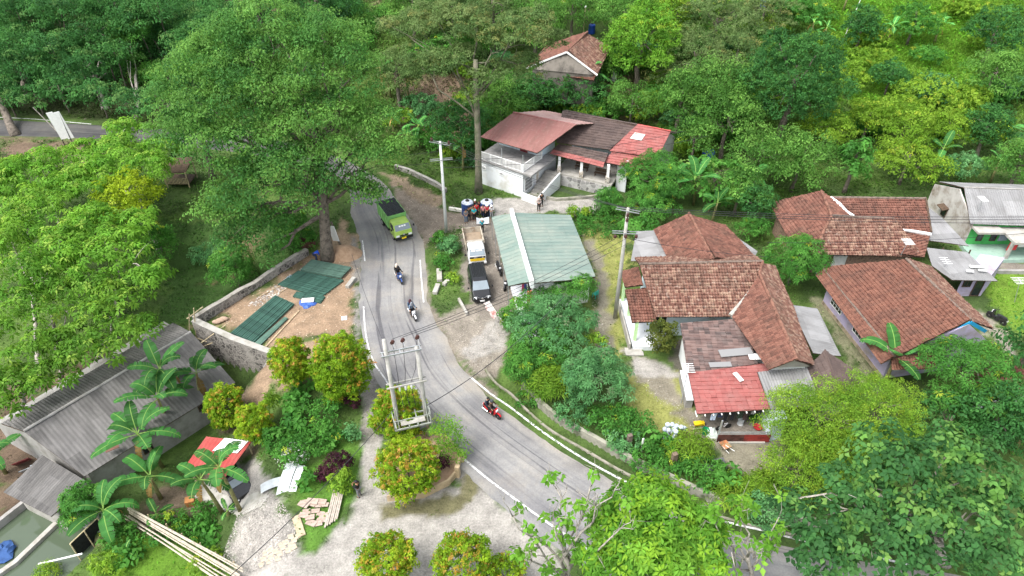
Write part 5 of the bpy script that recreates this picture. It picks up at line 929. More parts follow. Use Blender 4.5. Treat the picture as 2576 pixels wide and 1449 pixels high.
for s in (-1, 1):
    pane(t, 'side_window', GLASS, [(s*.845, -.2, 1.12), (s*.845, .95, 1.12), (s*.745, .55, 1.66), (s*.735, -.2, 1.68)], (s, 0, .1)); pane(t, 'side_window', GLASS, [(s*.845, -1.85, 1.12), (s*.845, -.3, 1.12), (s*.735, -.3, 1.68), (s*.735, -1.75, 1.66)], (s, 0, .1))
    MB().box((s*.6, 1.93, .78), (.34, .3, .16), -s*.4, top=.6).build('headlight', LAMP, t); wheel(t, s*.76, 1.3, .31, .2); wheel(t, s*.76, -1.3, .31, .2)
gm = MB(); gm.beam((-.5, 1.97, .86), (0, 2.1, .66), .05); gm.beam((.5, 1.97, .86), (0, 2.1, .66), .05); gm.box((0, 2.1, .72), (.14, .05, .13)); gm.build('grille', CHROME, t); MB().box((0, 2.13, .45), (.42, .03, .14)).build('number_plate', PLATEW, t); mirrors(t, .86, .85, 1.12, .16)
rr = MB(); [rr.box((x, -.8, 1.865), (.05, 2.1, .02)) for x in (-.45, -.15, .15, .45)]; rr.build('roof_ribs', PLAST, t)
# black car under the carport
ps = G(592, 1222); t = thing('black_car', 'old black boxy car nosing out of the maroon carport roof', 'car', ps+Vector((0, 0, .02)), math.atan2(-.68, -.73)); tt = h(ps.x, ps.y)
mb = MB(); mb.loft([ring(-1.9, .76, .4, .85, .74, .95, .04), ring(-1.2, .78, .35, .9, .75, .98, .04), ring(-.8, .78, .35, .92, .66, 1.5, .06), ring(.6, .78, .35, .92, .66, 1.52, .06), ring(1.0, .78, .35, .92, .75, .98, .04), ring(1.9, .76, .38, .8, .74, .88, .04)]); mb.build('body', BLACKP, t)
pane(t, 'windscreen', WIND, [(-.6, .66, 1.46), (.6, .66, 1.46), (.7, .97, 1.02), (-.7, .97, 1.02)], (0, 1, .4)); pane(t, 'rear_window', WIND, [(-.6, -.86, 1.45), (.6, -.86, 1.45), (.7, -1.16, 1.02), (-.7, -1.16, 1.02)], (0, -1, .4))
for s in (-1, 1): pane(t, 'side_window', WIND, [(s*.785, -.8, .98), (s*.785, .75, .98), (s*.68, .55, 1.44), (s*.68, -.7, 1.44)], (s, 0, .1)); wheel(t, s*.7, 1.2, .3, .19); wheel(t, s*.7, -1.2, .3, .19); MB().box((s*.55, 1.91, .68), (.24, .04, .14)).build('headlight', LAMP, t)
MB().box((0, 1.95, .45), (1.5, .1, .14)).build('bumper', PLAST, t); MB().box((0, 2.02, .47), (.45, .02, .14)).build('number_plate', PLATEW, t)
# motorbikes
def motorbike(label, loc, rz, paint, kind='scooter', group=None):
    t = thing('motorbike', label, 'motorbike', loc, rz, group)
    def mw(y):
        M = Matrix.Rotation(PI/2, 4, 'Y'); q = MB().lathe([(.22, -.045), (.27, -.05), (.295, 0), (.27, .05), (.22, .045)], (0, 0, 0), 18, M).build('wheel', RUBBER, t); q.location = (0, y, .295)
        s = MB(); s.lathe([(.05, -.05), (.06, 0), (.05, .05)], (0, 0, 0), 8, M); [s.beam((0, .05*math.cos(a), .05*math.sin(a)), (0, .24*math.cos(a), .24*math.sin(a)), .025) for a in np.arange(6)*PI/3]; s.build('rim', CHROME, q)
    mw(.64); mw(-.62)
    fk = MB(); [fk.tube([(s*.07, .64, .3), (s*.07, .48, .72), (s*.04, .4, .95)], .025, 6) for s in (-1, 1)]; fk.tube([(-.34, .28, 1.02), (-.2, .36, 1.0), (.2, .36, 1.0), (.34, .28, 1.02)], .018, 6); fk.build('handlebar', PLAST, t)
    b = MB(); b.loft([[Vector((x*w, y, z)) for x, z in ((-1, z0), (1, z0), (1, z1), (-1, z1))] for y, w, z0, z1 in ((-.85, .05, .68, .76), (-.6, .13, .5, .76), (-.2, .14, .38, .72), (.05, .12, .3, .55), (.25, .12, .3, .5), (.38, .16, .38, .95), (.5, .13, .6, .98))]); b.build('fairing', paint, t)
    MB().loft([[Vector((x*w, y, z+zz)) for x, zz in ((-1, 0), (1, 0), (.8, .08), (-.8, .08))] for y, w, z in ((-.72, .12, .77), (-.4, .15, .76), (-.1, .15, .73), (.1, .1, .7))]).build('seat', PLAST, t)
    MB().box((0, .54, .84), (.2, .08, .16)).build('headlight', LAMP, t); f = MB(); f.lathe([(.31, -.06), (.33, 0), (.31, .06)], (0, 0, 0), 8, Matrix.Rotation(PI/2, 4, 'Y')) if False else f.loft([[Vector((x, .64+.33*math.cos(a), .295+.33*math.sin(a))) for x in (-.06, .06)]+[Vector((x, .64+.31*math.cos(a), .295+.31*math.sin(a))) for x in (.06, -.06)] for a in np.linspace(.5, 2.6, 7)]); f.build('front_fender', paint, t)
    MB().tube([(.12, .0, .3), (.14, -.4, .3), (.16, -.8, .42)], [.03, .05, .06], 8).build('exhaust', CHROME, t); MB().box((0, -.05, .34), (.24, .35, .26)).build('engine', PLAST, t); MB().box((0, -.9, .62), (.16, .02, .12)).build('number_plate', PLATEW, t)
    for s in (-1, 1): m = MB(); m.beam((s*.22, .34, 1.0), (s*.3, .36, 1.2), .015); m.box((s*.31, .37, 1.22), (.12, .02, .07)); m.build('mirror', PLAST, t)
    return t
BLUEB = mat('blue fairing', (.04, .08, .25), .35, .1, 3); WHB = mat('white fairing', (.78, .78, .8), .3, .05, 3)
def bike_at(px_f, px_r, label, paint, group=None):
    a, b = R(*px_f, .05), R(*px_r, .05); d = (a-b).normalized(); c = a-d*.93; return motorbike(label, c, math.atan2(-d.x, d.y), paint, group=group)
MB1 = bike_at((1012.5, 719), (999, 696), 'blue and white motorbike carrying two women in hijabs up the middle of the road', BLUEB); MB2 = bike_at((1047.7, 812), (1035, 790), 'white scooter carrying two people in jackets, nearest the transformer wires', WHB); MB3 = bike_at((1260.5, 1059), (1226, 1036.5), 'red motorbike with two young men riding away from the shop along the white line', REDP)
p = R(1255, 684, 0); motorbike('black scooter parked under the edge of the green awning', p, PI+.25, BLACKP); p = R(1277, 722, 0); motorbike('motorbike with a bare front wheel parked at the corner of the green awning', p, PI-.4, PLAST); p = R(2503, 808, 0); motorbike('black motorbike parked on the bare ground right of the lilac house', p, .5, BLACKP)
# ------------------------------------------------------------------ people
def skin_mesh(J, edges, rad, root, sub=1):
    names = list(J); idx = {n: i for i, n in enumerate(names)}; me = bpy.data.meshes.new('tmp'); me.from_pydata([J[n] for n in names], [(idx[a], idx[b]) for a, b in edges], []); o = bpy.data.objects.new('tmp', me); COL.objects.link(o)
    m = o.modifiers.new('s', 'SKIN'); m.use_smooth_shade = True; sv = me.skin_vertices[0].data
    for n in names: r = rad[n]; sv[idx[n]].radius = r if hasattr(r, '__len__') else (r, r); sv[idx[n]].use_root = (n == root)
    s = o.modifiers.new('d', 'SUBSURF'); s.levels = sub; s.render_levels = sub
    dg = bpy.context.evaluated_depsgraph_get(); dg.update(); r = bpy.data.meshes.new_from_object(o.evaluated_get(dg)); bpy.data.objects.remove(o); return r
def pose(kind):
    J = dict(pelvis=(0, 0, .92), spine=(0, 0, 1.1), chest=(0, .01, 1.32), neck=(0, .01, 1.46), head=(0, .03, 1.56), crown=(0, .03, 1.66))
    A = {s: dict(sh=(s*.18, 0, 1.4), el=(s*.24, -.02, 1.13), wr=(s*.25, .07, .9), ha=(s*.25, .1, .83)) for s in (-1, 1)}; Lg = {s: dict(hip=(s*.09, 0, .88), kn=(s*.1, .02, .48), an=(s*.11, -.02, .08), toe=(s*.12, .14, .04)) for s in (-1, 1)}
    def arm(s, el, wr, ha): A[s].update(el=el, wr=wr, ha=ha)
    if kind == 'fold':
        for s in (-1, 1): arm(s, (s*.23, .04, 1.14), (s*.06, .22, 1.08), (-s*.01, .24, 1.06))
    if kind == 'phone':
        for s in (-1, 1): arm(s, (s*.23, .06, 1.15), (s*.12, .3, 1.22), (s*.07, .33, 1.27))
    if kind == 'bend':
        J.update(pelvis=(0, -.15, .82), spine=(0, .02, .92), chest=(0, .24, .98), neck=(0, .36, 1.0), head=(0, .44, .97), crown=(0, .53, .94))
        for s in (-1, 1): A[s] = dict(sh=(s*.18, .28, .97), el=(s*.2, .32, .7), wr=(s*.12, .38, .48), ha=(s*.1, .4, .4)); Lg[s] = dict(hip=(s*.09, -.15, .8), kn=(s*.13, .04, .45), an=(s*.13, -.08, .08), toe=(s*.14, .08, .04))
    if kind in ('ride', 'pillion'):
        y = -.12 if kind == 'ride' else -.5; z = .86 if kind == 'ride' else .9
        J.update(pelvis=(0, y, z), spine=(0, y+.05, z+.2), chest=(0, y+.1, z+.42), neck=(0, y+.13, z+.55), head=(0, y+.16, z+.65), crown=(0, y+.15, z+.76))
        for s in (-1, 1):
            A[s] = dict(sh=(s*.18, y+.1, z+.48), el=(s*.27, y+.26, z+.26), wr=(s*.3, .25, 1.07), ha=(s*.31, .31, 1.05)) if kind == 'ride' else dict(sh=(s*.17, y+.1, z+.48), el=(s*.25, y+.18, z+.24), wr=(s*.19, y+.36, z+.15), ha=(s*.16, y+.42, z+.13))
            Lg[s] = dict(hip=(s*.1, y, z-.02), kn=(s*.2, y+.42, z-.14), an=(s*.17, y+.3, z-.54), toe=(s*.18, y+.45, z-.58))
    for s in (-1, 1):
        for k, v in A[s].items(): J[k+str(s)] = v
        for k, v in Lg[s].items(): J[k+str(s)] = v
    return J
def graphs(J):
    rad = dict(pelvis=(.14, .1), spine=(.125, .09), chest=(.15, .1), neck=.055, head=(.085, .1), crown=(.06, .075)); E = [('pelvis', 'spine'), ('spine', 'chest'), ('chest', 'neck'), ('neck', 'head'), ('head', 'crown')]; JB = dict(J)
    hv = Vector(J['crown'])-Vector(J['neck']); fwd = Vector((0, 1, 0)) if abs(hv.normalized().y) < .7 else Vector((0, 0, -1))
    hd = Vector(J['head']); JB['nose'] = tuple(hd+fwd*.125-hv*.02); rad['nose'] = .012; E.append(('head', 'nose'))
    for s in (-1, 1):
        S = str(s); E += [('chest', 'sh'+S), ('sh'+S, 'el'+S), ('el'+S, 'wr'+S), ('wr'+S, 'ha'+S), ('pelvis', 'hip'+S), ('hip'+S, 'kn'+S), ('kn'+S, 'an'+S), ('an'+S, 'toe'+S)]
        rad.update({'sh'+S: .06, 'el'+S: .042, 'wr'+S: .028, 'ha'+S: (.042, .02), 'hip'+S: .095, 'kn'+S: .06, 'an'+S: .04, 'toe'+S: (.045, .03)})
        w, hh = Vector(J['wr'+S]), Vector(J['ha'+S]); d = (hh-w).normalized(); side = Vector((1, 0, 0)); side = (side-d*side.dot(d)).normalized()
        for k in range(4):
            n = 'f%d%s' % (k, S); m = hh+side*(k-1.5)*.022+d*(.075+(.012 if k in (1, 2) else 0)-.012*(k == 3))+Vector((0, .02, -.015)); JB[n] = tuple(m); rad[n] = .0085; E.append(('ha'+S, n))
        n = 'th'+S; JB[n] = tuple(w.lerp(hh, .6)+side*(-s)*.055+Vector((0, .03, 0))); rad[n] = .01; E.append(('ha'+S, n))
        n = 'ear'+S; JB[n] = tuple(hd+Vector((s*.098, 0, 0))); rad[n] = .014; E.append(('head', n))
    return JB, E, rad
CACHE = {}
def pose_meshes(kind):
    if kind in CACHE: return CACHE[kind]
    J = pose(kind); JB, E, rad = graphs(J); body = skin_mesh(JB, E, rad, 'pelvis')
    JS = {k: J[k] for k in ('pelvis', 'spine', 'chest', 'neck', 'sh1', 'sh-1', 'el1', 'el-1', 'wr1', 'wr-1')}; JS['neck'] = tuple(Vector(J['chest']).lerp(Vector(J['neck']), .65)); Es = [('pelvis', 'spine'), ('spine', 'chest'), ('chest', 'neck')]+[(a+s, b+s) for s in ('1', '-1') for a, b in (('sh', 'el'), ('el', 'wr'))]+[('chest', 'sh1'), ('chest', 'sh-1')]
    rs = dict(pelvis=(.165, .125), spine=(.15, .115), chest=(.17, .122), neck=.07); [rs.update({'sh'+s: .078, 'el'+s: .056, 'wr'+s: .042}) for s in ('1', '-1')]; shirt = skin_mesh(JS, Es, rs, 'pelvis')
    J2 = dict(JS); [J2.__setitem__('wr'+s, tuple(Vector(J['sh'+s]).lerp(Vector(J['el'+s]), 1.02))) for s in ('1', '-1')]; [J2.__setitem__('el'+s, tuple(Vector(J['sh'+s]).lerp(Vector(J['el'+s]), .5))) for s in ('1', '-1')]; r2 = dict(rs); [r2.update({'wr'+s: .06, 'el'+s: .066}) for s in ('1', '-1')]; tee = skin_mesh(J2, Es, r2, 'pelvis')
    JT = {k+s: J[k+s] for k in ('hip', 'kn', 'an') for s in ('1', '-1')}; JT['pelvis'] = J['pelvis']; rt = dict(pelvis=(.155, .115)); [rt.update({'hip'+s: .108, 'kn'+s: .078, 'an'+s: .06}) for s in ('1', '-1')]; tr = skin_mesh(JT, [(a+s, b+s) for s in ('1', '-1') for a, b in (('hip', 'kn'), ('kn', 'an'))]+[('pelvis', 'hip1'), ('pelvis', 'hip-1')], rt, 'pelvis')
    CACHE[kind] = (J, body, shirt, tee, tr); return CACHE[kind]
SKINS = [mat('skin tone %d' % k, c, .6, .06, 6) for k, c in enumerate(((.32, .17, .1), (.26, .13, .075), (.4, .23, .15)))]
def person(label, loc, rz, kind, top, pants, head='hair', hcol=(.012, .01, .01), short=True, sk=0, parent=None, h_=1.0, group=None):
    J, body, shirt, tee, tr = pose_meshes(kind); t = thing('person', label, 'person', loc, rz, group); t.scale = (h_,)*3
    def part(nm, me, m): me = me.copy(); me.materials.clear(); me.materials.append(m); o = bpy.data.objects.new(nm, me); COL.objects.link(o); o.parent = t; return o
    part('body', body, SKINS[sk % 3]); part('shirt', tee if short else shirt, mat('cloth '+str(top), top, .9, .15, 8)); part('trousers', tr, mat('cloth '+str(pants), pants, .9, .15, 8))
    hd, cr, nk = Vector(J['head']), Vector(J['crown']), Vector(J['neck']); up = (cr-nk).normalized(); rot = Vector((0, 0, 1)).rotation_difference(up).to_matrix().to_4x4(); c = hd+up*.055-rot.to_3x3() @ Vector((0, .022, 0))
    if head == 'hair': prof = [(.02, .095), (.075, .075), (.1, .03), (.103, -.02), (.09, -.05)]; nm = 'hair'
    elif head == 'helmet': prof = [(.02, .15), (.09, .125), (.13, .06), (.138, 0), (.13, -.07), (.11, -.09)]; nm = 'helmet'
    elif head == 'hardhat': prof = [(.02, .15), (.08, .13), (.115, .08), (.125, .02), (.16, .0), (.165, -.012)]; nm = 'hard_hat'
    elif head == 'cap': prof = [(.02, .11), (.08, .095), (.11, .04), (.112, .0)]; nm = 'cap'
    else: prof = [(.02, .12), (.09, .095), (.12, .03), (.125, -.04), (.14, -.13), (.19, -.24)]; nm = 'hijab'
    mb = MB(); mb.lathe(prof[::-1], c, 12, rot); 
    if head in ('cap', 'hardhat'): mb.box(c+rot.to_3x3() @ Vector((0, .14, .01)), (.15, .1, .015))
    mb.build(nm, mat('head cloth '+str(hcol), hcol, .6, .1, 8), t, smooth=True)
    fw = rot.to_3x3() @ Vector((0, 1, 0)); e = MB(); [e.box(hd+up*.02+fw*.097+Vector((x, 0, 0)), (.024, .01, .012)) for x in (-.033, .033)]; e.box(hd-up*.05+fw*.098, (.04, .008, .01)); e.build('facial_features', DARK, t)
    sh = MB(); [sh.tube([Vector(J['an'+s])+Vector((0, -.05, -.03)), Vector(J['toe'+s])*.5+Vector(J['an'+s])*.5+Vector((0, .01, -.03)), Vector(J['toe'+s])+Vector((0, .03, -.01))], [.05, .055, .045], 6) for s in ('1', '-1')]; sh.build('shoes', mat('dark shoes', (.03, .03, .03), .6), t); return t
BK = (.015, .015, .017)
def riders(mb_, fl, ftop, fp, fh, fhc, bl, btop, bp, bh, bhc):
    l, r = mb_.location, mb_.rotation_euler.z; person(fl, l, r, 'ride', ftop, fp, fh, fhc, False); person(bl, l, r, 'pillion', btop, bp, bh, bhc, False, 2)
riders(MB1, 'woman in black hijab steering the blue motorbike', BK, (.08, .12, .25), 'hijab', BK, 'passenger in a cream hijab on the blue motorbike', BK, BK, 'hijab', (.65, .55, .45))
riders(MB2, 'rider in a grey-blue jacket steering the white scooter', (.13, .18, .25), BK, 'hijab', (.2, .22, .25), 'passenger in a denim jacket and maroon headscarf on the white scooter', (.04, .08, .14), BK, 'hijab', (.06, .02, .03))
riders(MB3, 'young man in a brown jacket and dark helmet steering the red motorbike', (.07, .045, .035), BK, 'helmet', (.05, .06, .07), 'bare-headed young man in a navy jacket on the back of the red motorbike', (.02, .03, .05), BK, 'hair', BK)
GP = 'people gathered by the water tanks'; DK = (.03, .03, .04)
crowd = [(1172.6, 561, 'fold', (.17, .17, .18), (.1, .16, .24), 'hair', BK, 'man in grey shirt and blue jeans at the left end of the tank group'), (1180, 554.5, 'stand', (.04, .05, .04), (.03, .03, .03), 'hair', BK, 'man in dark camouflage beside the man in jeans'), (1186.5, 552, 'stand', (.55, .27, .03), (.3, .23, .17), 'hair', BK, 'man in a mustard orange shirt in the group by the tanks'), (1193, 555, 'fold', (.01, .42, .46), BK, 'hair', BK, 'man in a turquoise shirt in front of the red polo shirt'), (1191, 546, 'stand', (.7, .42, .3), (.2, .15, .12), 'hair', BK, 'person in a peach shirt behind the turquoise shirt'), (1199.5, 545, 'stand', (.6, .02, .03), DK, 'hair', BK, 'man in a plain bright red polo shirt in the middle of the group'), (1196, 535, 'stand', BK, BK, 'cap', (.75, .75, .7), 'person in a white cap at the back between the two water tanks'), (1206.5, 538, 'stand', (.05, .03, .035), BK, 'hair', BK, 'dark-clothed man behind the red polo shirt, next to the right water tank'), (1216, 549, 'stand', (.65, .25, .26), BK, 'hair', BK, 'person in a red and white patterned shirt in front of the right water tank'), (1226, 548.5, 'fold', (.5, .03, .05), BK, 'hardhat', (.8, .8, .8), 'worker in a red shirt and white hard hat holding the banner'), (1237, 550, 'fold', (.55, .55, .55), (.3, .3, .3), 'hardhat', (.8, .8, .8), 'worker in a black and white vest and hard hat, rightmost of the group'), (1213.5, 585, 'phone', (.02, .33, .42), BK, 'hardhat', (.82, .82, .82), 'worker in a turquoise vest and white hard hat standing behind the small truck')]
for k, (x, y, ps, tp, pn, hd_, hc, lab) in enumerate(crowd): p = R(x, y, 0); person(lab, p, PI+.3-.05*k if k < 11 else .4, ps, tp, pn, hd_, hc, True, k, h_=1.0 if k != 4 else .92, group=GP if k < 11 else None)
person('woman in a pale patterned top and black trousers on the path below the white house', G(1355, 530), PI, 'fold', (.5, .4, .38), BK, 'hijab', (.6, .45, .4), False); person('person in black standing behind the woman with the pale top', G(1362, 519), PI+.3, 'stand', BK, BK, 'hair', BK)
person('man in a black jacket and grey trousers looking at his phone on the cracked path', G(905, 1249), 1.2, 'phone', BK, (.18, .18, .2), 'cap', BK, False); person('man in a bright blue shirt bending down by the big tree trunk', R(797, 655, 0), -1.2, 'bend', (.02, .09, .55), (.03, .05, .12), 'hair', BK, True)
tag(MB().loft([[R(1198+k*4, 551-abs(k-3)*1.0, .95-.12*math.sin(k/8*PI))+Vector((0, .0, 0)), R(1198+k*4, 551-abs(k-3)*1.0, .95-.12*math.sin(k/8*PI))+Vector((0, .05, 0)), R(1198+k*4, 551, .95)*1+Vector((0, .2, -.75+.1*k/8)), R(1198+k*4, 551, .95)*1+Vector((0, .15, -.75+.1*k/8))] for k in range(9)]).build('banner', mat('white vinyl', (.75, .77, .8), .5, .08, 2, col2=(.45, .5, .58))), 'white banner held out in front of the group by the water tanks', 'banner')
# ------------------------------------------------------------------ tanks, poles, cables
NAVY = mat('navy tank plastic', (.02, .05, .17), .35, .15, 1.5, col2=(.01, .02, .05)); BLUET = mat('blue tank plastic', (.02, .07, .38), .4, .12, 2); GREYT = mat('dusty tank top', (.5, .53, .58), .6, .15, 3, col2=(.1, .13, .2)); CONCP = mat('concrete pole', (.37, .36, .33), .85, .2, 1.5, col2=(.25, .25, .21)); PORC = mat('brown porcelain', (.06, .025, .02), .3, .2, 5); WIRE = mat('cable', (.03, .03, .035), .7)
def water_tank(label, p, r, hh, m, topm, ribs=5):
    t = thing('water_tank', label, 'water tank', p); prof = [(r*.96, 0)]
    for k in range(ribs): z0 = hh*(.02+.9*k/ribs); z1 = hh*(.02+.9*(k+1)/ribs); prof += [(r*.96, z0+.01), (r, z0+.05), (r, z1-.05), (r*.96, z1-.01)]
    prof += [(r*.97, hh*.95)]; MB().lathe(prof, n=24).build('body', m, t); MB().lathe([(r*.97, hh*.951), (r*.85, hh), (r*.35, hh*1.06), (r*.33, hh*1.06)], n=24).build('top', topm, t); MB().lathe([(r*.33, hh*1.061), (r*.34, hh*1.1), (r*.26, hh*1.14), (.02, hh*1.16)], n=16).build('lid', PLAST, t); return t
water_tank('navy water tank with dusty top behind the man in jeans', R(1177, 538, 0), .66, 1.55, NAVY, GREYT); water_tank('navy water tank with a bright blue patch on top behind the hard hats', R(1225, 538, 0), .68, 1.6, NAVY, GREYT); water_tank('tall bright blue water tank among trees right of the white house', G(1776, 418), .75, 2.1, BLUET, BLUET); p = G(1488, 84); water_tank('small blue barrel above the hillside house roof', p, .5, 1.3, BLUET, BLUET, 3)
p = G(1914, 34); st = thing('tank_stand', 'low stand under the blue barrel on the far hillside', 'stand', p); [post(st, p+Vector((x, y, 0)), p.z-.2, p.z+.8, .1, WOODD, 'leg') for x in (-.45, .45) for y in (-.45, .45)]; MB().box((0, 0, .83), (1.2, 1.2, .06)).build('top', WOODD, st); water_tank('blue barrel on a low stand at the top edge of the grassy hillside', p+Vector((0, 0, .86)), .5, 1.0, BLUET, BLUET, 3)
tag(MB().beam(R(1130, 524, .25), R(1166, 530, .25), .3, .3).build('beam', mat('white kerb paint', (.72, .7, .62), .8, .1, 3)), 'white painted concrete beam lying left of the water tanks', 'beam')
def pole(label, px, top_z, r=.16, m=CONCP, lean=(0, 0), z0=None, name='utility_pole'):
    b = G(*px) if z0 is None else R(*px, z0); t = thing(name, label, 'pole', b); H = top_z-b.z; MB().tube([(0, 0, -.3), (lean[0]*.5, lean[1]*.5, H/2), (lean[0], lean[1], H)], [r, r*.85, r*.65], 12).build('pole', m, t, smooth=True); return t, b, H
def insul(t, p, axis=None, n=2):
    m = MB(); M = Matrix.Rotation(PI/2, 4, 'Y') if axis is None else Vector((0, 0, 1)).rotation_difference(Vector(axis).normalized()).to_matrix().to_4x4(); prof = [(.03, -.2), (.03, -.14)]
    for k in range(n): z = -.14+k*.16; prof += [(.13, z+.02), (.14, z+.06), (.04, z+.12)]
    prof += [(.03, .25)]; m.lathe(prof, p, 10, M); return m.build('insulator', PORC, t)
WIRES = []
def wire(a, b, sag, label, r=.017):
    a, b = Vector(a), Vector(b); P = [a.lerp(b, k/16)-Vector((0, 0, sag*4*(k/16)*(1-k/16))) for k in range(17)]; c = thing('x', None, None); bpy.data.objects.remove(c)
    o = MB().tube([p-a for p in P], r, 5).build('power_cable', WIRE); o.location = a; return tag(o, label, 'cable')
# transformer frame: two poles
pr = R(1080.5, 1106, 0); pl_ = R(1010.5, 1122, 0); c = (pr+pl_)/2; t = thing('transformer_frame', 'two-pole concrete transformer frame with crossarms and empty platform by the road bend', 'pole frame', c)
tops = []
for b, tp in ((pl_, (965.5, 855)), (pr, (1048, 873))):
    q = RY(*tp, b.y); tops.append(q); MB().tube([b-Vector((0, 0, .3)), b.lerp(q, .5), q], [.17, .15, .13], 12).build('pole', CONCP, t, world=True, smooth=True)
ax = (tops[1]-tops[0]); ax.z = 0; ax.normalize(); ny = Vector((-ax.y, ax.x, 0)); zt = min(tops[0].z, tops[1].z); T0, T1 = Vector((*tops[0].xy, zt)), Vector((*tops[1].xy, zt))
ca = MB()
for s in (-1, 1): ca.beam(T0-ax*.35+ny*s*.2+Vector((0, 0, -.1)), T1+ax*.3+ny*s*.2+Vector((0, 0, -.1)), .07, .1)
for f in (-.12, .45, 1.1): p = T0.lerp(T1, f); ca.beam(p-ny*.2+Vector((0, 0, -.06)), p+ny*.2+Vector((0, 0, -.06)), .06)
ca.build('crossarm', STEEL, t, world=True)
cm = MB(); zm = zt-3.0
pb0, pb1 = [b.lerp(q, (zm-b.z)/(q.z-b.z)) for b, q in ((pl_, tops[0]), (pr, tops[1]))]
for s in (-1, 1): cm.beam(pb0-ax*.35+ny*s*.2, pb1+ax*.35+ny*s*.2, .08, .1)
cm.build('crossarm', CONCP, t, world=True); pf = MB(); zp = 2.9; q0, q1 = [b.lerp(q, (zp-b.z)/(q.z-b.z)) for b, q in ((pl_, tops[0]), (pr, tops[1]))]
for s in (-1.0, -.25, .25): pf.beam(q0-ax*.3+ny*s, q1+ax*.3+ny*s, .1, .12)
for f in (-.1, .35, .65, 1.1): p = q0.lerp(q1, f); pf.beam(p-ny*1.03+Vector((0, 0, .1)), p+ny*.45+Vector((0, 0, .1)), .09, .08)
for s in (-1.0, -.5):
    pf.beam(q0-ax*.35+ny*s+Vector((0, 0, .9)), q1+ax*.2+ny*s+Vector((0, 0, .9)), .05) if s == -1.0 else None
for p in (q0-ax*.3-ny*1.0, q1+ax*.2-ny*1.0): pf.beam(p, p+Vector((0, 0, .92)), .05); pf.beam(p+Vector((0, 0, .9)), p+ny*1.0+Vector((0, 0, .9)), .05)
for p, q in ((q0-ny*.9, q0+Vector((0, 0, 1.5))), (q1-ny*.9, q1+Vector((0, 0, 1.5)))): pf.beam(p, q, .06)
pf.build('platform_frame', mat('weathered steel', (.3, .32, .28), .7, .2, 3, metal=.2), t, world=True); MB().box(q0.lerp(q1, .5)-ny*.62+Vector((0, 0, .19)), (1.7, .5, .04), math.atan2(ax.y, ax.x)).build('platform_plate', CEMP, t, world=True)
ins = []
for k, (x, y) in enumerate(((1011, 841), (1028, 850), (1071, 859))):
    p = T0.lerp(T1, (.28, .62, 1.1)[k])+ny*.75+Vector((0, 0, .15)); insul(t, p, ny-ax*-.5); MB().beam(p-ny*.65, p-ny*.2, .03).build('insulator_rod', STEEL, t, world=True); ins.append(p+ny*.3)
for o in [o for o in t.children if o.name.startswith('insulator') and 'rod' not in o.name]: o.location = -t.location
for k in range(3):
    a = ins[k]-ny*.3; f = pb0.lerp(pb1, .25+k*.2)-Vector((0, 0, .35)); MB().tube([a, a.lerp(f, .5)+Vector((0, 0, -.5))-ny*.2, f+Vector((0, 0, .3))], .02, 5).build('drop_wire', WIRE, t, world=True)
    MB().lathe([(.05, -.2), (.07, -.05), (.07, .05), (.05, .2)], f-Vector((0, 0, .1)), 8).build('fuse', WHITE_T, t, world=True); g2 = q0.lerp(q1, .3+.2*k); MB().tube([f-Vector((0, 0, .3)), f.lerp(g2, .5)-ny*.3, g2+Vector((0, 0, 1))], .018, 5).build('drop_wire', WIRE, t, world=True)
MB().box(pr+Vector((.25, .1, 2.0)), (.12, .5, .9)).build('control_box', CEM, t, world=True); MB().tube([pr+Vector((.28, 0, 0)), pr+Vector((.24, 0, 3.4))], .06, 8).build('conduit', CEM, t, world=True)
# tall pole by the central house
t, b, H = pole('tall grey utility pole with two crossarms left of the central tiled house', (1547, 800), 11.4, .19); P1 = b+Vector((0, 0, H)); av_ = Vector((.75, .66, 0)).normalized(); 
def arms(t, z, L, d, n=3, m=STEEL, w=.065):
    q = MB(); [q.beam(Vector((0, 0, z))-d*L/2+Vector((-d.y, d.x, 0))*s*.16, Vector((0, 0, z))+d*L/2+Vector((-d.y, d.x, 0))*s*.16, w*.7, w) for s in (-1, 1)]; q.build('crossarm', m, t)
ad = Vector((-.9, .35, 0)).normalized(); arms(t, H-.2, 1.9, ad); arms(t, H-2.3, 2.1, Vector((1, -.08, 0)).normalized()); 
for k in (-1, 0, 1): o = insul(t, Vector((k*.85, -.35, H-2.45)), (0.2, 1, -.2))
for k in (0, 1): insul(t, Vector((0, -.15, H-.55-k*.45)), (0, 0, 1))
HV1 = [b+ad*k*.85+Vector((0, 0, H-.05)) for k in (1, 0, -1)]; LV1 = [b+Vector((k*.85, -.6, H-2.5)) for k in (-1, 0, 1)]
for k in range(3):
    e = R(2640, (545, 552, 561)[k], 9.6); wire(HV1[k], e, .35, 'power line running right from the tall pole, %s of the three' % ('upper', 'middle', 'lower')[k], .022); wire(ins[k], LV1[k], .5, 'power line from the transformer frame to the tall pole, %s of the three' % ('left', 'middle', 'right')[k])
t2, b2, H2 = pole('white concrete pole with two crossarms at the junction', (1123, 585), 10.4, .17, mat('pale concrete pole', (.66, .67, .66), .8, .1, 1.5)); ad2 = Vector((.8, -.3, 0)).normalized()
for z in (H2-.15, H2-1.9): arms(t2, z, 2.2, ad2 if z > H2-1 else Vector((1, .2, 0)).normalized())
for k in (-1, 1): insul(t2, ad2*k*.9+Vector((0, 0, H2+.05)), (0, 0, 1)); 
for k in range(3): wire(b2+ad2*(k-1)*.9+Vector((0, 0, H2+.1)), HV1[k], .6, 'power line between the white pole and the tall grey pole, %s of the three' % ('left', 'middle', 'right')[k], .016)
for k in range(2): wire(b2+Vector((0, 0, H2-2-k*.8)), R(1720+k*60, 330+k*12, 7.5), .8, ('upper', 'lower')[k]+' service cable from the white pole past the red roofed terrace hall', .02)
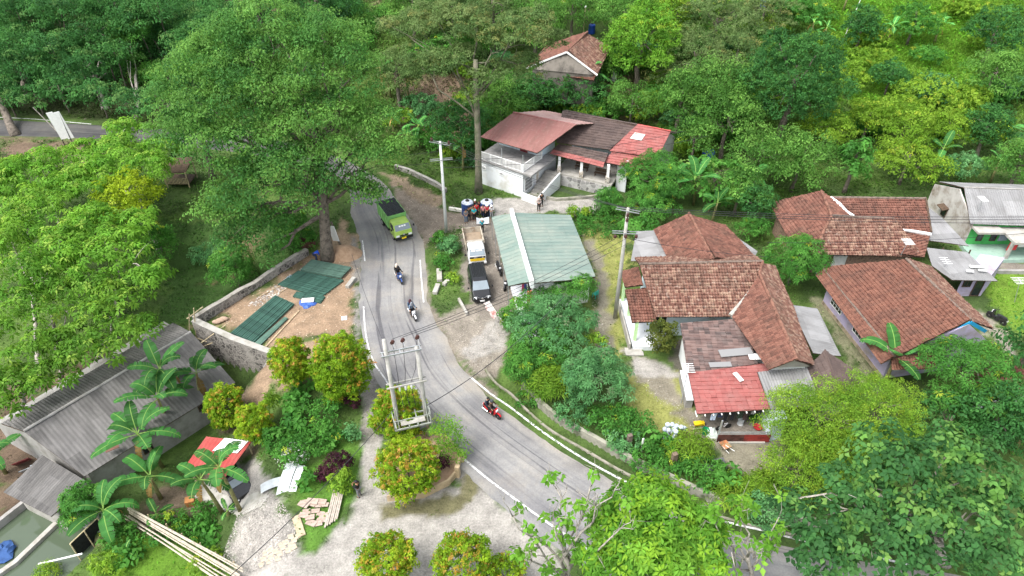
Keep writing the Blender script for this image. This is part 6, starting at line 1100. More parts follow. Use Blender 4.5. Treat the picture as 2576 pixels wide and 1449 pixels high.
for k in range(2): wire(b2+Vector((0, 0, H2-1-k*1.2)), RY(760, 385+k*20, 66), .5, ('upper', 'lower')[k]+' cable from the white pole back into the big tree', .016)
wire(pr+Vector((0, 0, 3.6)), R(1420, 745, 5.5), .9, 'thick service cable from the transformer frame over the road to the shrubs', .028); wire(b+Vector((0, 0, H-2.8)), R(1930, 646, 5.0), .25, 'service cable from the tall pole over the central house ridge', .02); wire(R(1930, 610, 6.5), R(2600, 585, 5.5), .4, 'service cable sagging over the rear tiled house', .02); wire(q0+Vector((0, 0, 1.2)), R(520, 1500, 4), .6, 'cable from the transformer frame to the lower left corner', .025); wire(R(885, 640, 7), R(960, 850, 8.3), .5, 'thin cable over the dirt lot beside the road', .015)
for k, (bx, tx, lab) in enumerate((((2300, 128), (2135, 0), 'thin white pole on the grassy hillside'),)):
    p = G(2125, 92); tt_ = thing('pole', lab, 'pole', p); MB().tube([(0, 0, 0), (.9, 0, 6.5)], [.06, .04], 8).build('shaft', WHITE_T, tt_)
p = G(1466, 100); tt_ = thing('lamp_pole', 'bamboo pole with a small white lamp above the hillside house', 'pole', p); MB().tube([(0, 0, 0), (.1, 0, 4.6)], .06, 8).build('shaft', BAMBOO, tt_); MB().ball((.1, 0, 4.7), .16).build('lamp', WHITE_T, tt_)
# signs
p = G(182, 372); t = thing('signboard', 'white two-panel billboard beside the far road at the left', 'sign', p); q0_, q1_ = RY(150, 296, p.y)-p, RY(192, 344, p.y)-p; sw_ = MB(); d = Vector((.5, -.86, 0))
for k in range(2): MB().box((-.75+k*.8, .1*k, 3.0), (.72, .06, 3.6), .35, M=Matrix.Rotation(.35, 4, 'Z') @ Matrix.Rotation(-.12, 4, 'Y')).build('panel', WHITE_T, t)
for x in (-.9, .2): MB().beam((x, .12, -.2), (x-.1, .14, 4.8), .08, up=(0, 1, 0)).build('post', PLAST, t)
p = G(165, 350); t = thing('leaning_pole', 'thin wooden pole leaning left of the white billboard', 'pole', p); MB().tube([(0, 0, -.2), (-2.6, .3, 4.2)], [.09, .06], 8).build('shaft', BARK_PALE, t)
p = R(860, 624, 0); t = thing('signboard', 'white banner board on a leaning post between the big trunk and the road', 'sign', p); MB().tube([(0, 0, -.2), (-.55, -.1, 3.2)], [.13, .1], 8).build('post', BARK, t); MB().box((-.5, -.2, 1.9), (.85, .05, 1.7), M=Matrix.Rotation(-.5, 4, 'Z') @ Matrix.Rotation(-.22, 4, 'Y')).build('panel', WHITE_T, t)
# antennas
def antenna(label, base, top, n=6, w=.9):
    t = thing('tv_antenna', label, 'antenna', base); v = Vector(top)-Vector(base); MB().tube([(0, 0, 0), tuple(v)], .03, 6).build('mast', STEEL, t); m = MB(); m.beam(v+Vector((-.1, -.5, 0)), v+Vector((.1, .5, 0)), .04)
    for k in range(n): y = -.45+.9*k/(n-1); m.beam(v+Vector((-w/2, y, 0)), v+Vector((w/2, y, .0)), .035)
    m.build('elements', WHITE_T, t); return t
p = R(1713, 1014, 0); antenna('white loop antenna on a thin pole left of the red roofed shed', p, p+Vector((.15, .5, 3.3)), 5, .9); p = R(2430, 600, .4); antenna('wispy antenna on a bamboo pole in front of the green walled house', p, RY(2473, 500, p.y), 7, .7); p = G(2552, 760); antenna('white antenna on a pole at the right edge of the grass', p, RY(2566, 706, p.y), 5, 1.2); p = R(2375, 668, 2.9); antenna('small white antenna lying on the patched annex roof', p, p+Vector((0, .1, .5)), 4, .8); p = R(2266, 642, 3.3); antenna('bushy grey antenna standing behind the lilac house ridge', p, p+Vector((.15, 0, 1.5)), 8, .9)
# ------------------------------------------------------------------ building site
STG = mat('green primer steel', (.045, .11, .085), .55, .3, 2); STGL = mat('light green primer steel', (.085, .155, .12), .55, .15, 2)
def channels(n, a0, a1, b0, b1, z, label, group, m, w=.16, hgt=.11, layers=None):
    """n steel channels side by side; the first runs a0-a1, the last b0-b1"""
    a0, a1, b0, b1 = (R(*p, z) for p in (a0, a1, b0, b1)); proto = None
    for k in range(n):
        f = k/(n-1); p, q = a0.lerp(b0, f), a1.lerp(b1, f); d = q-p; L = d.length
        if proto is None:
            mb = MB(); mb.box((0, L/2, hgt), (w, L, .012)); mb.box((-w/2+.006, L/2, hgt/2-.006), (.012, L, hgt-.002)); mb.box((w/2-.006, L/2, hgt/2-.006), (.012, L, hgt-.002)); o = proto = mb.build('steel_channel', m)
        else: o = proto.copy(); COL.objects.link(o)
        o.location = p+Vector((0, 0, .012*(k % 3))); o.rotation_euler = (0, 0, math.atan2(-d.x, d.y)+random.uniform(-.008, .008)); tag(o, label, 'steel channel', group)
channels(16, (700, 717), (811, 748), (750, 684), (856, 706), .06, 'dark green steel channel in the upper stack below the big tree trunk', 'steel channels in the upper stack', STG, .1, .15)
channels(9, (758, 680), (860, 700), (783, 657), (893, 678), .2, 'lighter green steel channel at the far side of the upper stack', 'lighter steel channels on the upper stack', STGL, .17, .16)
channels(6, (738, 747), (808, 763), (746, 737), (818, 750), .05, 'short dark green steel channel beside the blue tarpaulin', 'short steel channels by the tarpaulin', STG, .09, .14)
channels(13, (582, 841), (694, 746), (634, 866), (742, 764), .12, 'dark green steel channel in the lower stack on the edge of the retaining wall', 'steel channels in the lower stack', STG, .12, .15); channels(4, (640, 868), (718, 800), (650, 872), (750, 776), .08, 'flat green steel channel along the dirt side of the lower stack', 'flat steel channels beside the lower stack', STGL, .2)
tag(MB().beam(R(660, 882, .06), R(752, 782, .06), .14, .1).build('timber', WOOD), 'brown timber lying along the lower stack of steel', 'timber'); tag(MB().beam(R(655, 745, .08), R(760, 690, .08), .1, .08).build('timber', WOOD), 'long pale timber lying by the stone wall', 'timber'); tag(MB().beam(R(690, 745, .06), R(790, 682, .06), .08, .08).build('timber', WOOD), 'second thin timber beside the upper stack of steel', 'timber')
def crumple(name, px, r, m, label, cat, n=14, hh=.25):
    c = R(*px, .0) if not isinstance(px, Vector) else px; g = np.random.default_rng(int(c.x*100) % 999); V = [(0, 0, hh)]; F = []
    for j in range(1, 5):
        for k in range(n): a = 2*PI*k/n; rr = r*j/4*(1+.22*g.normal()) if j == 4 else r*j/4; V.append((rr*math.cos(a), rr*math.sin(a), max(0.01, hh*(1-j/4)+abs(g.normal())*hh*.3*(j < 4))))
    for k in range(n): F.append((0, 1+k, 1+(k+1) % n))
    for j in range(3):
        for k in range(n): F.append((1+j*n+k, 1+(j+1)*n+k, 1+(j+1)*n+(k+1) % n, 1+j*n+(k+1) % n))
    o = MB().add(V, F).build(name, m); o.location = (c.x, c.y, c.z if isinstance(px, Vector) else h(c.x, c.y)+.02); return tag(o, label, cat)
crumple('tarpaulin', (775, 763), .8, mat('blue tarpaulin', (.05, .12, .4), .5, .2, 3), 'crumpled blue tarpaulin at the end of the short steel channels', 'tarpaulin', hh=.22); tag(MB().box((0, 0, 0), (1.1, .6, .04), .1).build('board', WHITE_T), 'white board lying on the blue tarpaulin', 'board').location = R(774, 755, .28); crumple('rag', (762, 766), .18, mat('pink cloth', (.6, .12, .15), .9), 'pink rag left of the white board', 'rag', 8, .12); crumple('plastic_bag', (733, 700), .45, mat('pale blue plastic', (.35, .5, .6), .5, .2, 4), 'pale blue plastic litter at the foot of the stone wall', 'litter', 10, .15)
tag(MB().box((0, 0, .16), (.4, 1.5, .32), -.28).build('concrete_block', CEMP, bevel=.02), 'pale concrete block at the edge of the dirt lot by the road', 'concrete block').location = R(883, 714, 0); tag(MB().box((0, 0, .03), (.5, .5, .05), .2).build('paving_slab', TILEW), 'white slab lying alone on the dirt lot', 'slab').location = R(866, 801, .01)
c = R(866, 640, 0); g = np.random.default_rng(5); n = 28; xs = np.linspace(-2.2, 2.2, n); X, Y = np.meshgrid(xs, xs*.8); Z = 1.15*np.maximum(0, 1-np.hypot(X/1.9, Y/1.5)**1.5)*(1+.5*(fbm(X+4, Y+9, 1.5, 4)-.5))-.06; i = (np.arange(n-1)[:, None]*n+np.arange(n-1)[None]).ravel()
EARTH = mat('tan earth', (.34, .23, .15), .95, .25, 2, col2=(.24, .15, .09), bump=.8); o = mesh_np('earth_mound', np.stack([X, Y, Z], -1).reshape(-1, 3), np.stack([i, i+1, i+n+1, i+n], 1), None, (EARTH,), smooth=True); o.location = c; tag(o, 'heap of tan earth beside the big tree trunk', 'earth heap')
p = R(776, 617, 0); t = thing('timber_box', 'open rusty brown two-compartment box at the top end of the stone wall', 'box', p, .3); RUST = mat('rusty sheet', (.13, .06, .045), .85, .3, 3); q = MB(); [q.box((0, s*.5, .35), (1.4, .05, .6)) for s in (-1, 1)]; [q.box((x, 0, .35), (.05, .95, .6)) for x in (-.7, 0, .7)]; q.box((0, 0, .06), (1.3, .94, .05)); q.build('sides', RUST, t)
t = thing('bamboo_scaffold', 'thin bamboo scaffold poles at the corner of the stone wall', 'scaffold', R(487, 830, -3)); 
for a, bb in (((478, 870, -2), (476, 790, 2.2)), ((497, 880, -2.5), (487, 775, 2.6)), ((470, 802, 1.5), (510, 772, 1.6)), ((496, 870, .4), (575, 812, .5)), ((480, 845, -.2), (520, 860, -.4)), ((490, 880, -.6), (535, 862, -.5))): MB().tube([R(*a), R(*bb)], .045, 6).build('bamboo_pole', BAMBOO, t, world=True)
for k in range(3): tag(MB().ball((0, 0, .16), (.42, .26, .17)).build('cement_sack', mat('paper sack', (.42, .3, .22), .9, .15, 5), smooth=True), ('left', 'middle', 'right')[k]+' cement sack inside the corner of the stone wall', 'sack').location = R(546+k*9, 813-k*4, .02)
# concrete posts on the verge
for a, bb, w, lab in (((1104.5, 678), (1106, 706), .5, 'thick concrete post lying on the verge opposite the small truck'), ((1094, 738), (1102, 716), .45, 'short slab of concrete tilted on the verge below the thick post'), ((1154, 752), (1175, 790), .22, 'long kerb stone lying between the verge and the black van'), ((1116, 716), (1128, 706), .4, 'small concrete lump on the verge by the thick post')): tag(MB().beam(R(*a, .18), R(*bb, .18), w, .35).build('concrete_post', CEMP, bevel=.03), lab, 'concrete post')
# pennant
a, bb = R(1230, 757, 2.6), R(1273, 822, 0); t = thing('pennant', 'slanting pole with a red and white pennant in front of the black van', 'flag', bb); MB().tube([(0, 0, 0), tuple(a-bb)], .03, 6).build('pole', WHITE_T, t); u = (a-bb); fm = MB(); Pn = [u*(1-k*.06) for k in range(9)]; fm.add([p for k, p in enumerate(Pn)]+[p+Vector((-.5+k*.03+.08*math.sin(k*2), -.05, -.25-.06*k+.1*math.sin(k*1.7))) for k, p in enumerate(Pn)], [(k, k+1, 10+k, 9+k) for k in range(8)]); m_ = mat('red and white cloth', (.75, .68, .65), .9, .1, 2.2, col2=(.5, .07, .06)); fm.build('cloth', m_, t)
sol = t.children[1].modifiers.new('t', 'SOLIDIFY'); sol.thickness = .012
# ------------------------------------------------------------------ lower yard
IVORY = mat('white curved sheet', (.5, .53, .55), .5, .1, 2)
def curved(px, L, W, rz, bend, tilt, lab, m=IVORY):
    c = G(*px); V = []; n = 8
    for i in range(n+1): a = (i/n-.5)*bend; V += [(-W/2, math.sin(a)*L/bend, math.cos(a)*L/bend-L/bend*math.cos(bend/2)), (W/2, math.sin(a)*L/bend, math.cos(a)*L/bend-L/bend*math.cos(bend/2))]
    o = MB().add(V, [(2*i, 2*i+1, 2*i+3, 2*i+2) for i in range(n)]).build('roof_sheet', m); o.modifiers.new('t', 'SOLIDIFY').thickness = .02; o.location = c+Vector((0, 0, .1)); o.rotation_euler = (tilt, 0, rz); tag(o, lab, 'roof sheet')
curved((722, 1212), 2.6, .8, -.15, .8, .35, 'tall white curved roofing sheet propped on the garden bed'); curved((746, 1214), 2.4, .5, -.15, .6, .3, 'narrow white roofing sheet right of the tall curved one'); curved((684, 1222), 1.6, .75, -1.25, .7, .2, 'short white curved sheet lying beside the car track')
rg_ = random.Random(4)
for k in range(16):
    p = G(762+rg_.random()*54, 1262+rg_.random()*60); tag(MB().box((0, 0, .05), (.5+.3*rg_.random(), .28+.2*rg_.random(), .05), M=Matrix.Rotation(rg_.uniform(-.6, .3), 4, 'Z') @ Matrix.Rotation(rg_.uniform(-.15, .15), 4, 'X')).build('plank', mat('pinkish plank', (.4, .31, .26), .85, .2, 4)), 'short pinkish plank in the jumbled wood heap at the edge of the white rubble', 'plank', 'planks in the wood heap').location = p+Vector((0, 0, .03+.045*(k % 6)))
for k in range(6): a, bb = G(818+k*6, 1330-k*4), G(842+k*4.2, 1240+k*2); tag(MB().beam(a+Vector((0, 0, .12+.06*(k % 2))), bb+Vector((0, 0, .3)), .1, .08).build('pole', mat('bleached pole', (.4, .35, .3), .8, .2, 4)), 'bleached bamboo pole in the bundle right of the wood heap', 'pole', 'bundle of bleached poles')
tag(MB().beam(G(744, 1300)+Vector((0, 0, .08)), G(760, 1350)+Vector((0, 0, .08)), .5, .06).build('plank', mat('ladder wood', (.42, .34, .23), .85, .2, 5)), 'flat wooden pallet strip left of the wood heap', 'pallet')
for k in range(18): p = G(664+(k % 6)*15+(k//6)*4+rg_.uniform(-6, 6), 1424-(k % 6)*9-(k//6)*17+rg_.uniform(-4, 4)); o = MB().box((0, 0, .025), (.36, .36, .04), .5+rg_.uniform(-.2, .2)).build('roof_tile', mat('cream tile', (.42, .36, .28), .8, .15, 4)); o.location = p+Vector((0, 0, .015)); tag(o, 'square cream tile laid out on the concrete at the bottom', 'tile', 'cream tiles on the concrete')
t = thing('bamboo_fence', 'leaning bamboo pole fence along the grass in the lower left', 'fence', G(470, 1380))
for k in range(9):
    a, bb = G(330-k*1.5+rg_.uniform(-8, 8), 1290+k*2.6), G(622-k*6+rg_.uniform(-25, 10), 1450+k*4.5); z1, z2 = .8-.07*k, .8-.07*k+rg_.uniform(-.15, .15); MB().tube([a+Vector((0, 0, z1)), (a+bb)/2+Vector((0, 0, (z1+z2)/2+.1*math.sin(k))), bb+Vector((0, 0, z2))], .05, 6).build('bamboo_pole', mat('silvery bamboo', (.44, .385, .31), .7, .2, 4), t, world=True)
for k in range(7): a = G(345+k*42, 1300+k*24); MB().tube([a-Vector((0, 0, .3)), a+Vector((.05*(-1)**k, .1, 1.3))], .05, 6).build('stake', BAMBOO, t, world=True)
t = thing('net_fence', 'black shade-net fence panel by the fish pond', 'fence', G(215, 1420)); a, bb = R(172, 1366, -2.6), R(258, 1300, -2.6); cc, dd_ = R(190, 1449, -3.7), R(272, 1372, -3.7); a, bb = R(176, 1368, -2.5), R(245, 1303, -2.5)
MB().prism([a, bb, bb-Vector((0, 0, 1.6)), a-Vector((0, 0, 1.6))], (.03, .02, 0)).build('net', mat('black net', (.02, .02, .022), .9, .3, 6), t, world=True); fr_ = MB(); fr_.tube([a, bb], .045, 6); fr_.build('top_rail', BAMBOO, t, world=True); [MB().tube([q_+Vector((.05, -.05, .05)), q_+Vector((.3, -.3, -1.7))], .045, 6).build('stake', BAMBOO, t, world=True) for q_ in (a, a.lerp(bb, .5), bb)]
tag(MB().tube([R(97, 1419, -3.6), R(207, 1393, -2.7)], .06, 8).build('pipe', WHITE_T), 'white plastic pipe reaching over the fish pond', 'pipe'); crumple('tarpaulin', R(10, 1386, -3.95), .9, mat('faded navy tarpaulin', (.03, .08, .22)), 'blue tarpaulin on the bank of the fish pond', 'tarpaulin', 12, .3)
tag(MB().lathe([(.05, .0), (.5, 0), (.52, .1), (.42, .35), (.2, .5), (.03, .52)]).build('terracotta_dome', mat('terracotta', (.35, .11, .05), .7, .2, 3)), 'terracotta dome beside the slender tree in front of the lean-to', 'pot').location = G(222, 1272); tag(MB().box((0, 0, .3), (.6, .5, .6), .3, top=1.1).build('crate', mat('orange-brown crate', (.38, .17, .06), .8, .2, 4), bevel=.02), 'orange-brown crate by the carport post', 'crate').location = G(482, 1268); crumple('sack', G(497, 1250), .4, WHITE_T, 'white sack near the orange-brown crate', 'sack', 10, .35)
sheet('car_track', [(480, 1225), (520, 1210), (600, 1255), (655, 1235), (690, 1240), (650, 1285), (600, 1300), (500, 1260)], CEMP, .05, .2, .06)
for k, (x, y, c_, lab) in enumerate(((62, 1172, (.2, .04, .04), 'maroon metal sheet left of the grey lean-to'), (80, 1190, (.36, .38, .4), 'grey sheet leaning beside the maroon one'), (108, 1175, (.6, .66, .72), 'pale blue sheet at the corner of the grey house'))): tag(MB().box((0, 0, .5), (1.1, .06, 1.2), M=Matrix.Rotation(.6, 4, 'Z') @ Matrix.Rotation(.7, 4, 'X')).build('metal_sheet', mat(lab, c_, .6)), lab, 'sheet').location = G(x, y)
# ------------------------------------------------------------------ right yard
p = R(1757, 1071, 0); t = thing('toy_truck', 'yellow toy dump truck left on the grass by the red roofed shed', 'toy', p, -1.4); t.scale = (.75,)*3; MB().box((0, -.12, .36), (.42, .72, .26), top=1.15).build('bed', YEL, t); MB().box((0, .42, .32), (.4, .26, .36), top=.85).build('cab', YEL, t); MB().box((0, .52, .4), (.34, .1, .12)).build('windscreen', GLASS, t)
for s in (-1, 1): [wheel(t, s*.2, y, .11, .09) for y in (.4, -.1, -.36)]
t = thing('wheelbarrow', 'orange wheelbarrow tipped in front of the red panelled shed', 'wheelbarrow', R(1822, 1130, 0), .4); t.scale = (.8,)*3; MB().loft([[Vector((x*w, y, z)) for x, y in ((-1, -.35*q), (1, -.35*q), (1, .4*q), (-1, .4*q))] for w, q, z in ((.22, .7, .3), (.4, 1.15, .62), (.37, 1.08, .62), (.2, .62, .34))]).build('tray', mat('orange barrow', (.38, .15, .07), .7, .25, 3, col2=(.12, .25, .15)), t); MB().lathe([(.08, -.04), (.18, -.05), (.18, .05), (.08, .04)], (0, .6, .18), 12, Matrix.Rotation(PI/2, 4, 'Y')).build('wheel', RUBBER, t); hb = [MB().beam((s*.12, .6, .2), (s*.3, -.9, .6), .04).build('handle', WHITE_T, t) for s in (-1, 1)]
tag(MB().lathe([(.2, 0), (.26, .5), (.27, .5), (.24, .5), (.19, .05)], n=16).build('bucket', mat('green bucket', (.01, .32, .12), .4)), 'green bucket left of the shed front corner', 'bucket').location = R(1773, 1091, 0); crumple('plastic_sack', R(1790, 1090, 0), .5, mat('milky plastic', (.6, .66, .62), .5, .15, 4), 'milky plastic sack beside the green bucket', 'sack', 12, .4)
t = thing('bag_of_bottles', 'heap of shiny pale plastic bags on the hedge below the yard', 'plastic bags', R(1688, 1100, 0)); g = np.random.default_rng(8); bm_ = MB(); [bm_.ball(tuple(np.array([0, 0, .75])+g.normal(0, 1, 3)*np.array([.36, .3, .34])), .2, 7, 5) for _ in range(22)]; bm_.build('bags', mat('shiny plastic', (.46, .52, .62), .2, .15, 5, spec=.7), t)
t = thing('plastic_chair', 'turquoise plastic chair on the path behind the mango shrubs', 'chair', R(1497, 748, 0), .8); TQ = mat('turquoise plastic', (.02, .42, .32), .4, .08, 5); MB().box((0, 0, .43), (.42, .42, .04)).build('seat', TQ, t); MB().box((0, -.2, .68), (.4, .04, .42)).build('backrest', TQ, t); [MB().beam((x, y, 0), (x*.9, y*.9, .42), .045, up=(0, 1, 0)).build('leg', TQ, t) for x in (-.19, .19) for y in (-.19, .19)]
tag(MB().lathe([(.2, 0), (.22, .25), (.2, .5), (.22, .52), (.02, .53)], n=14).build('rattan_stool', mat('rattan', (.45, .27, .12), .8, .25, 8)), 'round rattan stool at the end of the white tiled counter', 'stool').location = R(1733, 1020, 0)
for a, lab, c_, w_, hh in (((1580, 1128), 'weathered brown gate post in the hedge', (.16, .12, .1), .35, 1.5), ((1691, 1175), 'broad brown gate post below the plastic bags', (.17, .125, .09), .38, 1.5), ((1613, 1135), 'slim white post in the hedge', (.6, .6, .58), .14, 1.4), ((1727, 898), 'small pale post by the round topiary bush', (.5, .47, .45), .25, .7)): tag(MB().box((0, 0, hh/2), (w_, w_*.8, hh), .3).build('gate_post', mat(lab, c_, .9, .3, 3), bevel=.02), lab, 'post').location = R(*a, 0)
t = thing('bicycle', 'child bicycle lying inside the red roofed shed', 'bicycle', R(1818, 1080, 0), -1.3)
for y in (-.42, .42): q = MB().lathe([(.22, -.02), (.25, 0), (.22, .02)], (0, 0, 0), 16, Matrix.Rotation(PI/2, 4, 'Y')).build('wheel', RUBBER, t); q.location = (0, y, .25); s_ = MB(); [s_.beam((0, 0, 0), (0, .22*math.cos(a), .22*math.sin(a)), .01) for a in np.arange(8)*PI/4]; s_.build('rim', CHROME, q)
MB().tube([(0, -.42, .25), (0, -.15, .6), (0, .3, .62), (0, .05, .28), (0, -.15, .6)], .025, 6).build('frame', WHB, t); MB().tube([(0, .42, .25), (0, .3, .7), (-.25, .25, .75)], .02, 6).build('handlebar', PLAST, t); MB().box((0, -.17, .66), (.14, .24, .06)).build('saddle', PLAST, t)
for k, (x, y, c_, lab) in enumerate(((1862, 1066, (.55, .57, .58), 'grey plastic stool inside the red roofed shed'), (1905, 1078, (.35, .03, .03), 'red basin inside the red roofed shed'), (1893, 1060, (.05, .2, .06), 'small potted plant at the back of the red roofed shed'))):
    if k == 2: V, F, C = crown_arrays(np.array([[0, 0, .45, .3, .3, .3]]), 200, .2, .1, GM, np.random.default_rng(3)); t = thing('potted_plant', lab, 'plant', R(x, y, 0)); MB().lathe([(.12, 0), (.18, .25), (.15, .25)]).build('pot', mat('pot', (.2, .1, .07)), t); mesh_np('foliage', V, F, C, parent=t)
    else: tag(MB().lathe([(.25, 0), (.2, .2), (.24, .42), (.02, .44)] if k == 0 else [(.2, 0), (.34, .2), (.33, .2), (.2, .03)], n=14).build('stool' if k == 0 else 'basin', mat(lab, c_, .5)), lab, 'stool' if k == 0 else 'basin').location = R(x, y, 0)
t = thing('planter_bed', 'triangular walled planter between the road and the cracked path', 'planter', R(1050, 1230, 0)); pp = [R(x, y, 0) for x, y in ((975, 1262), (1065, 1254), (1130, 1222), (1152, 1196), (1163, 1150), (1120, 1100), (1040, 1085), (1000, 1120), (965, 1190))]; cen = sum(pp, Vector())/len(pp)
MB().loft([[p*1, p.lerp(cen, .06), p.lerp(cen, .06)+Vector((0, 0, .6)), p+Vector((0, 0, .6))] for p in pp[:6]]).build('planter_wall', mat('cream planter wall', (.52, .4, .25), .85, .15, 2), t, world=True); MB().prism([p.lerp(cen, .07)+Vector((0, 0, -.1)) for p in pp], (0, 0, .55)).build('soil', EARTH, t, world=True)
for p_, rz_ in ((R(1162, 1160, 0), .2), (R(1152, 1198, 0), -.3)): tag(MB().box((0, 0, .55), (.3, .3, 1.1), rz_).build('planter_post', mat('cream planter wall', (.52, .4, .25))), ('upper' if rz_ > 0 else 'lower')+' cream post on the corner of the triangular planter', 'post').location = p_
tag(MB().box((0, 0, .7), (.7, .4, 1.4), -.1).build('cabinet', WHITE_T, bevel=.03), 'white cabinet standing outside the hillside house', 'cabinet').location = G(1544, 205)
tag(MB().box((0, 0, .35), (1.8, .8, .12), .3, M=Matrix.Rotation(.2, 4, 'Z') @ Matrix.Rotation(.35, 4, 'X')).build('metal_sheet', mat('dark ribbed sheet', (.11, .11, .12), .7, .2, 6)), 'dark grey corrugated sheet propped in the hedge below the shed', 'sheet').location = R(1792, 1178, 0); p = R(1524, 436, 2); 
tag(MB().box((0, 0, .25), (.9, .5, .5), .4).build('wicker_basket', mat('wicker', (.3, .15, .06), .8, .3, 8), bevel=.04), 'brown wicker basket at the right end of the terrace hall', 'basket').location = R(1562, 446, .6)
# ------------------------------------------------------------------ the big tree over the bend
def clump_tree(name, label, base, top, r0, cl_px, kind, Ln=None, cov=1.0, bark=BARK, cat='tree', sub=7, lim=.34, rel=.5, K=None, group=None, seed=3, fork=.35, trunk_r1=.55, pal=None, lean=.03, flat=.45):
    """a tree whose crown masses are listed as (px, py, half width px, half height px, distance Y)"""
    global NLEAF
    rng = np.random.default_rng(seed); L, wr, mode, k, pl, tip, tipp, cv, K0, rel0, droop, shell = KINDS[kind]; L = Ln or L; cl = []; mains = []
    for px, py, a, b, Y in cl_px:
        c = RY(px, py, Y) if Y >= 25 else R(px, py, Y); s = depth(c)/FPX; A = a*s; d = ray(px, py); e = math.asin(-d[2]/np.linalg.norm(d)); B = math.sqrt(max((b*s)**2-(A*math.sin(e))**2, (flat*A)**2))/(math.cos(e) if flat < .5 else 1)
        cl.append(split_ellipsoid(c, (A, A, B), sub, rng, rel, -.35)); mains.append((c, A, B))
    cl = np.concatenate(cl); t = thing(name, label, cat, base, 0, group)
    area = sum(PI*A*(A+B)*.55 for _, A, B in mains); n = min(int(cv*cov*area*1.1/(L*L*wr*.5)), 95000)
    V, F, C = crown_arrays(cl, n, L, L*wr, pal or pl, rng, mode, k, tip, tipp, droop=droop, shell=shell, clust=CLUST.get(kind, 0), per=PER.get(kind, 13)); NLEAF += len(V)//4
    mesh_np('crown', V-np.array(base), F, C, parent=t)
    trunk_mesh(Vector(base)-Vector((0, 0, .3)), top, r0, [m[0] for m in mains], rng, fork, trunk_r1, lim, lean).build('trunk', bark, t, world=True, smooth=True); return t
base = R(825, 655, 0); BIG = [(1.0, .32, .55)]
clump_tree('big_tree', 'huge spreading broadleaf tree over the road bend, its trunk beside the earth heap', base, RY(790, 330, 58), .62,
 [(700, 95, 120, 62, 64), (600, 130, 110, 62, 63), (520, 195, 105, 70, 62), (815, 120, 110, 70, 64), (890, 190, 85, 80, 62), (760, 195, 110, 75, 61), (655, 225, 110, 80, 60), (545, 290, 110, 75, 58), (440, 235, 60, 48, 59), (450, 330, 60, 55, 57), (740, 300, 95, 70, 58), (860, 290, 90, 70, 60), (640, 330, 95, 70, 57), (925, 320, 70, 60, 60), (550, 390, 95, 65, 55), (700, 420, 95, 62, 55), (830, 400, 85, 60, 57), (930, 400, 70, 55, 58), (985, 385, 48, 38, 58), (610, 475, 90, 60, 53), (760, 490, 70, 45, 54), (560, 545, 62, 60, 52), (660, 570, 75, 55, 53), (905, 478, 55, 38, 57), (690, 640, 38, 30, 53), (590, 610, 45, 35, 52), (940, 495, 28, 24, 57)],
 'broad', .27, 1.2, BARK, sub=6, rel=.48, seed=15, pal=[(.034, .115, .026), (.064, .185, .04), (.11, .26, .058)], flat=.75)
# tall lacy tree left of the white house
base = G(1204, 486); clump_tree('tall_tree', 'very tall lacy olive-green tree whose bare trunk rises left of the white house', base, RY(1196, 150, 70.5), .42,
 [(1200, 70, 90, 60, 74), (1105, 60, 80, 60, 75), (1290, 90, 70, 55, 72), (1340, 60, 55, 50, 75), (1020, 80, 70, 60, 80), (1140, 160, 80, 55, 72), (1245, 190, 70, 45, 71), (1060, 170, 60, 50, 76), (1320, 170, 50, 40, 73), (1190, 235, 45, 30, 71), (1390, 110, 40, 40, 76)], 'olive', .26, .8, BARK_MOSS, sub=9, rel=.36, lim=.3, fork=.55, seed=8, trunk_r1=.6, lean=.006)
# dark forest on the slope behind the far road
FG = 'forest trees beyond the far road'
FT = [((60, 262), .5, [(30, 60, 100, 60, 108), (110, 90, 80, 60, 106), (40, 140, 70, 50, 104), (10, 210, 60, 45, 100), (90, 180, 60, 45, 102)], 'forest', 'dark forest tree at the top left corner above the far road', BARK),
 ((265, 275), .5, [(230, 40, 90, 60, 110), (170, 130, 80, 55, 106), (270, 120, 60, 50, 108), (150, 200, 55, 40, 103), (215, 185, 70, 50, 104), (300, 190, 50, 40, 104)], 'forest', 'leaning-trunked dark forest tree second from the left above the far road', BARK_PALE),
 ((345, 308), .3, [(325, 90, 40, 35, 103), (310, 150, 34, 30, 101), (355, 200, 26, 24, 100), (395, 185, 40, 22, 100), (335, 245, 28, 20, 99)], 'broad', 'slender pale-trunked tree with sparse crown beside the far road', BARK_PALE),
 ((420, 280), .5, [(380, 60, 80, 60, 112), (450, 110, 60, 55, 108), (420, 190, 55, 50, 104), (370, 130, 50, 45, 108), (470, 50, 70, 45, 114)], 'forest', 'dark forest tree right of the slender pale trunk', BARK),
 ((560, 190), .45, [(560, 60, 70, 45, 112), (500, 30, 60, 40, 118), (620, 40, 50, 40, 116)], 'forest', 'dark tree crown behind the top left side of the big tree', BARK),
 ((700, 120), .4, [(660, 15, 70, 35, 122), (745, 25, 60, 35, 120)], 'broad', 'paler tree peeking over the top of the big tree', BARK),
 ((40, 340), .6, [(-25, 150, 50, 60, 92), (-30, 250, 40, 50, 91)], 'forest', 'thick tree trunk cut by the left edge beside the far road', BARK),
 ((900, 130), .4, [(870, 40, 60, 50, 112), (940, 70, 55, 50, 108), (905, 110, 40, 35, 104)], 'broad', 'mid green tree behind the top right side of the big tree', BARK),
 ((215, 300), .3, [(215, 255, 60, 36, 97), (140, 262, 50, 30, 97), (290, 275, 48, 30, 97)], 'forest', 'low dark thicket tree hanging over the far road edge', BARK)]
for k, (bp, r, cl, kd, lab, bk_) in enumerate(FT): b = G(*bp); m = np.mean([RY(x, y, Y) for x, y, _, _, Y in cl], 0); clump_tree('forest_tree', lab, b, m, r, cl, kd, None, .8, bk_, sub=6, seed=20+k, rel=.48)
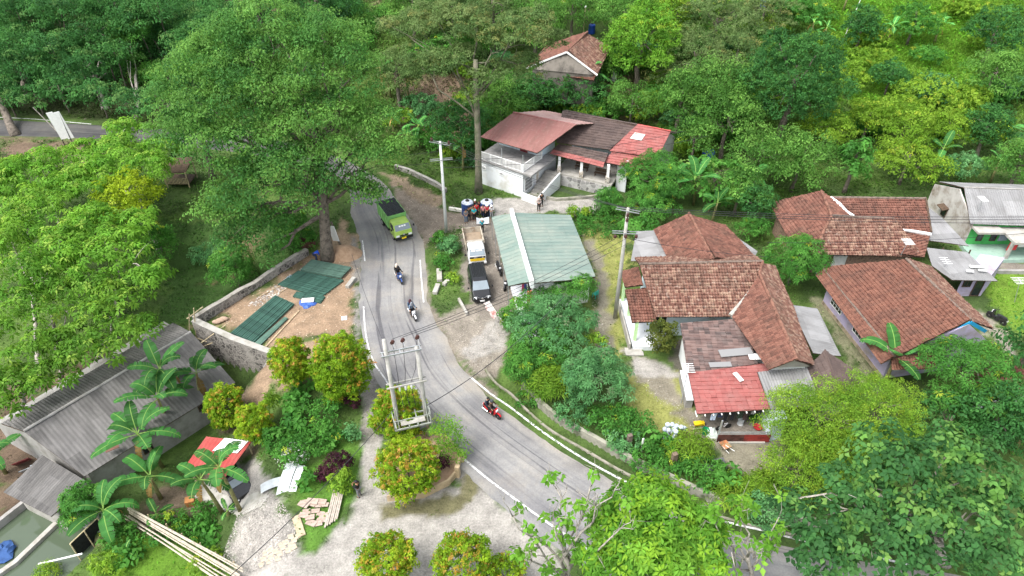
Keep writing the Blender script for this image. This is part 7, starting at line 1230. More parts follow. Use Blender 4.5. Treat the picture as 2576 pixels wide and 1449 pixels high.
US = [(90, 245, 60, 34, 2.5), (20, 250, 50, 34, 2.5), (150, 225, 60, 36, 3.5), (250, 245, 60, 36, 3), (330, 265, 46, 34, 3), (410, 255, 60, 40, 3.5), (60, 180, 70, 40, 5), (200, 165, 60, 40, 5), (290, 140, 50, 40, 5), (350, 60, 60, 50, 7), (480, 190, 50, 44, 4), (470, 120, 60, 44, 5), (560, 120, 60, 44, 5), (130, 120, 60, 44, 7), (20, 110, 50, 40, 7), (400, 20, 80, 40, 8), (520, 70, 60, 40, 6), (250, 90, 60, 40, 7), (150, 30, 90, 40, 9), (40, 20, 80, 40, 9), (290, 10, 80, 40, 9)]
for k, (x, y, a, b, hc) in enumerate(US): plant('forest', x, y, a, b, hc, 'dark understory tree in the shaded forest at the top left', 'forest_tree', 'tree', 'understory trees of the top left forest', trunk=.12, nl=4, cov=.8)
# light green drooping trees at the left
DT = [((96, 968), [(30, 590, 80, 60, 5.0), (100, 520, 90, 60, 5.0), (60, 690, 85, 60, 5.0), (150, 620, 80, 55, 5.0), (10, 480, 60, 45, 5.0)], 'drooping light green tree at the left edge, middle one of the grove'),
 ((150, 960), [(140, 740, 90, 60, 4.0), (60, 800, 80, 60, 4.0), (220, 720, 80, 55, 4.0), (90, 880, 80, 50, 4.0)], 'drooping light green tree left of the grey roofed house'),
 ((228, 930), [(250, 800, 80, 60, 4.0), (310, 740, 80, 55, 4.0), (345, 830, 60, 45, 4.0), (190, 860, 75, 50, 4.0), (260, 880, 60, 40, 4.0)], 'drooping light green tree nearest the grey roof ridge'),
 ((300, 800), [(300, 620, 85, 60, 5.0), (230, 560, 80, 55, 5.0), (380, 690, 50, 40, 5.0), (200, 650, 70, 50, 5.0), (340, 560, 60, 45, 5.0)], 'drooping light green tree in front of the lime green citrus-like tree'),
 ((360, 560), [(300, 380, 80, 45, 6.0), (370, 420, 65, 50, 6.0), (240, 430, 75, 50, 6.0), (310, 330, 55, 30, 6.0), (410, 370, 45, 38, 6.0)], 'drooping light green tree between the white billboard and the big tree'),
 ((160, 640), [(90, 410, 80, 50, 6.0), (30, 430, 60, 45, 6.0), (160, 460, 80, 50, 5.0), (200, 380, 50, 32, 6.0)], 'drooping light green tree in front of the far road at the left'),
 ((40, 1060), [(20, 960, 70, 50, 3.0), (90, 960, 60, 45, 3.0), (140, 930, 60, 40, 3.0), (10, 1030, 50, 35, 3.0)], 'lowest drooping light green tree at the left edge above the banana leaves')]
for k, (bp, cl, lab) in enumerate(DT):
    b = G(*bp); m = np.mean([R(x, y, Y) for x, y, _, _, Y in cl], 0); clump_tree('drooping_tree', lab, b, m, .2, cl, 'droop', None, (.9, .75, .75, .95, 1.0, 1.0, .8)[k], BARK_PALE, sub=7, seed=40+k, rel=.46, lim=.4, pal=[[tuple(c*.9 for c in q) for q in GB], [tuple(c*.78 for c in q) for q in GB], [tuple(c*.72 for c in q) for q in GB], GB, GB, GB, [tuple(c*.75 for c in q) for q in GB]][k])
plant('lime', 325, 500, 84, 72, 5.6, 'lime-yellow bushy tree with slim leaning trunk in the left meadow', lean=(1.6, -1), bark=BARK_PALE, pal=[(.16, .26, .015), (.27, .38, .02), (.4, .48, .04)]); plant('shrub', 395, 620, 50, 60, 3.0, 'dark climber-covered bush under the lime-yellow tree', 'bush', trunk=False); plant('mango', 590, 675, 55, 58, 2.6, 'small mango-like tree with yellow tips by the stone wall', trunk=.1)
# ------------------------------------------------------------------ clipped red-tipped shrubs
SG = [(730, 912, 52, 66, 2.8, 'tall egg-shaped orange-tipped shrub beside the dirt lot, left of the largest one'), (856, 930, 76, 92, 3.3, 'largest egg-shaped orange-tipped shrub beside the road edge and dirt lot'), (565, 1022, 50, 56, 2.2, 'rounded yellow-orange shrub right of the big banana clump'), (638, 1064, 46, 48, 2.0, 'smaller rounded shrub above the maroon carport roof'), (1003, 1042, 68, 84, 1.9, 'tall orange-tipped shrub behind the transformer frame'), (1026, 1178, 84, 76, 2.6, 'wide double-topped orange-tipped shrub filling the triangular planter'), (974, 1408, 74, 70, 2.5, 'orange-tipped shrub at the bottom edge, left of the two on the concrete'), (1166, 1418, 84, 74, 2.5, 'orange-tipped shrub with red shoots on top at the bottom edge'), (1275, 1440, 50, 42, 1.7, 'orange-tipped shrub cut by the bottom edge next to the bare-branched tree')]
for x, y, a, b, hc, lab in SG: plant('syzygium', x, y, a*.95, b, hc, lab, 'red_tip_shrub', 'shrub', trunk=.1, nl=5)
# ------------------------------------------------------------------ right foreground trees
clump_tree('heart_leaf_tree', 'big heart-leaved tree with bare twigs filling the lower right corner', R(2380, 1420, 0), R(2330, 1260, 5), .35, [(2250, 1150, 110, 60, 7.3), (2390, 1130, 90, 50, 7.5), (2480, 1180, 90, 60, 6.9), (2150, 1240, 80, 45, 6.3), (2290, 1260, 110, 60, 6.1), (2430, 1290, 110, 60, 5.7), (2540, 1260, 70, 70, 6.1), (2060, 1300, 90, 50, 5.6), (2200, 1350, 110, 55, 5.1), (2350, 1400, 110, 60, 4.5), (2500, 1400, 90, 55, 4.5), (2080, 1400, 90, 55, 4.5), (1980, 1260, 36, 28, 6.1)], 'heart', .4, 1.0, BARK_PALE, sub=7, seed=71, pal=[(.028, .095, .03), (.055, .16, .045), (.1, .235, .06)], flat=.6)
clump_tree('whorl_leaf_tree', 'bright green tree with whorled leaves at the bottom centre-right', R(1640, 1440, 0), R(1640, 1350, 4.5), .3, [(1640, 1290, 110, 60, 6.5), (1720, 1330, 90, 60, 5.8), (1560, 1330, 80, 60, 5.8), (1650, 1400, 120, 60, 6.4), (1760, 1400, 70, 55, 5.5), (1510, 1400, 60, 50, 5.4), (1620, 1245, 40, 28, 6.3), (1790, 1330, 40, 30, 5.2)], 'whorl', .42, 2.4, BARK, sub=7, seed=72)
def bare_tree(label, base, top, r0, ends, leaf_n, seed, name='bare_branched_tree'):
    rng = np.random.default_rng(seed); t = thing(name, label, 'tree', base); mb = MB(); tw = []
    P = limb_path(base, top, rng, 6, .04, 0); mb.tube(P, np.linspace(r0, r0*.6, 6), 8)
    for e in ends:
        s = np.array(P[rng.integers(3, 6)]); lp = limb_path(s, e, rng, 6, .1, -.1); mb.tube(lp, np.linspace(r0*.5, r0*.16, 6), 7)
        for q in range(6):
            i = rng.integers(2, 6); s2 = np.array(lp[i]); d = nrm(np.array(e)-s)*rng.uniform(.4, 1.2)+rng.normal(0, .5, 3); d[2] = abs(d[2])*.9+.15; e2 = s2+d*rng.uniform(.7, 1.3); mb.tube(limb_path(s2, e2, rng, 4, .1), np.linspace(r0*.16, r0*.06, 4), 5); tw.append(e2)
            for w in range(2): e3 = e2+rng.normal(0, .3, 3)+np.array([0, 0, .3]); mb.tube([tuple(e2-d*.2), tuple(e3)], [r0*.07, r0*.04], 4); tw.append(e3)
    mb.build('trunk', BARK_PALE, t, world=True, smooth=True); tw = np.array(tw)[rng.permutation(len(tw))[:leaf_n]]; cl = np.c_[tw, np.full((len(tw), 3), .3)]
    V, F, C = crown_arrays(cl, len(tw)*9, .38, .26, GB, rng, 'rosette', 5, droop=.25); mesh_np('crown', V-np.array(base), F, C, parent=t)
bare_tree('bare pale-branched tree with tufts of young leaves over the lower road', R(1440, 1500, 0), R(1420, 1400, 5), .2, [R(x, y, 8+(1300-y)*.006) for x, y, Y in ((1340, 1350, 29), (1290, 1300, 29.5), (1400, 1230, 30.5), (1460, 1270, 30), (1540, 1250, 30), (1560, 1330, 28), (1330, 1420, 27), (1500, 1180, 31), (1390, 1310, 29))], 44, 5); bare_tree('second bare pale-branched tree between the whorled tree and the heart-leaved tree', R(1900, 1500, 0), R(1880, 1400, 4.5), .16, [R(x, y, 7) for x, y, Y in ((1800, 1320, 29), (1860, 1290, 29.5), (1960, 1300, 29), (1920, 1380, 28), (1840, 1390, 27.5))], 40, 6)
plant('feather', 2060, 1060, 125, 95, 3.6, 'feathery yellow-green tree beside the grey side roof of the shed', nl=10, cov=1.1); plant('feather', 2210, 1030, 110, 85, 3.8, 'second feathery yellow-green tree in front of the lilac house', nl=10, cov=1.1); plant('feather', 2010, 1180, 90, 60, 2.2, 'low feathery bush under the yellow-green tree, left of the heart-leaved tree', trunk=.12, cov=1.1); plant('feather', 2110, 1150, 90, 55, 2.4, 'low feathery bush between the two yellow-green trees and the heart-leaved tree', trunk=.12)
plant('mango', 2440, 930, 120, 95, 4.2, 'loose mid green tree in front of the lilac house gable', pal=GM, cov=.8); plant('dense', 2510, 1050, 90, 95, 3.4, 'dark dense tree at the right edge below the loose mid green tree'); plant('forest', 2390, 1060, 70, 60, 2.5, 'dark tree between the feathery trees and the right edge')
plant('forest', 2590, 880, 60, 80, 4, 'dark tree cut by the right edge beside the lilac house')
# ------------------------------------------------------------------ shrubs round the shop and yard
plant('mango', 1440, 722, 60, 36, 2.3, 'bright green mango shrub at the front corner of the shop', trunk=.1); plant('mango', 1350, 765, 52, 40, 2.0, 'bright green mango shrub by the tiled shop step', trunk=.1); plant('mangoblue', 1400, 812, 100, 58, 2.4, 'wide blue-green mango tree in the middle of the roadside shrubs', trunk=.14); plant('mango', 1365, 862, 82, 52, 2.0, 'bright green shrub in front of the wide blue-green mango tree', trunk=.1); plant('bamboo', 1380, 955, 62, 50, 1.4, 'bamboo-leaved shrub at the front of the roadside shrubs', 'bush', trunk=False); plant('mango', 1312, 925, 48, 52, 1.7, 'bright green shrub next to the drain at the left of the roadside group', trunk=.08); plant('mangoblue', 1500, 948, 82, 76, 2.6, 'round blue-green mango tree at the right of the roadside shrubs', trunk=.14); plant('lshrub', 1498, 858, 26, 22, 1.4, 'small yellow-green mango seedling above the round blue-green tree', 'bush', trunk=False); plant('shrub', 1278, 800, 26, 30, 1.4, 'small shrub behind the pennant pole', 'bush', trunk=False)
plant('dshrub', 1660, 856, 36, 50, 1.7, 'clipped round topiary bush in front of the pale blue wall', 'topiary_bush', trunk=False, pal=[(.05, .08, .015), (.1, .13, .025), (.16, .18, .04)], cov=1.3)
HB = [(1440, 1040, 50, 26, .7, 'dshrub', 'dark hedge bush under the round blue-green mango'), (1530, 1055, 52, 32, .9, 'shrub', 'hedge bush left of the orange-tinged hedge'), (1600, 1062, 45, 30, 1.0, 'shrub', 'orange-tinged hedge bush above the drain wall'), (1655, 1105, 40, 34, .9, 'bigleaf', 'leafy papaya-like bush by the slim white post'), (1735, 1120, 56, 46, 1.1, 'bamboo', 'fountain-shaped bamboo bush beside the plastic bags'), (1560, 1110, 46, 24, .5, 'dshrub', 'dark creeper mound on the drain wall'), (1640, 1160, 55, 24, .5, 'shrub', 'creeper mound below the brown gate posts'), (1760, 1190, 60, 30, .6, 'shrub', 'creeper mound below the fountain-shaped bush'), (1830, 1190, 40, 34, .9, 'bigleaf', 'broad-leaved bush by the dark propped sheet'), (1850, 1235, 60, 26, .5, 'bamboo', 'tuft of long grass above the drain wall'), (1920, 1215, 46, 40, .9, 'bamboo', 'spiky dark green plant left of the feathery bush'), (1930, 1290, 60, 26, .6, 'dshrub', 'dark hedge end above the lower road'), (1330, 1005, 30, 18, .5, 'shrub', 'low leafy plants in the drain beside the verge')]
for x, y, a, b, hc, kd, lab in HB: plant(kd, x, y, a, b, hc, lab, 'hedge_bush', 'bush', trunk=False)
IB = [(1130, 620, 26, 36, .7, 'dshrub', 'hedge bush on the verge opposite the small truck'), (1118, 660, 26, 26, .5, 'shrub', 'low bush on the verge left of the black van'), (1105, 600, 18, 20, .5, 'shrub', 'small bush at the foot of the white concrete pole'), (1140, 700, 18, 16, .4, 'lshrub', 'small light bush on the verge by the black van'), (1440, 535, 14, 22, .6, 'lshrub', 'small clipped conifer left of its twin behind the shop'), (1472, 535, 14, 22, .6, 'lshrub', 'small clipped conifer right of its twin behind the shop'), (1500, 565, 70, 14, .3, 'shrub', 'low hedge behind the shop'), (1530, 505, 36, 38, 1.4, 'mango', 'round bright bush in front of the terrace wall'), (1610, 565, 50, 26, .9, 'bigleaf', 'leafy shrub between the tall grey pole and the rear roof')]
for x, y, a, b, hc, kd, lab in IB: plant(kd, x, y, a, b, hc, lab, 'bush', 'bush', trunk=False)
BB = [(745, 1010, 44, 36, .8, 'bigleaf', 'big-leaved bush below the tall egg-shaped shrub'), (815, 1040, 50, 36, .8, 'shrub', 'tangled green bush below the largest egg-shaped shrub'), (735, 1075, 46, 30, .7, 'bigleaf', 'bluish big-leaved bush in the garden bed'), (800, 1110, 50, 34, .7, 'shrub', 'green bush in the middle of the garden bed'), (886, 1010, 22, 50, .9, 'purple', 'tall purple-leaved bush at the edge of the cracked path'), (852, 1165, 34, 32, .9, 'purple', 'round dark purple bush near the man with the phone'), (815, 1195, 20, 26, .6, 'purple', 'small purple bush left of the yellow-green shrub'), (860, 1212, 32, 34, .8, 'lshrub', 'bright yellow-green bush beside the man with the phone'), (775, 1205, 26, 26, .7, 'bigleaf', 'pale round bush right of the white roofing sheets'), (690, 1110, 36, 34, .7, 'shrub', 'bush between the carport and the white flowers'), (680, 1010, 16, 42, 1.6, 'bamboo', 'narrow conifer-like plant between the rounded shrubs'), (760, 950, 40, 26, .6, 'bigleaf', 'weeds between the two egg-shaped shrubs'), (890, 1090, 20, 50, .6, 'dshrub', 'dark creeper along the left edge of the cracked path'), (835, 1100, 30, 24, .8, 'bigleaf', 'broad-leaved plant right of the garden bed centre')]
for x, y, a, b, hc, kd, lab in BB: plant(kd, x, y, a, b, hc, lab, 'garden_bush', 'bush', trunk=False)
o = plant('shrub', 736, 1138, 44, 40, .9, 'white-flowering bush above the white roofing sheets', 'flowering_bush', 'bush', trunk=False); 
V, F, C = crown_arrays(np.array([[0, 0, .5, 1.15, 1.1, .8]]), 420, .11, .1, [(.75, .75, .72), (.8, .8, .8)], np.random.default_rng(2), up=.1); mesh_np('flowers', V, F, C, parent=o)
for x, y, a, b, hc, kd, lab in ((1125, 1100, 42, 54, 1.9, 'feather', 'airy light green sapling right of the transformer poles'), (1140, 1130, 40, 34, 1.3, 'feather', 'lower light green sapling over the planter corner'), (1115, 1165, 20, 22, .9, 'purple', 'dark purple bush at the planter corner')): plant(kd, x, y, a, b, hc, lab, 'planter_shrub', 'shrub', trunk=False, pal=GB if kd != 'purple' else None, cov=.5 if kd != 'purple' else 1)
plant('mango', 205, 1268, 52, 56, 2.0, 'slender green tree in front of the grey lean-to roof', trunk=.08); 
LB = [(420, 1330, 44, 26, .5, 'shrub', 'low green bush behind the bamboo fence'), (500, 1310, 60, 24, .35, 'shrub', 'green weeds beside the car track'), (520, 1345, 40, 22, .5, 'bigleaf', 'yellow-green vine bush between the fence and the rubble'), (455, 1320, 22, 18, .5, 'lshrub', 'yellowish vine bush at the end of the fence'), (300, 1340, 46, 30, .7, 'shrub', 'dark creeper bush between the fence and the banana'), (330, 1385, 40, 28, .6, 'bigleaf', 'broad-leaved weeds in the grass left of the fence'), (520, 1420, 46, 26, .6, 'lshrub', 'feathery weeds right of the tall grass'), (120, 1440, 30, 26, .9, 'feather', 'light green weed bush in the fish pond corner'), (270, 1420, 40, 30, .6, 'lshrub', 'light green weeds behind the black net')]
for x, y, a, b, hc, kd, lab in LB: plant(kd, x, y, a, b, hc, lab, 'weed_bush', 'bush', trunk=False)
# ------------------------------------------------------------------ middle distance
MT = [('mango', 1650, 452, 74, 62, 3.2, 'mango tree in front of the right end of the terrace hall'), ('mango', 1640, 505, 60, 36, 1.8, 'lower mango tree below the terrace hall'), ('bright', 1612, 118, 76, 112, 6.0, 'very dense bright green tree right of the hillside house'), ('lime', 1690, 50, 44, 46, 5, 'yellow-green tree behind the very dense bright green tree'), ('dense', 1995, 215, 112, 130, 7.0, 'broad dark dense tree on the slope in the middle of the right half'), ('olive', 1800, 70, 110, 60, 5.0, 'olive-yellow thin tree above the bright dense tree, right of it'), ('olive', 1745, 170, 80, 60, 5, 'olive-yellow thin tree behind the terrace hall'), ('olive', 1850, 160, 60, 70, 5, 'olive-yellow thin tree left of the broad dark tree'), ('broad', 1790, 235, 80, 70, 6.0, 'mid green tree left of the broad dark tree'), ('broad', 1830, 310, 66, 64, 5, 'mid green tree right of the blue water tank trees'), ('broad', 1715, 255, 50, 60, 5.5, 'mid green tree directly behind the red roof end of the terrace hall'), ('broad', 1745, 355, 42, 46, 3.6, 'mid green tree behind the blue water tank'), ('heart', 1800, 452, 72, 60, 2.8, 'heart-leaved pinkish-tipped tree right of the mango trees'), ('broad', 1915, 400, 70, 52, 4, 'mid green bushy tree above the heart-leaved tree'), ('broad', 2010, 410, 80, 56, 3.6, 'mid green bushy tree above the rear tiled house ridge'), ('bigleaf', 2150, 405, 40, 46, 4, 'papaya-like tree with bare stem behind the rear tiled house'), ('lime', 2275, 320, 74, 48, 3.6, 'large yellow-green tree on the right slope'), ('lime', 2185, 300, 44, 36, 3, 'yellow-green tree left of the large one on the right slope'), ('lime', 2385, 335, 48, 42, 3.2, 'yellow-green tree right of the large one on the right slope'), ('lime', 2285, 405, 70, 46, 3.0, 'lower yellow-green tree above the rear tiled house'), ('dense', 2480, 330, 44, 62, 4, 'dark slim tree at the right of the yellow-green trees'), ('dshrub', 2420, 420, 46, 36, 2, 'blue-green feathery bush behind the grey roof gable'), ('lshrub', 2330, 240, 90, 36, 2.2, 'wide pale scrub mass high on the right slope'), ('broad', 2500, 190, 60, 56, 4, 'mid green tree high at the right edge'), ('dense', 2500, 90, 60, 60, 4, 'dark blue-green tree near the top right corner'), ('dense', 2240, 195, 36, 40, 2.4, 'small round dark tree alone on the grass slope'), ('dense', 2170, 70, 40, 46, 3, 'dark round bush beside the thin white pole'), ('shrub', 2300, 60, 50, 46, 3, 'loose grey-green tree in the bright grass near the top'), ('shrub', 2330, 140, 40, 26, 1.4, 'green shrub clump on the bright grass slope'), ('lshrub', 2120, 190, 56, 36, 1.6, 'pale shrub on the slope right of the broad dark tree'), ('lshrub', 2190, 150, 50, 30, 1.3, 'yellowish scrub above the small round dark tree'), ('lshrub', 2060, 110, 50, 26, 1.2, 'pale scrub above the broad dark tree'), ('mango', 2003, 655, 64, 62, 2.8, 'drooping mango tree between the central house and the lilac house'), ('dense', 1905, 520, 40, 50, 2.6, 'dark bushy tree left of the rear tiled house'), ('broad', 1860, 480, 42, 40, 3, 'leafy tree behind the rear roof of the central house'), ('shrub', 1895, 575, 36, 34, 1.6, 'leafy shrub right of the central house rear roof'), ('dense', 1440, 225, 70, 44, 3.2, 'dark tree in front of the hillside house'), ('dense', 1330, 240, 60, 50, 3.4, 'dark tree left of the hillside house bananas'), ('dense', 1160, 320, 70, 60, 4.0, 'dark dense tree left of the tall bare trunk'), ('broad', 1260, 260, 60, 50, 4, 'mid green tree behind the red roof of the white house'), ('olive', 1000, 190, 50, 60, 5, 'thin olive tree right of the big tree'), ('broad', 1350, 60, 70, 50, 5, 'green tree left above the hillside house'), ('broad', 1440, 30, 70, 36, 4, 'green tree at the top edge above the hillside house'), ('olive', 1240, 30, 80, 40, 6, 'olive tree at the top edge behind the tall lacy tree'), ('broad', 1560, 40, 60, 40, 4, 'green tree at the top edge left of the bright dense tree'), ('lshrub', 1010, 300, 34, 30, 1.4, 'yellow-green shrub on the brown slope right of the big tree'), ('shrub', 1080, 350, 40, 30, 1.4, 'green shrub on the brown slope above the junction pole'), ('shrub', 1500, 275, 60, 24, 1.4, 'low shrubs right behind the brown roof ridge'), ('broad', 1590, 260, 50, 40, 3, 'small tree on the stony slope behind the terrace hall'), ('shrub', 1100, 130, 60, 40, 3, 'undergrowth bush behind the tall lacy tree'), ('dshrub', 1480, 140, 40, 36, 2.0, 'bush hugging the hillside house left of the bright dense tree') , ('lime', 2080, 330, 60, 40, 3, 'yellow-green bush at the lower right of the broad dark tree'), ('broad', 2560, 420, 50, 50, 4, 'mid green tree at the right edge above the grey roof'), ('olive', 1920, 40, 70, 40, 4, 'olive tree at the top edge by the blue barrel'), ('shrub', 2020, 30, 60, 30, 2, 'scrub at the top edge of the grass slope'), ('olive', 1140, 30, 70, 40, 6, 'olive tree at the top edge left of the tall lacy crown'), ('broad', 1040, 30, 70, 40, 6, 'green tree at the top edge right of the big tree'), ('forest', 800, 10, 80, 40, 7, 'dark tree at the top edge above the big tree'), ('forest', 640, -10, 90, 40, 8, 'dark tree at the very top edge left of the bare brown bank'), ('lshrub', 2440, 15, 60, 26, 2, 'hazy shrubs at the top edge right'), ('forest', 500, 330, 60, 60, 6, 'dark tree in the shade under the left side of the big tree'), ('dshrub', 520, 640, 40, 26, .8, 'dark bush on the meadow edge under the big tree'), ('shrub', 740, 600, 50, 30, 1.0, 'undergrowth by the end of the stone wall'), ('shrub', 730, 560, 40, 40, 2.4, 'shaded young tree left of the big trunk')]
for kd, x, y, a, b, hc, lab in MT:
    tr = False if kd in ('shrub', 'lshrub', 'dshrub') and hc < 2.5 else None
    plant(kd, x, y, a*1.12, b*1.1, hc, lab, 'bush' if tr is False else 'tree', 'bush' if tr is False else 'tree', trunk=tr, nl=6, low=True, cov=.9, pal=[(.045, .13, .025), (.08, .205, .035), (.13, .28, .055)] if kd == 'broad' else None)
# ------------------------------------------------------------------ bananas
B_ = [ # px base, height, leaf length, leaves, scale, label, seed, light
 ((435, 1090), 4.0, 2.6, 9, 'tall banana plant with many leaves in front of the grey roof', 3, 1, .7), ((470, 1060), 4.6, 2.5, 8, 'tallest banana plant at the right end of the grey roof', 4, .8, 0), ((410, 1175), 3.4, 2.7, 9, 'banana plant spreading over the lower middle of the grey roof edge', 5, 1.1, 2.0), ((515, 1055), 3.6, 2.2, 7, 'banana plant behind the yellow-orange rounded shrub', 6, .7, 1.2), ((405, 1255), 2.0, 2.4, 7, 'banana plant with upright leaves at the end of the grey house wall', 7, 1.2, .4), ((300, 1320), 1.6, 2.3, 8, 'banana plant beside the terracotta dome', 8, 1.2, 1.0), ((605, 1285), 3.6, 2.1, 7, 'banana plant with dry brown stem right in front of the black car', 9, 1.1, .3), ((560, 1290), 3.2, 2.1, 6, 'banana plant with hanging leaves left of the black car', 10, 1.05, 2.6), ((400, 1310), .5, 1.2, 5, 'young low banana plant near the bamboo fence', 11, 1.1, 0), ((575, 1295), .3, .9, 4, 'tiny banana sucker at the rubble edge', 12, 1.6, 0), ((325, 1395), .4, 1.0, 4, 'small banana sucker in the tall grass', 13, 1.6, 1), ((15, 1190), 1.8, 2.0, 7, 'banana plant at the left edge above the grey lean-to', 14, 1.0, 0),
 ((985, 250), 3.0, 2.2, 7, 'banana plant on the brown slope right of the big tree', 15, .95, 0), ((1030, 262), 3.0, 2.2, 7, 'second banana plant on the brown slope, right of the first', 16, .95, 1), ((990, 340), 1.4, 1.7, 6, 'pale banana plant above the road bend', 17, 1.6, 2), ((1060, 370), 1.8, 2.0, 8, 'banana clump left of the white concrete pole', 18, 1.3, .5), ((1030, 385), 1.2, 1.7, 6, 'low banana plant left of the banana clump', 19, 1.3, 1.5), ((1135, 400), 1.8, 1.9, 7, 'banana plant right of the white concrete pole', 20, 1.1, 2.5), ((1165, 430), 1.8, 1.9, 7, 'banana plant beside the tall bare trunk', 21, 1.1, .9), ((1480, 262), 2.6, 2.6, 8, 'banana plant with a huge upright leaf behind the brown roof', 22, 1.2, .2), ((1345, 265), 2.2, 2.0, 5, 'slim banana plant left of the hillside house', 23, 1.5, 1), ((1535, 262), 1.4, 1.5, 5, 'small banana plant right of the one with the huge leaf', 24, 1.2, 0),
 ((1690, 510), 2.0, 2.4, 6, 'banana plant right of the lower mango tree', 25, 1.0, 1), ((1745, 515), 2.4, 2.6, 7, 'banana plant behind the tall grey pole wires', 26, 1.1, 2), ((1790, 560), 1.8, 2.0, 6, 'banana plant touching the rear roof ridge', 27, 1.1, .4), ((2555, 445), 3.2, 2.8, 8, 'large pale banana plant at the right edge above the grey roof', 28, 1.3, 2.2), ((2490, 460), 1.6, 1.8, 6, 'yellowish banana plant behind the grey roof', 29, 1.4, 0), ((2340, 440), 2.0, 2.2, 5, 'banana plant behind the rear tiled house, right end', 30, 1.1, 1), ((2225, 965), 2.2, 2.6, 5, 'banana plant with one broad upright leaf before the lilac house window', 31, 1.5, 1.6), ((2545, 1140), 1.8, 2.4, 4, 'dark banana leaf plant in the gap at the right edge', 32, .8, 2), ((2120, 30), 2.0, 2.0, 6, 'banana plant by the top of the thin white pole', 33, 1.6, 0), ((2230, 110), 1.4, 1.9, 6, 'banana plant standing alone left on the bright grass', 34, 1.5, 1), ((2350, 110), 1.6, 2.2, 7, 'yellowish banana plant standing alone right on the bright grass', 35, 1.7, 2), ((2040, 95), 1.2, 1.8, 6, 'pale banana plant above the broad dark tree', 36, 1.7, .3), ((1945, 85), 2.4, 2.2, 6, 'banana plant near the blue barrel stand', 37, 1.2, .8), ((2390, 30), 1.4, 1.9, 6, 'banana plant at the top edge on the right', 38, 1.5, 2), ((1720, 60), 2.2, 2.4, 6, 'banana plant behind the yellow-green tree at the top', 39, 1.0, 0), ((1580, 20), 2.6, 2.4, 6, 'banana plant at the top edge above the bright dense tree', 40, 1.0, 1), ((1880, 520), 2.0, 2.2, 6, 'banana plant among trees left of the rear tiled house', 41, 1.1, .6), ((2070, 100), .8, 1.4, 5, 'small pale banana plant right of the pale one on the slope', 42, 1.7, 2.4)]
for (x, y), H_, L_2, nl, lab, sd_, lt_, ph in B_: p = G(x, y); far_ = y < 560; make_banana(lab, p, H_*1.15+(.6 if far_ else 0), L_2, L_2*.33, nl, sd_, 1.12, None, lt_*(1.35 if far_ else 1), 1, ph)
def seen(X, Y, Z, m=260):
    d = Y*CP+(CAM_H-Z)*SP; px = CX+FPX*X/d; py = CY+FPX*((CAM_H-Z)*CP-Y*SP)/d; return (px > -m) & (px < 2576+m) & (py > -m) & (py < 1449+m)
BLD = [[(-37, 31), (-28, 46), (-21, 41), (-31, 27)], [(-5, 73.5), (2, 68.5), (20, 61), (24, 72), (6, 80), (-1, 80)], [(-.5, 60), (6, 60), (7.5, 48.5), (1.4, 44)], [(11, 44), (13, 33), (23, 33), (24, 46), (21, 57), (13, 57), (10, 50)], [(27, 52), (41, 52), (42, 62), (26, 62)], [(28, 49.5), (29.5, 38.5), (39, 40), (37, 50), (42, 47), (44, 50), (38, 54)], [(45, 55), (60, 55), (60, 66), (45, 66)], [(2, 98), (16, 98), (16, 110), (2, 110)]]
# scrub: copies of a few bushes over the slopes
protos = [plant(kd, 1288+60*k, 300, 40, 30, 1.0, 'x', 'scrub_bush', 'bush', trunk=False, seed=90+k) for k, kd in enumerate(('shrub', 'lshrub', 'dshrub', 'bigleaf', 'broad', 'lime', 'forest'))]
rs = np.random.default_rng(77); SCR = [(Y_, 'scrub bush on the overgrown slope behind the houses', 'scrub on the slope') for Y_ in range(130)]+[(Y_, 'dark bush on the shaded forest floor at the top left', 'bushes on the forest floor') for Y_ in range(46)]
def hill_pt(k):
    while True:
        if k < 130: q = R(rs.uniform(960, 2620), rs.uniform(-60, 420), 0); X_, Y_ = rs.uniform(-14, 75), 76+66*rs.random()**.9
        else: X_, Y_ = rs.uniform(-95, -22), 96+36*rs.random()
        a_ = np.array([X_]); b_ = np.array([Y_]); z_ = h(X_, Y_)
        if not seen(X_, Y_, z_, 60): continue
        if any(sdf(q_, a_, b_)[0] > -1.0 for q_ in BLD) or sdf(ROAD_POLY, a_, b_)[0] > -2.5: continue
        if k < 130 and cover(a_, b_)[0][0][1] > .2 and rs.random() < .9: continue
        return X_, Y_, z_
pi = [0]*7
for k in range(176):
    X_, Y_, z_ = hill_pt(k); j = int(rs.choice(7, p=(.25, .22, .14, .12, .15, .08, .04))) if k < 130 else int(rs.choice([2, 4, 6], p=(.3, .2, .5))); o = protos[j]
    if pi[j]: o = o.copy(); COL.objects.link(o)
    pi[j] += 1; sc_ = rs.uniform(.6, 1.5)*(1.0 if k < 130 else 1.25); o.location = (X_, Y_, z_-.15); o.rotation_euler = (0, 0, rs.uniform(0, 6)); o.scale = (sc_, sc_, sc_*rs.uniform(.8, 1.25)); tag(o, SCR[k][1], 'bush', SCR[k][2])
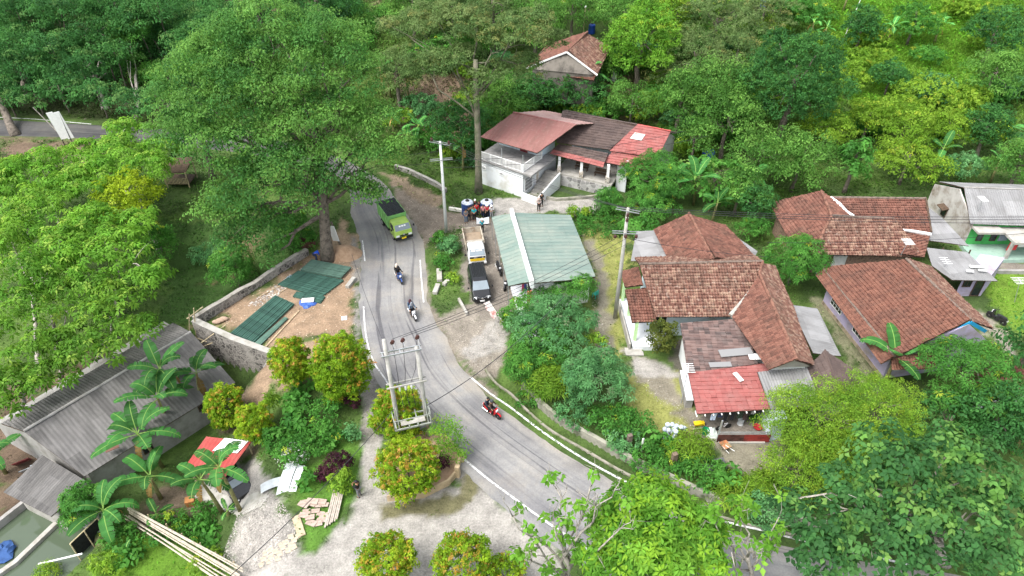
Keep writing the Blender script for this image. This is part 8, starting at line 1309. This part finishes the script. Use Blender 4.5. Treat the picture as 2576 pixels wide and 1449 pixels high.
# ------------------------------------------------------------------ ground plants nobody could count
def scatter_pts(n, rng, pw=.5):
    X = rng.uniform(-95, 95, n); Y = 20+(rng.random(n)**(.62))*128; Z = hN(X, Y); ok = seen(X, Y, Z); X, Y, Z = X[ok], Y[ok], Z[ok]
    C, b = cover(X, Y); bad = sdf(ROAD_POLY, X, Y) > -.25
    for q in BLD: bad |= sdf(q, X, Y) > 0
    bad |= sdf(POND, X, Y) > -.1; bad |= pdist(DITCH, X, Y) < .45
    bad |= rng.random(len(X)) < b*1.02; k = ~bad; return X[k], Y[k], Z[k], C[k]
rng = np.random.default_rng(11); X, Y, Z, C = scatter_pts(420000, rng); lum = fbm(X, Y, .5, 3); k = rng.random(len(X)) < sstep(.25, .55, lum)*.85+.15; X, Y, Z, C, lum = X[k], Y[k], Z[k], C[k], lum[k]; n = len(X)
hh = rng.uniform(.02, .5, n)*sstep(.4, .75, lum)*np.clip((Y-40)/30, .35, 1)+.05; P = np.stack([X, Y, Z+hh], 1); Nn = nrm(rng.normal(0, .5, (n, 3))+[0, 0, 1]); D = np.cross(Nn, rng.normal(0, 1, (n, 3))); L = rng.uniform(.14, .3, n)*np.clip(Y/55, .8, 1.7)
V, F, Cc = leaf_arrays(P, D, Nn, L, L*.6, np.clip(C*rng.uniform(.6, 1.5, (n, 1))*np.array([.95, 1.2, .9]), 0, 1)); tag(mesh_np('undergrowth', V, F, Cc), kind='stuff')
X, Y, Z, C = scatter_pts(430000, rng); w = (C[:, 1] > .125)+.12; k = rng.random(len(X)) < w; X, Y, Z, C = X[k], Y[k], Z[k], C[k]; n = len(X); P = np.stack([X, Y, Z-.02], 1); D = nrm(rng.normal(0, .38, (n, 3))+[0, 0, 1]); Nn = nrm(np.cross(D, rng.normal(0, 1, (n, 3)))); far = (Y > 80); L = np.where(far, rng.uniform(.4, .95, n), rng.uniform(.08, .3, n)); W = np.where(far, .13, .05)
X0 = (X < -12) & (Y < 36) & (C[:, 1] > .13); L = np.where(X0, rng.uniform(.3, .7, n), L)
V, F, Cc = leaf_arrays(P, D, Nn, L, W, np.clip(C*rng.uniform(.7, 1.35, (n, 1)), 0, 1), droop=.25); tag(mesh_np('grass', V, F, Cc), kind='stuff')
# pebbles, litter and rubble on the bare ground
n = 5200; rg2 = np.random.default_rng(21); zones = [(poly_px([(560, 1400), (600, 1290), (690, 1240), (750, 1320), (740, 1400), (620, 1450)]), 2600, .02, .06, (.42, .39, .355)), (poly_px([(495, 815), (772, 645), (900, 600), (897, 860), (700, 885)]), 900, .02, .07, (.5, .4, .3)), (poly_px([(1140, 870), (1190, 790), (1270, 800), (1270, 900), (1200, 950)]), 700, .02, .06, (.4, .36, .31)), (poly_px([(620, 770), (780, 660), (780, 690), (660, 770)]), 350, .04, .13, (.5, .46, .42)), (poly_px([(1000, 480), (1240, 540), (1180, 640), (1070, 620)]), 600, .02, .06, (.45, .38, .3)), (poly_px([(1170, 560), (1250, 560), (1290, 790), (1180, 760)]), 500, .02, .06, (.42, .38, .34)), (poly_px([(1480, 600), (1540, 880), (1500, 890), (1480, 650)]), 250, .02, .06, (.45, .42, .36)), (poly_px([(1600, 920), (1830, 1110), (1750, 1110), (1590, 950)]), 300, .02, .05, (.45, .42, .36))]
Vs, Fs, Cs = [], [], []; off = 0; oct_ = np.array([(1, 0, 0), (0, 1, 0), (-1, 0, 0), (0, -1, 0), (0, 0, .7), (0, 0, -.4)]); of = np.array([(0, 1, 4), (1, 2, 4), (2, 3, 4), (3, 0, 4)])
for P, m, r0, r1, c in zones:
    P2 = np.array([(p[0], p[1]) for p in P]); X = rg2.uniform(P2[:, 0].min(), P2[:, 0].max(), m*3); Y = rg2.uniform(P2[:, 1].min(), P2[:, 1].max(), m*3); k = (sdf(P, X, Y) > 0) & (sdf(ROAD_POLY, X, Y) < -.1); X, Y = X[k][:m], Y[k][:m]; q = len(X); r = rg2.uniform(r0, r1, q)*rg2.uniform(.6, 1.4, q); a = rg2.uniform(0, 6, q); o3 = oct_[None]*r[:, None, None]*rg2.uniform(.6, 1.3, (q, 6, 1)); ca, sa = np.cos(a)[:, None], np.sin(a)[:, None]
    Vv = np.stack([o3[..., 0]*ca-o3[..., 1]*sa+X[:, None], o3[..., 0]*sa+o3[..., 1]*ca+Y[:, None], o3[..., 2]+hN(X, Y)[:, None]+.035], -1).reshape(-1, 3); Vs.append(Vv); Fs.append((np.arange(q)[:, None, None]*6+of[None]).reshape(-1, 3)+off); Cs.append(np.repeat(np.array(c)*rg2.uniform(.55, 1.3, (q, 1)), 6, 0)); off += q*6
tag(mesh_np('gravel', np.concatenate(Vs), np.concatenate(Fs), np.concatenate(Cs), (attr_mat('stones', bump=.1),)), kind='stuff')
print('LEAVES', NLEAF)
EXPOSURE = 1.34
# ------------------------------------------------------------------ camera, light, view
cam_d = bpy.data.cameras.new('camera'); cam = bpy.data.objects.new('camera', cam_d); COL.objects.link(cam)
cam.location = (0, 0, CAM_H); cam.rotation_euler = (math.radians(90-38), 0, 0)
cam_d.sensor_width = 36; cam_d.lens = 36*FPX/2576; cam_d.clip_end = 900; cam_d.clip_start = .5; sc.camera = cam
w = bpy.data.worlds.new('World'); sc.world = w; w.use_nodes = True; wn = w.node_tree; bgn = wn.nodes['Background']
SUN_EL, SUN_AZ = 60, 235      # azimuth clockwise from +Y: the light comes from behind the camera, to the left
sky = wn.nodes.new('ShaderNodeTexSky'); sky.sky_type = 'NISHITA'; sky.sun_disc = False; sky.sun_elevation = math.radians(SUN_EL); sky.sun_rotation = math.radians(SUN_AZ); sky.air_density = 1.0; sky.dust_density = 4; sky.ozone_density = 1
hs = wn.nodes.new('ShaderNodeHueSaturation'); hs.inputs['Saturation'].default_value = .35; wn.links.new(sky.outputs[0], hs.inputs['Color']); wn.links.new(hs.outputs[0], bgn.inputs['Color']); bgn.inputs['Strength'].default_value = .15
sd = bpy.data.lights.new('sun', 'SUN'); so = bpy.data.objects.new('sun', sd); COL.objects.link(so); sd.energy = 1.3; sd.angle = math.radians(24); sd.color = (1, .98, .95)
az, el = math.radians(SUN_AZ), math.radians(SUN_EL); dv = Vector((math.sin(az)*math.cos(el), math.cos(az)*math.cos(el), math.sin(el))); so.rotation_euler = dv.to_track_quat('Z', 'Y').to_euler()
vs = sc.view_settings; vs.view_transform = 'Standard'; vs.look = 'None'; vs.exposure = EXPOSURE; vs.gamma = 1; vs.use_curve_mapping = False
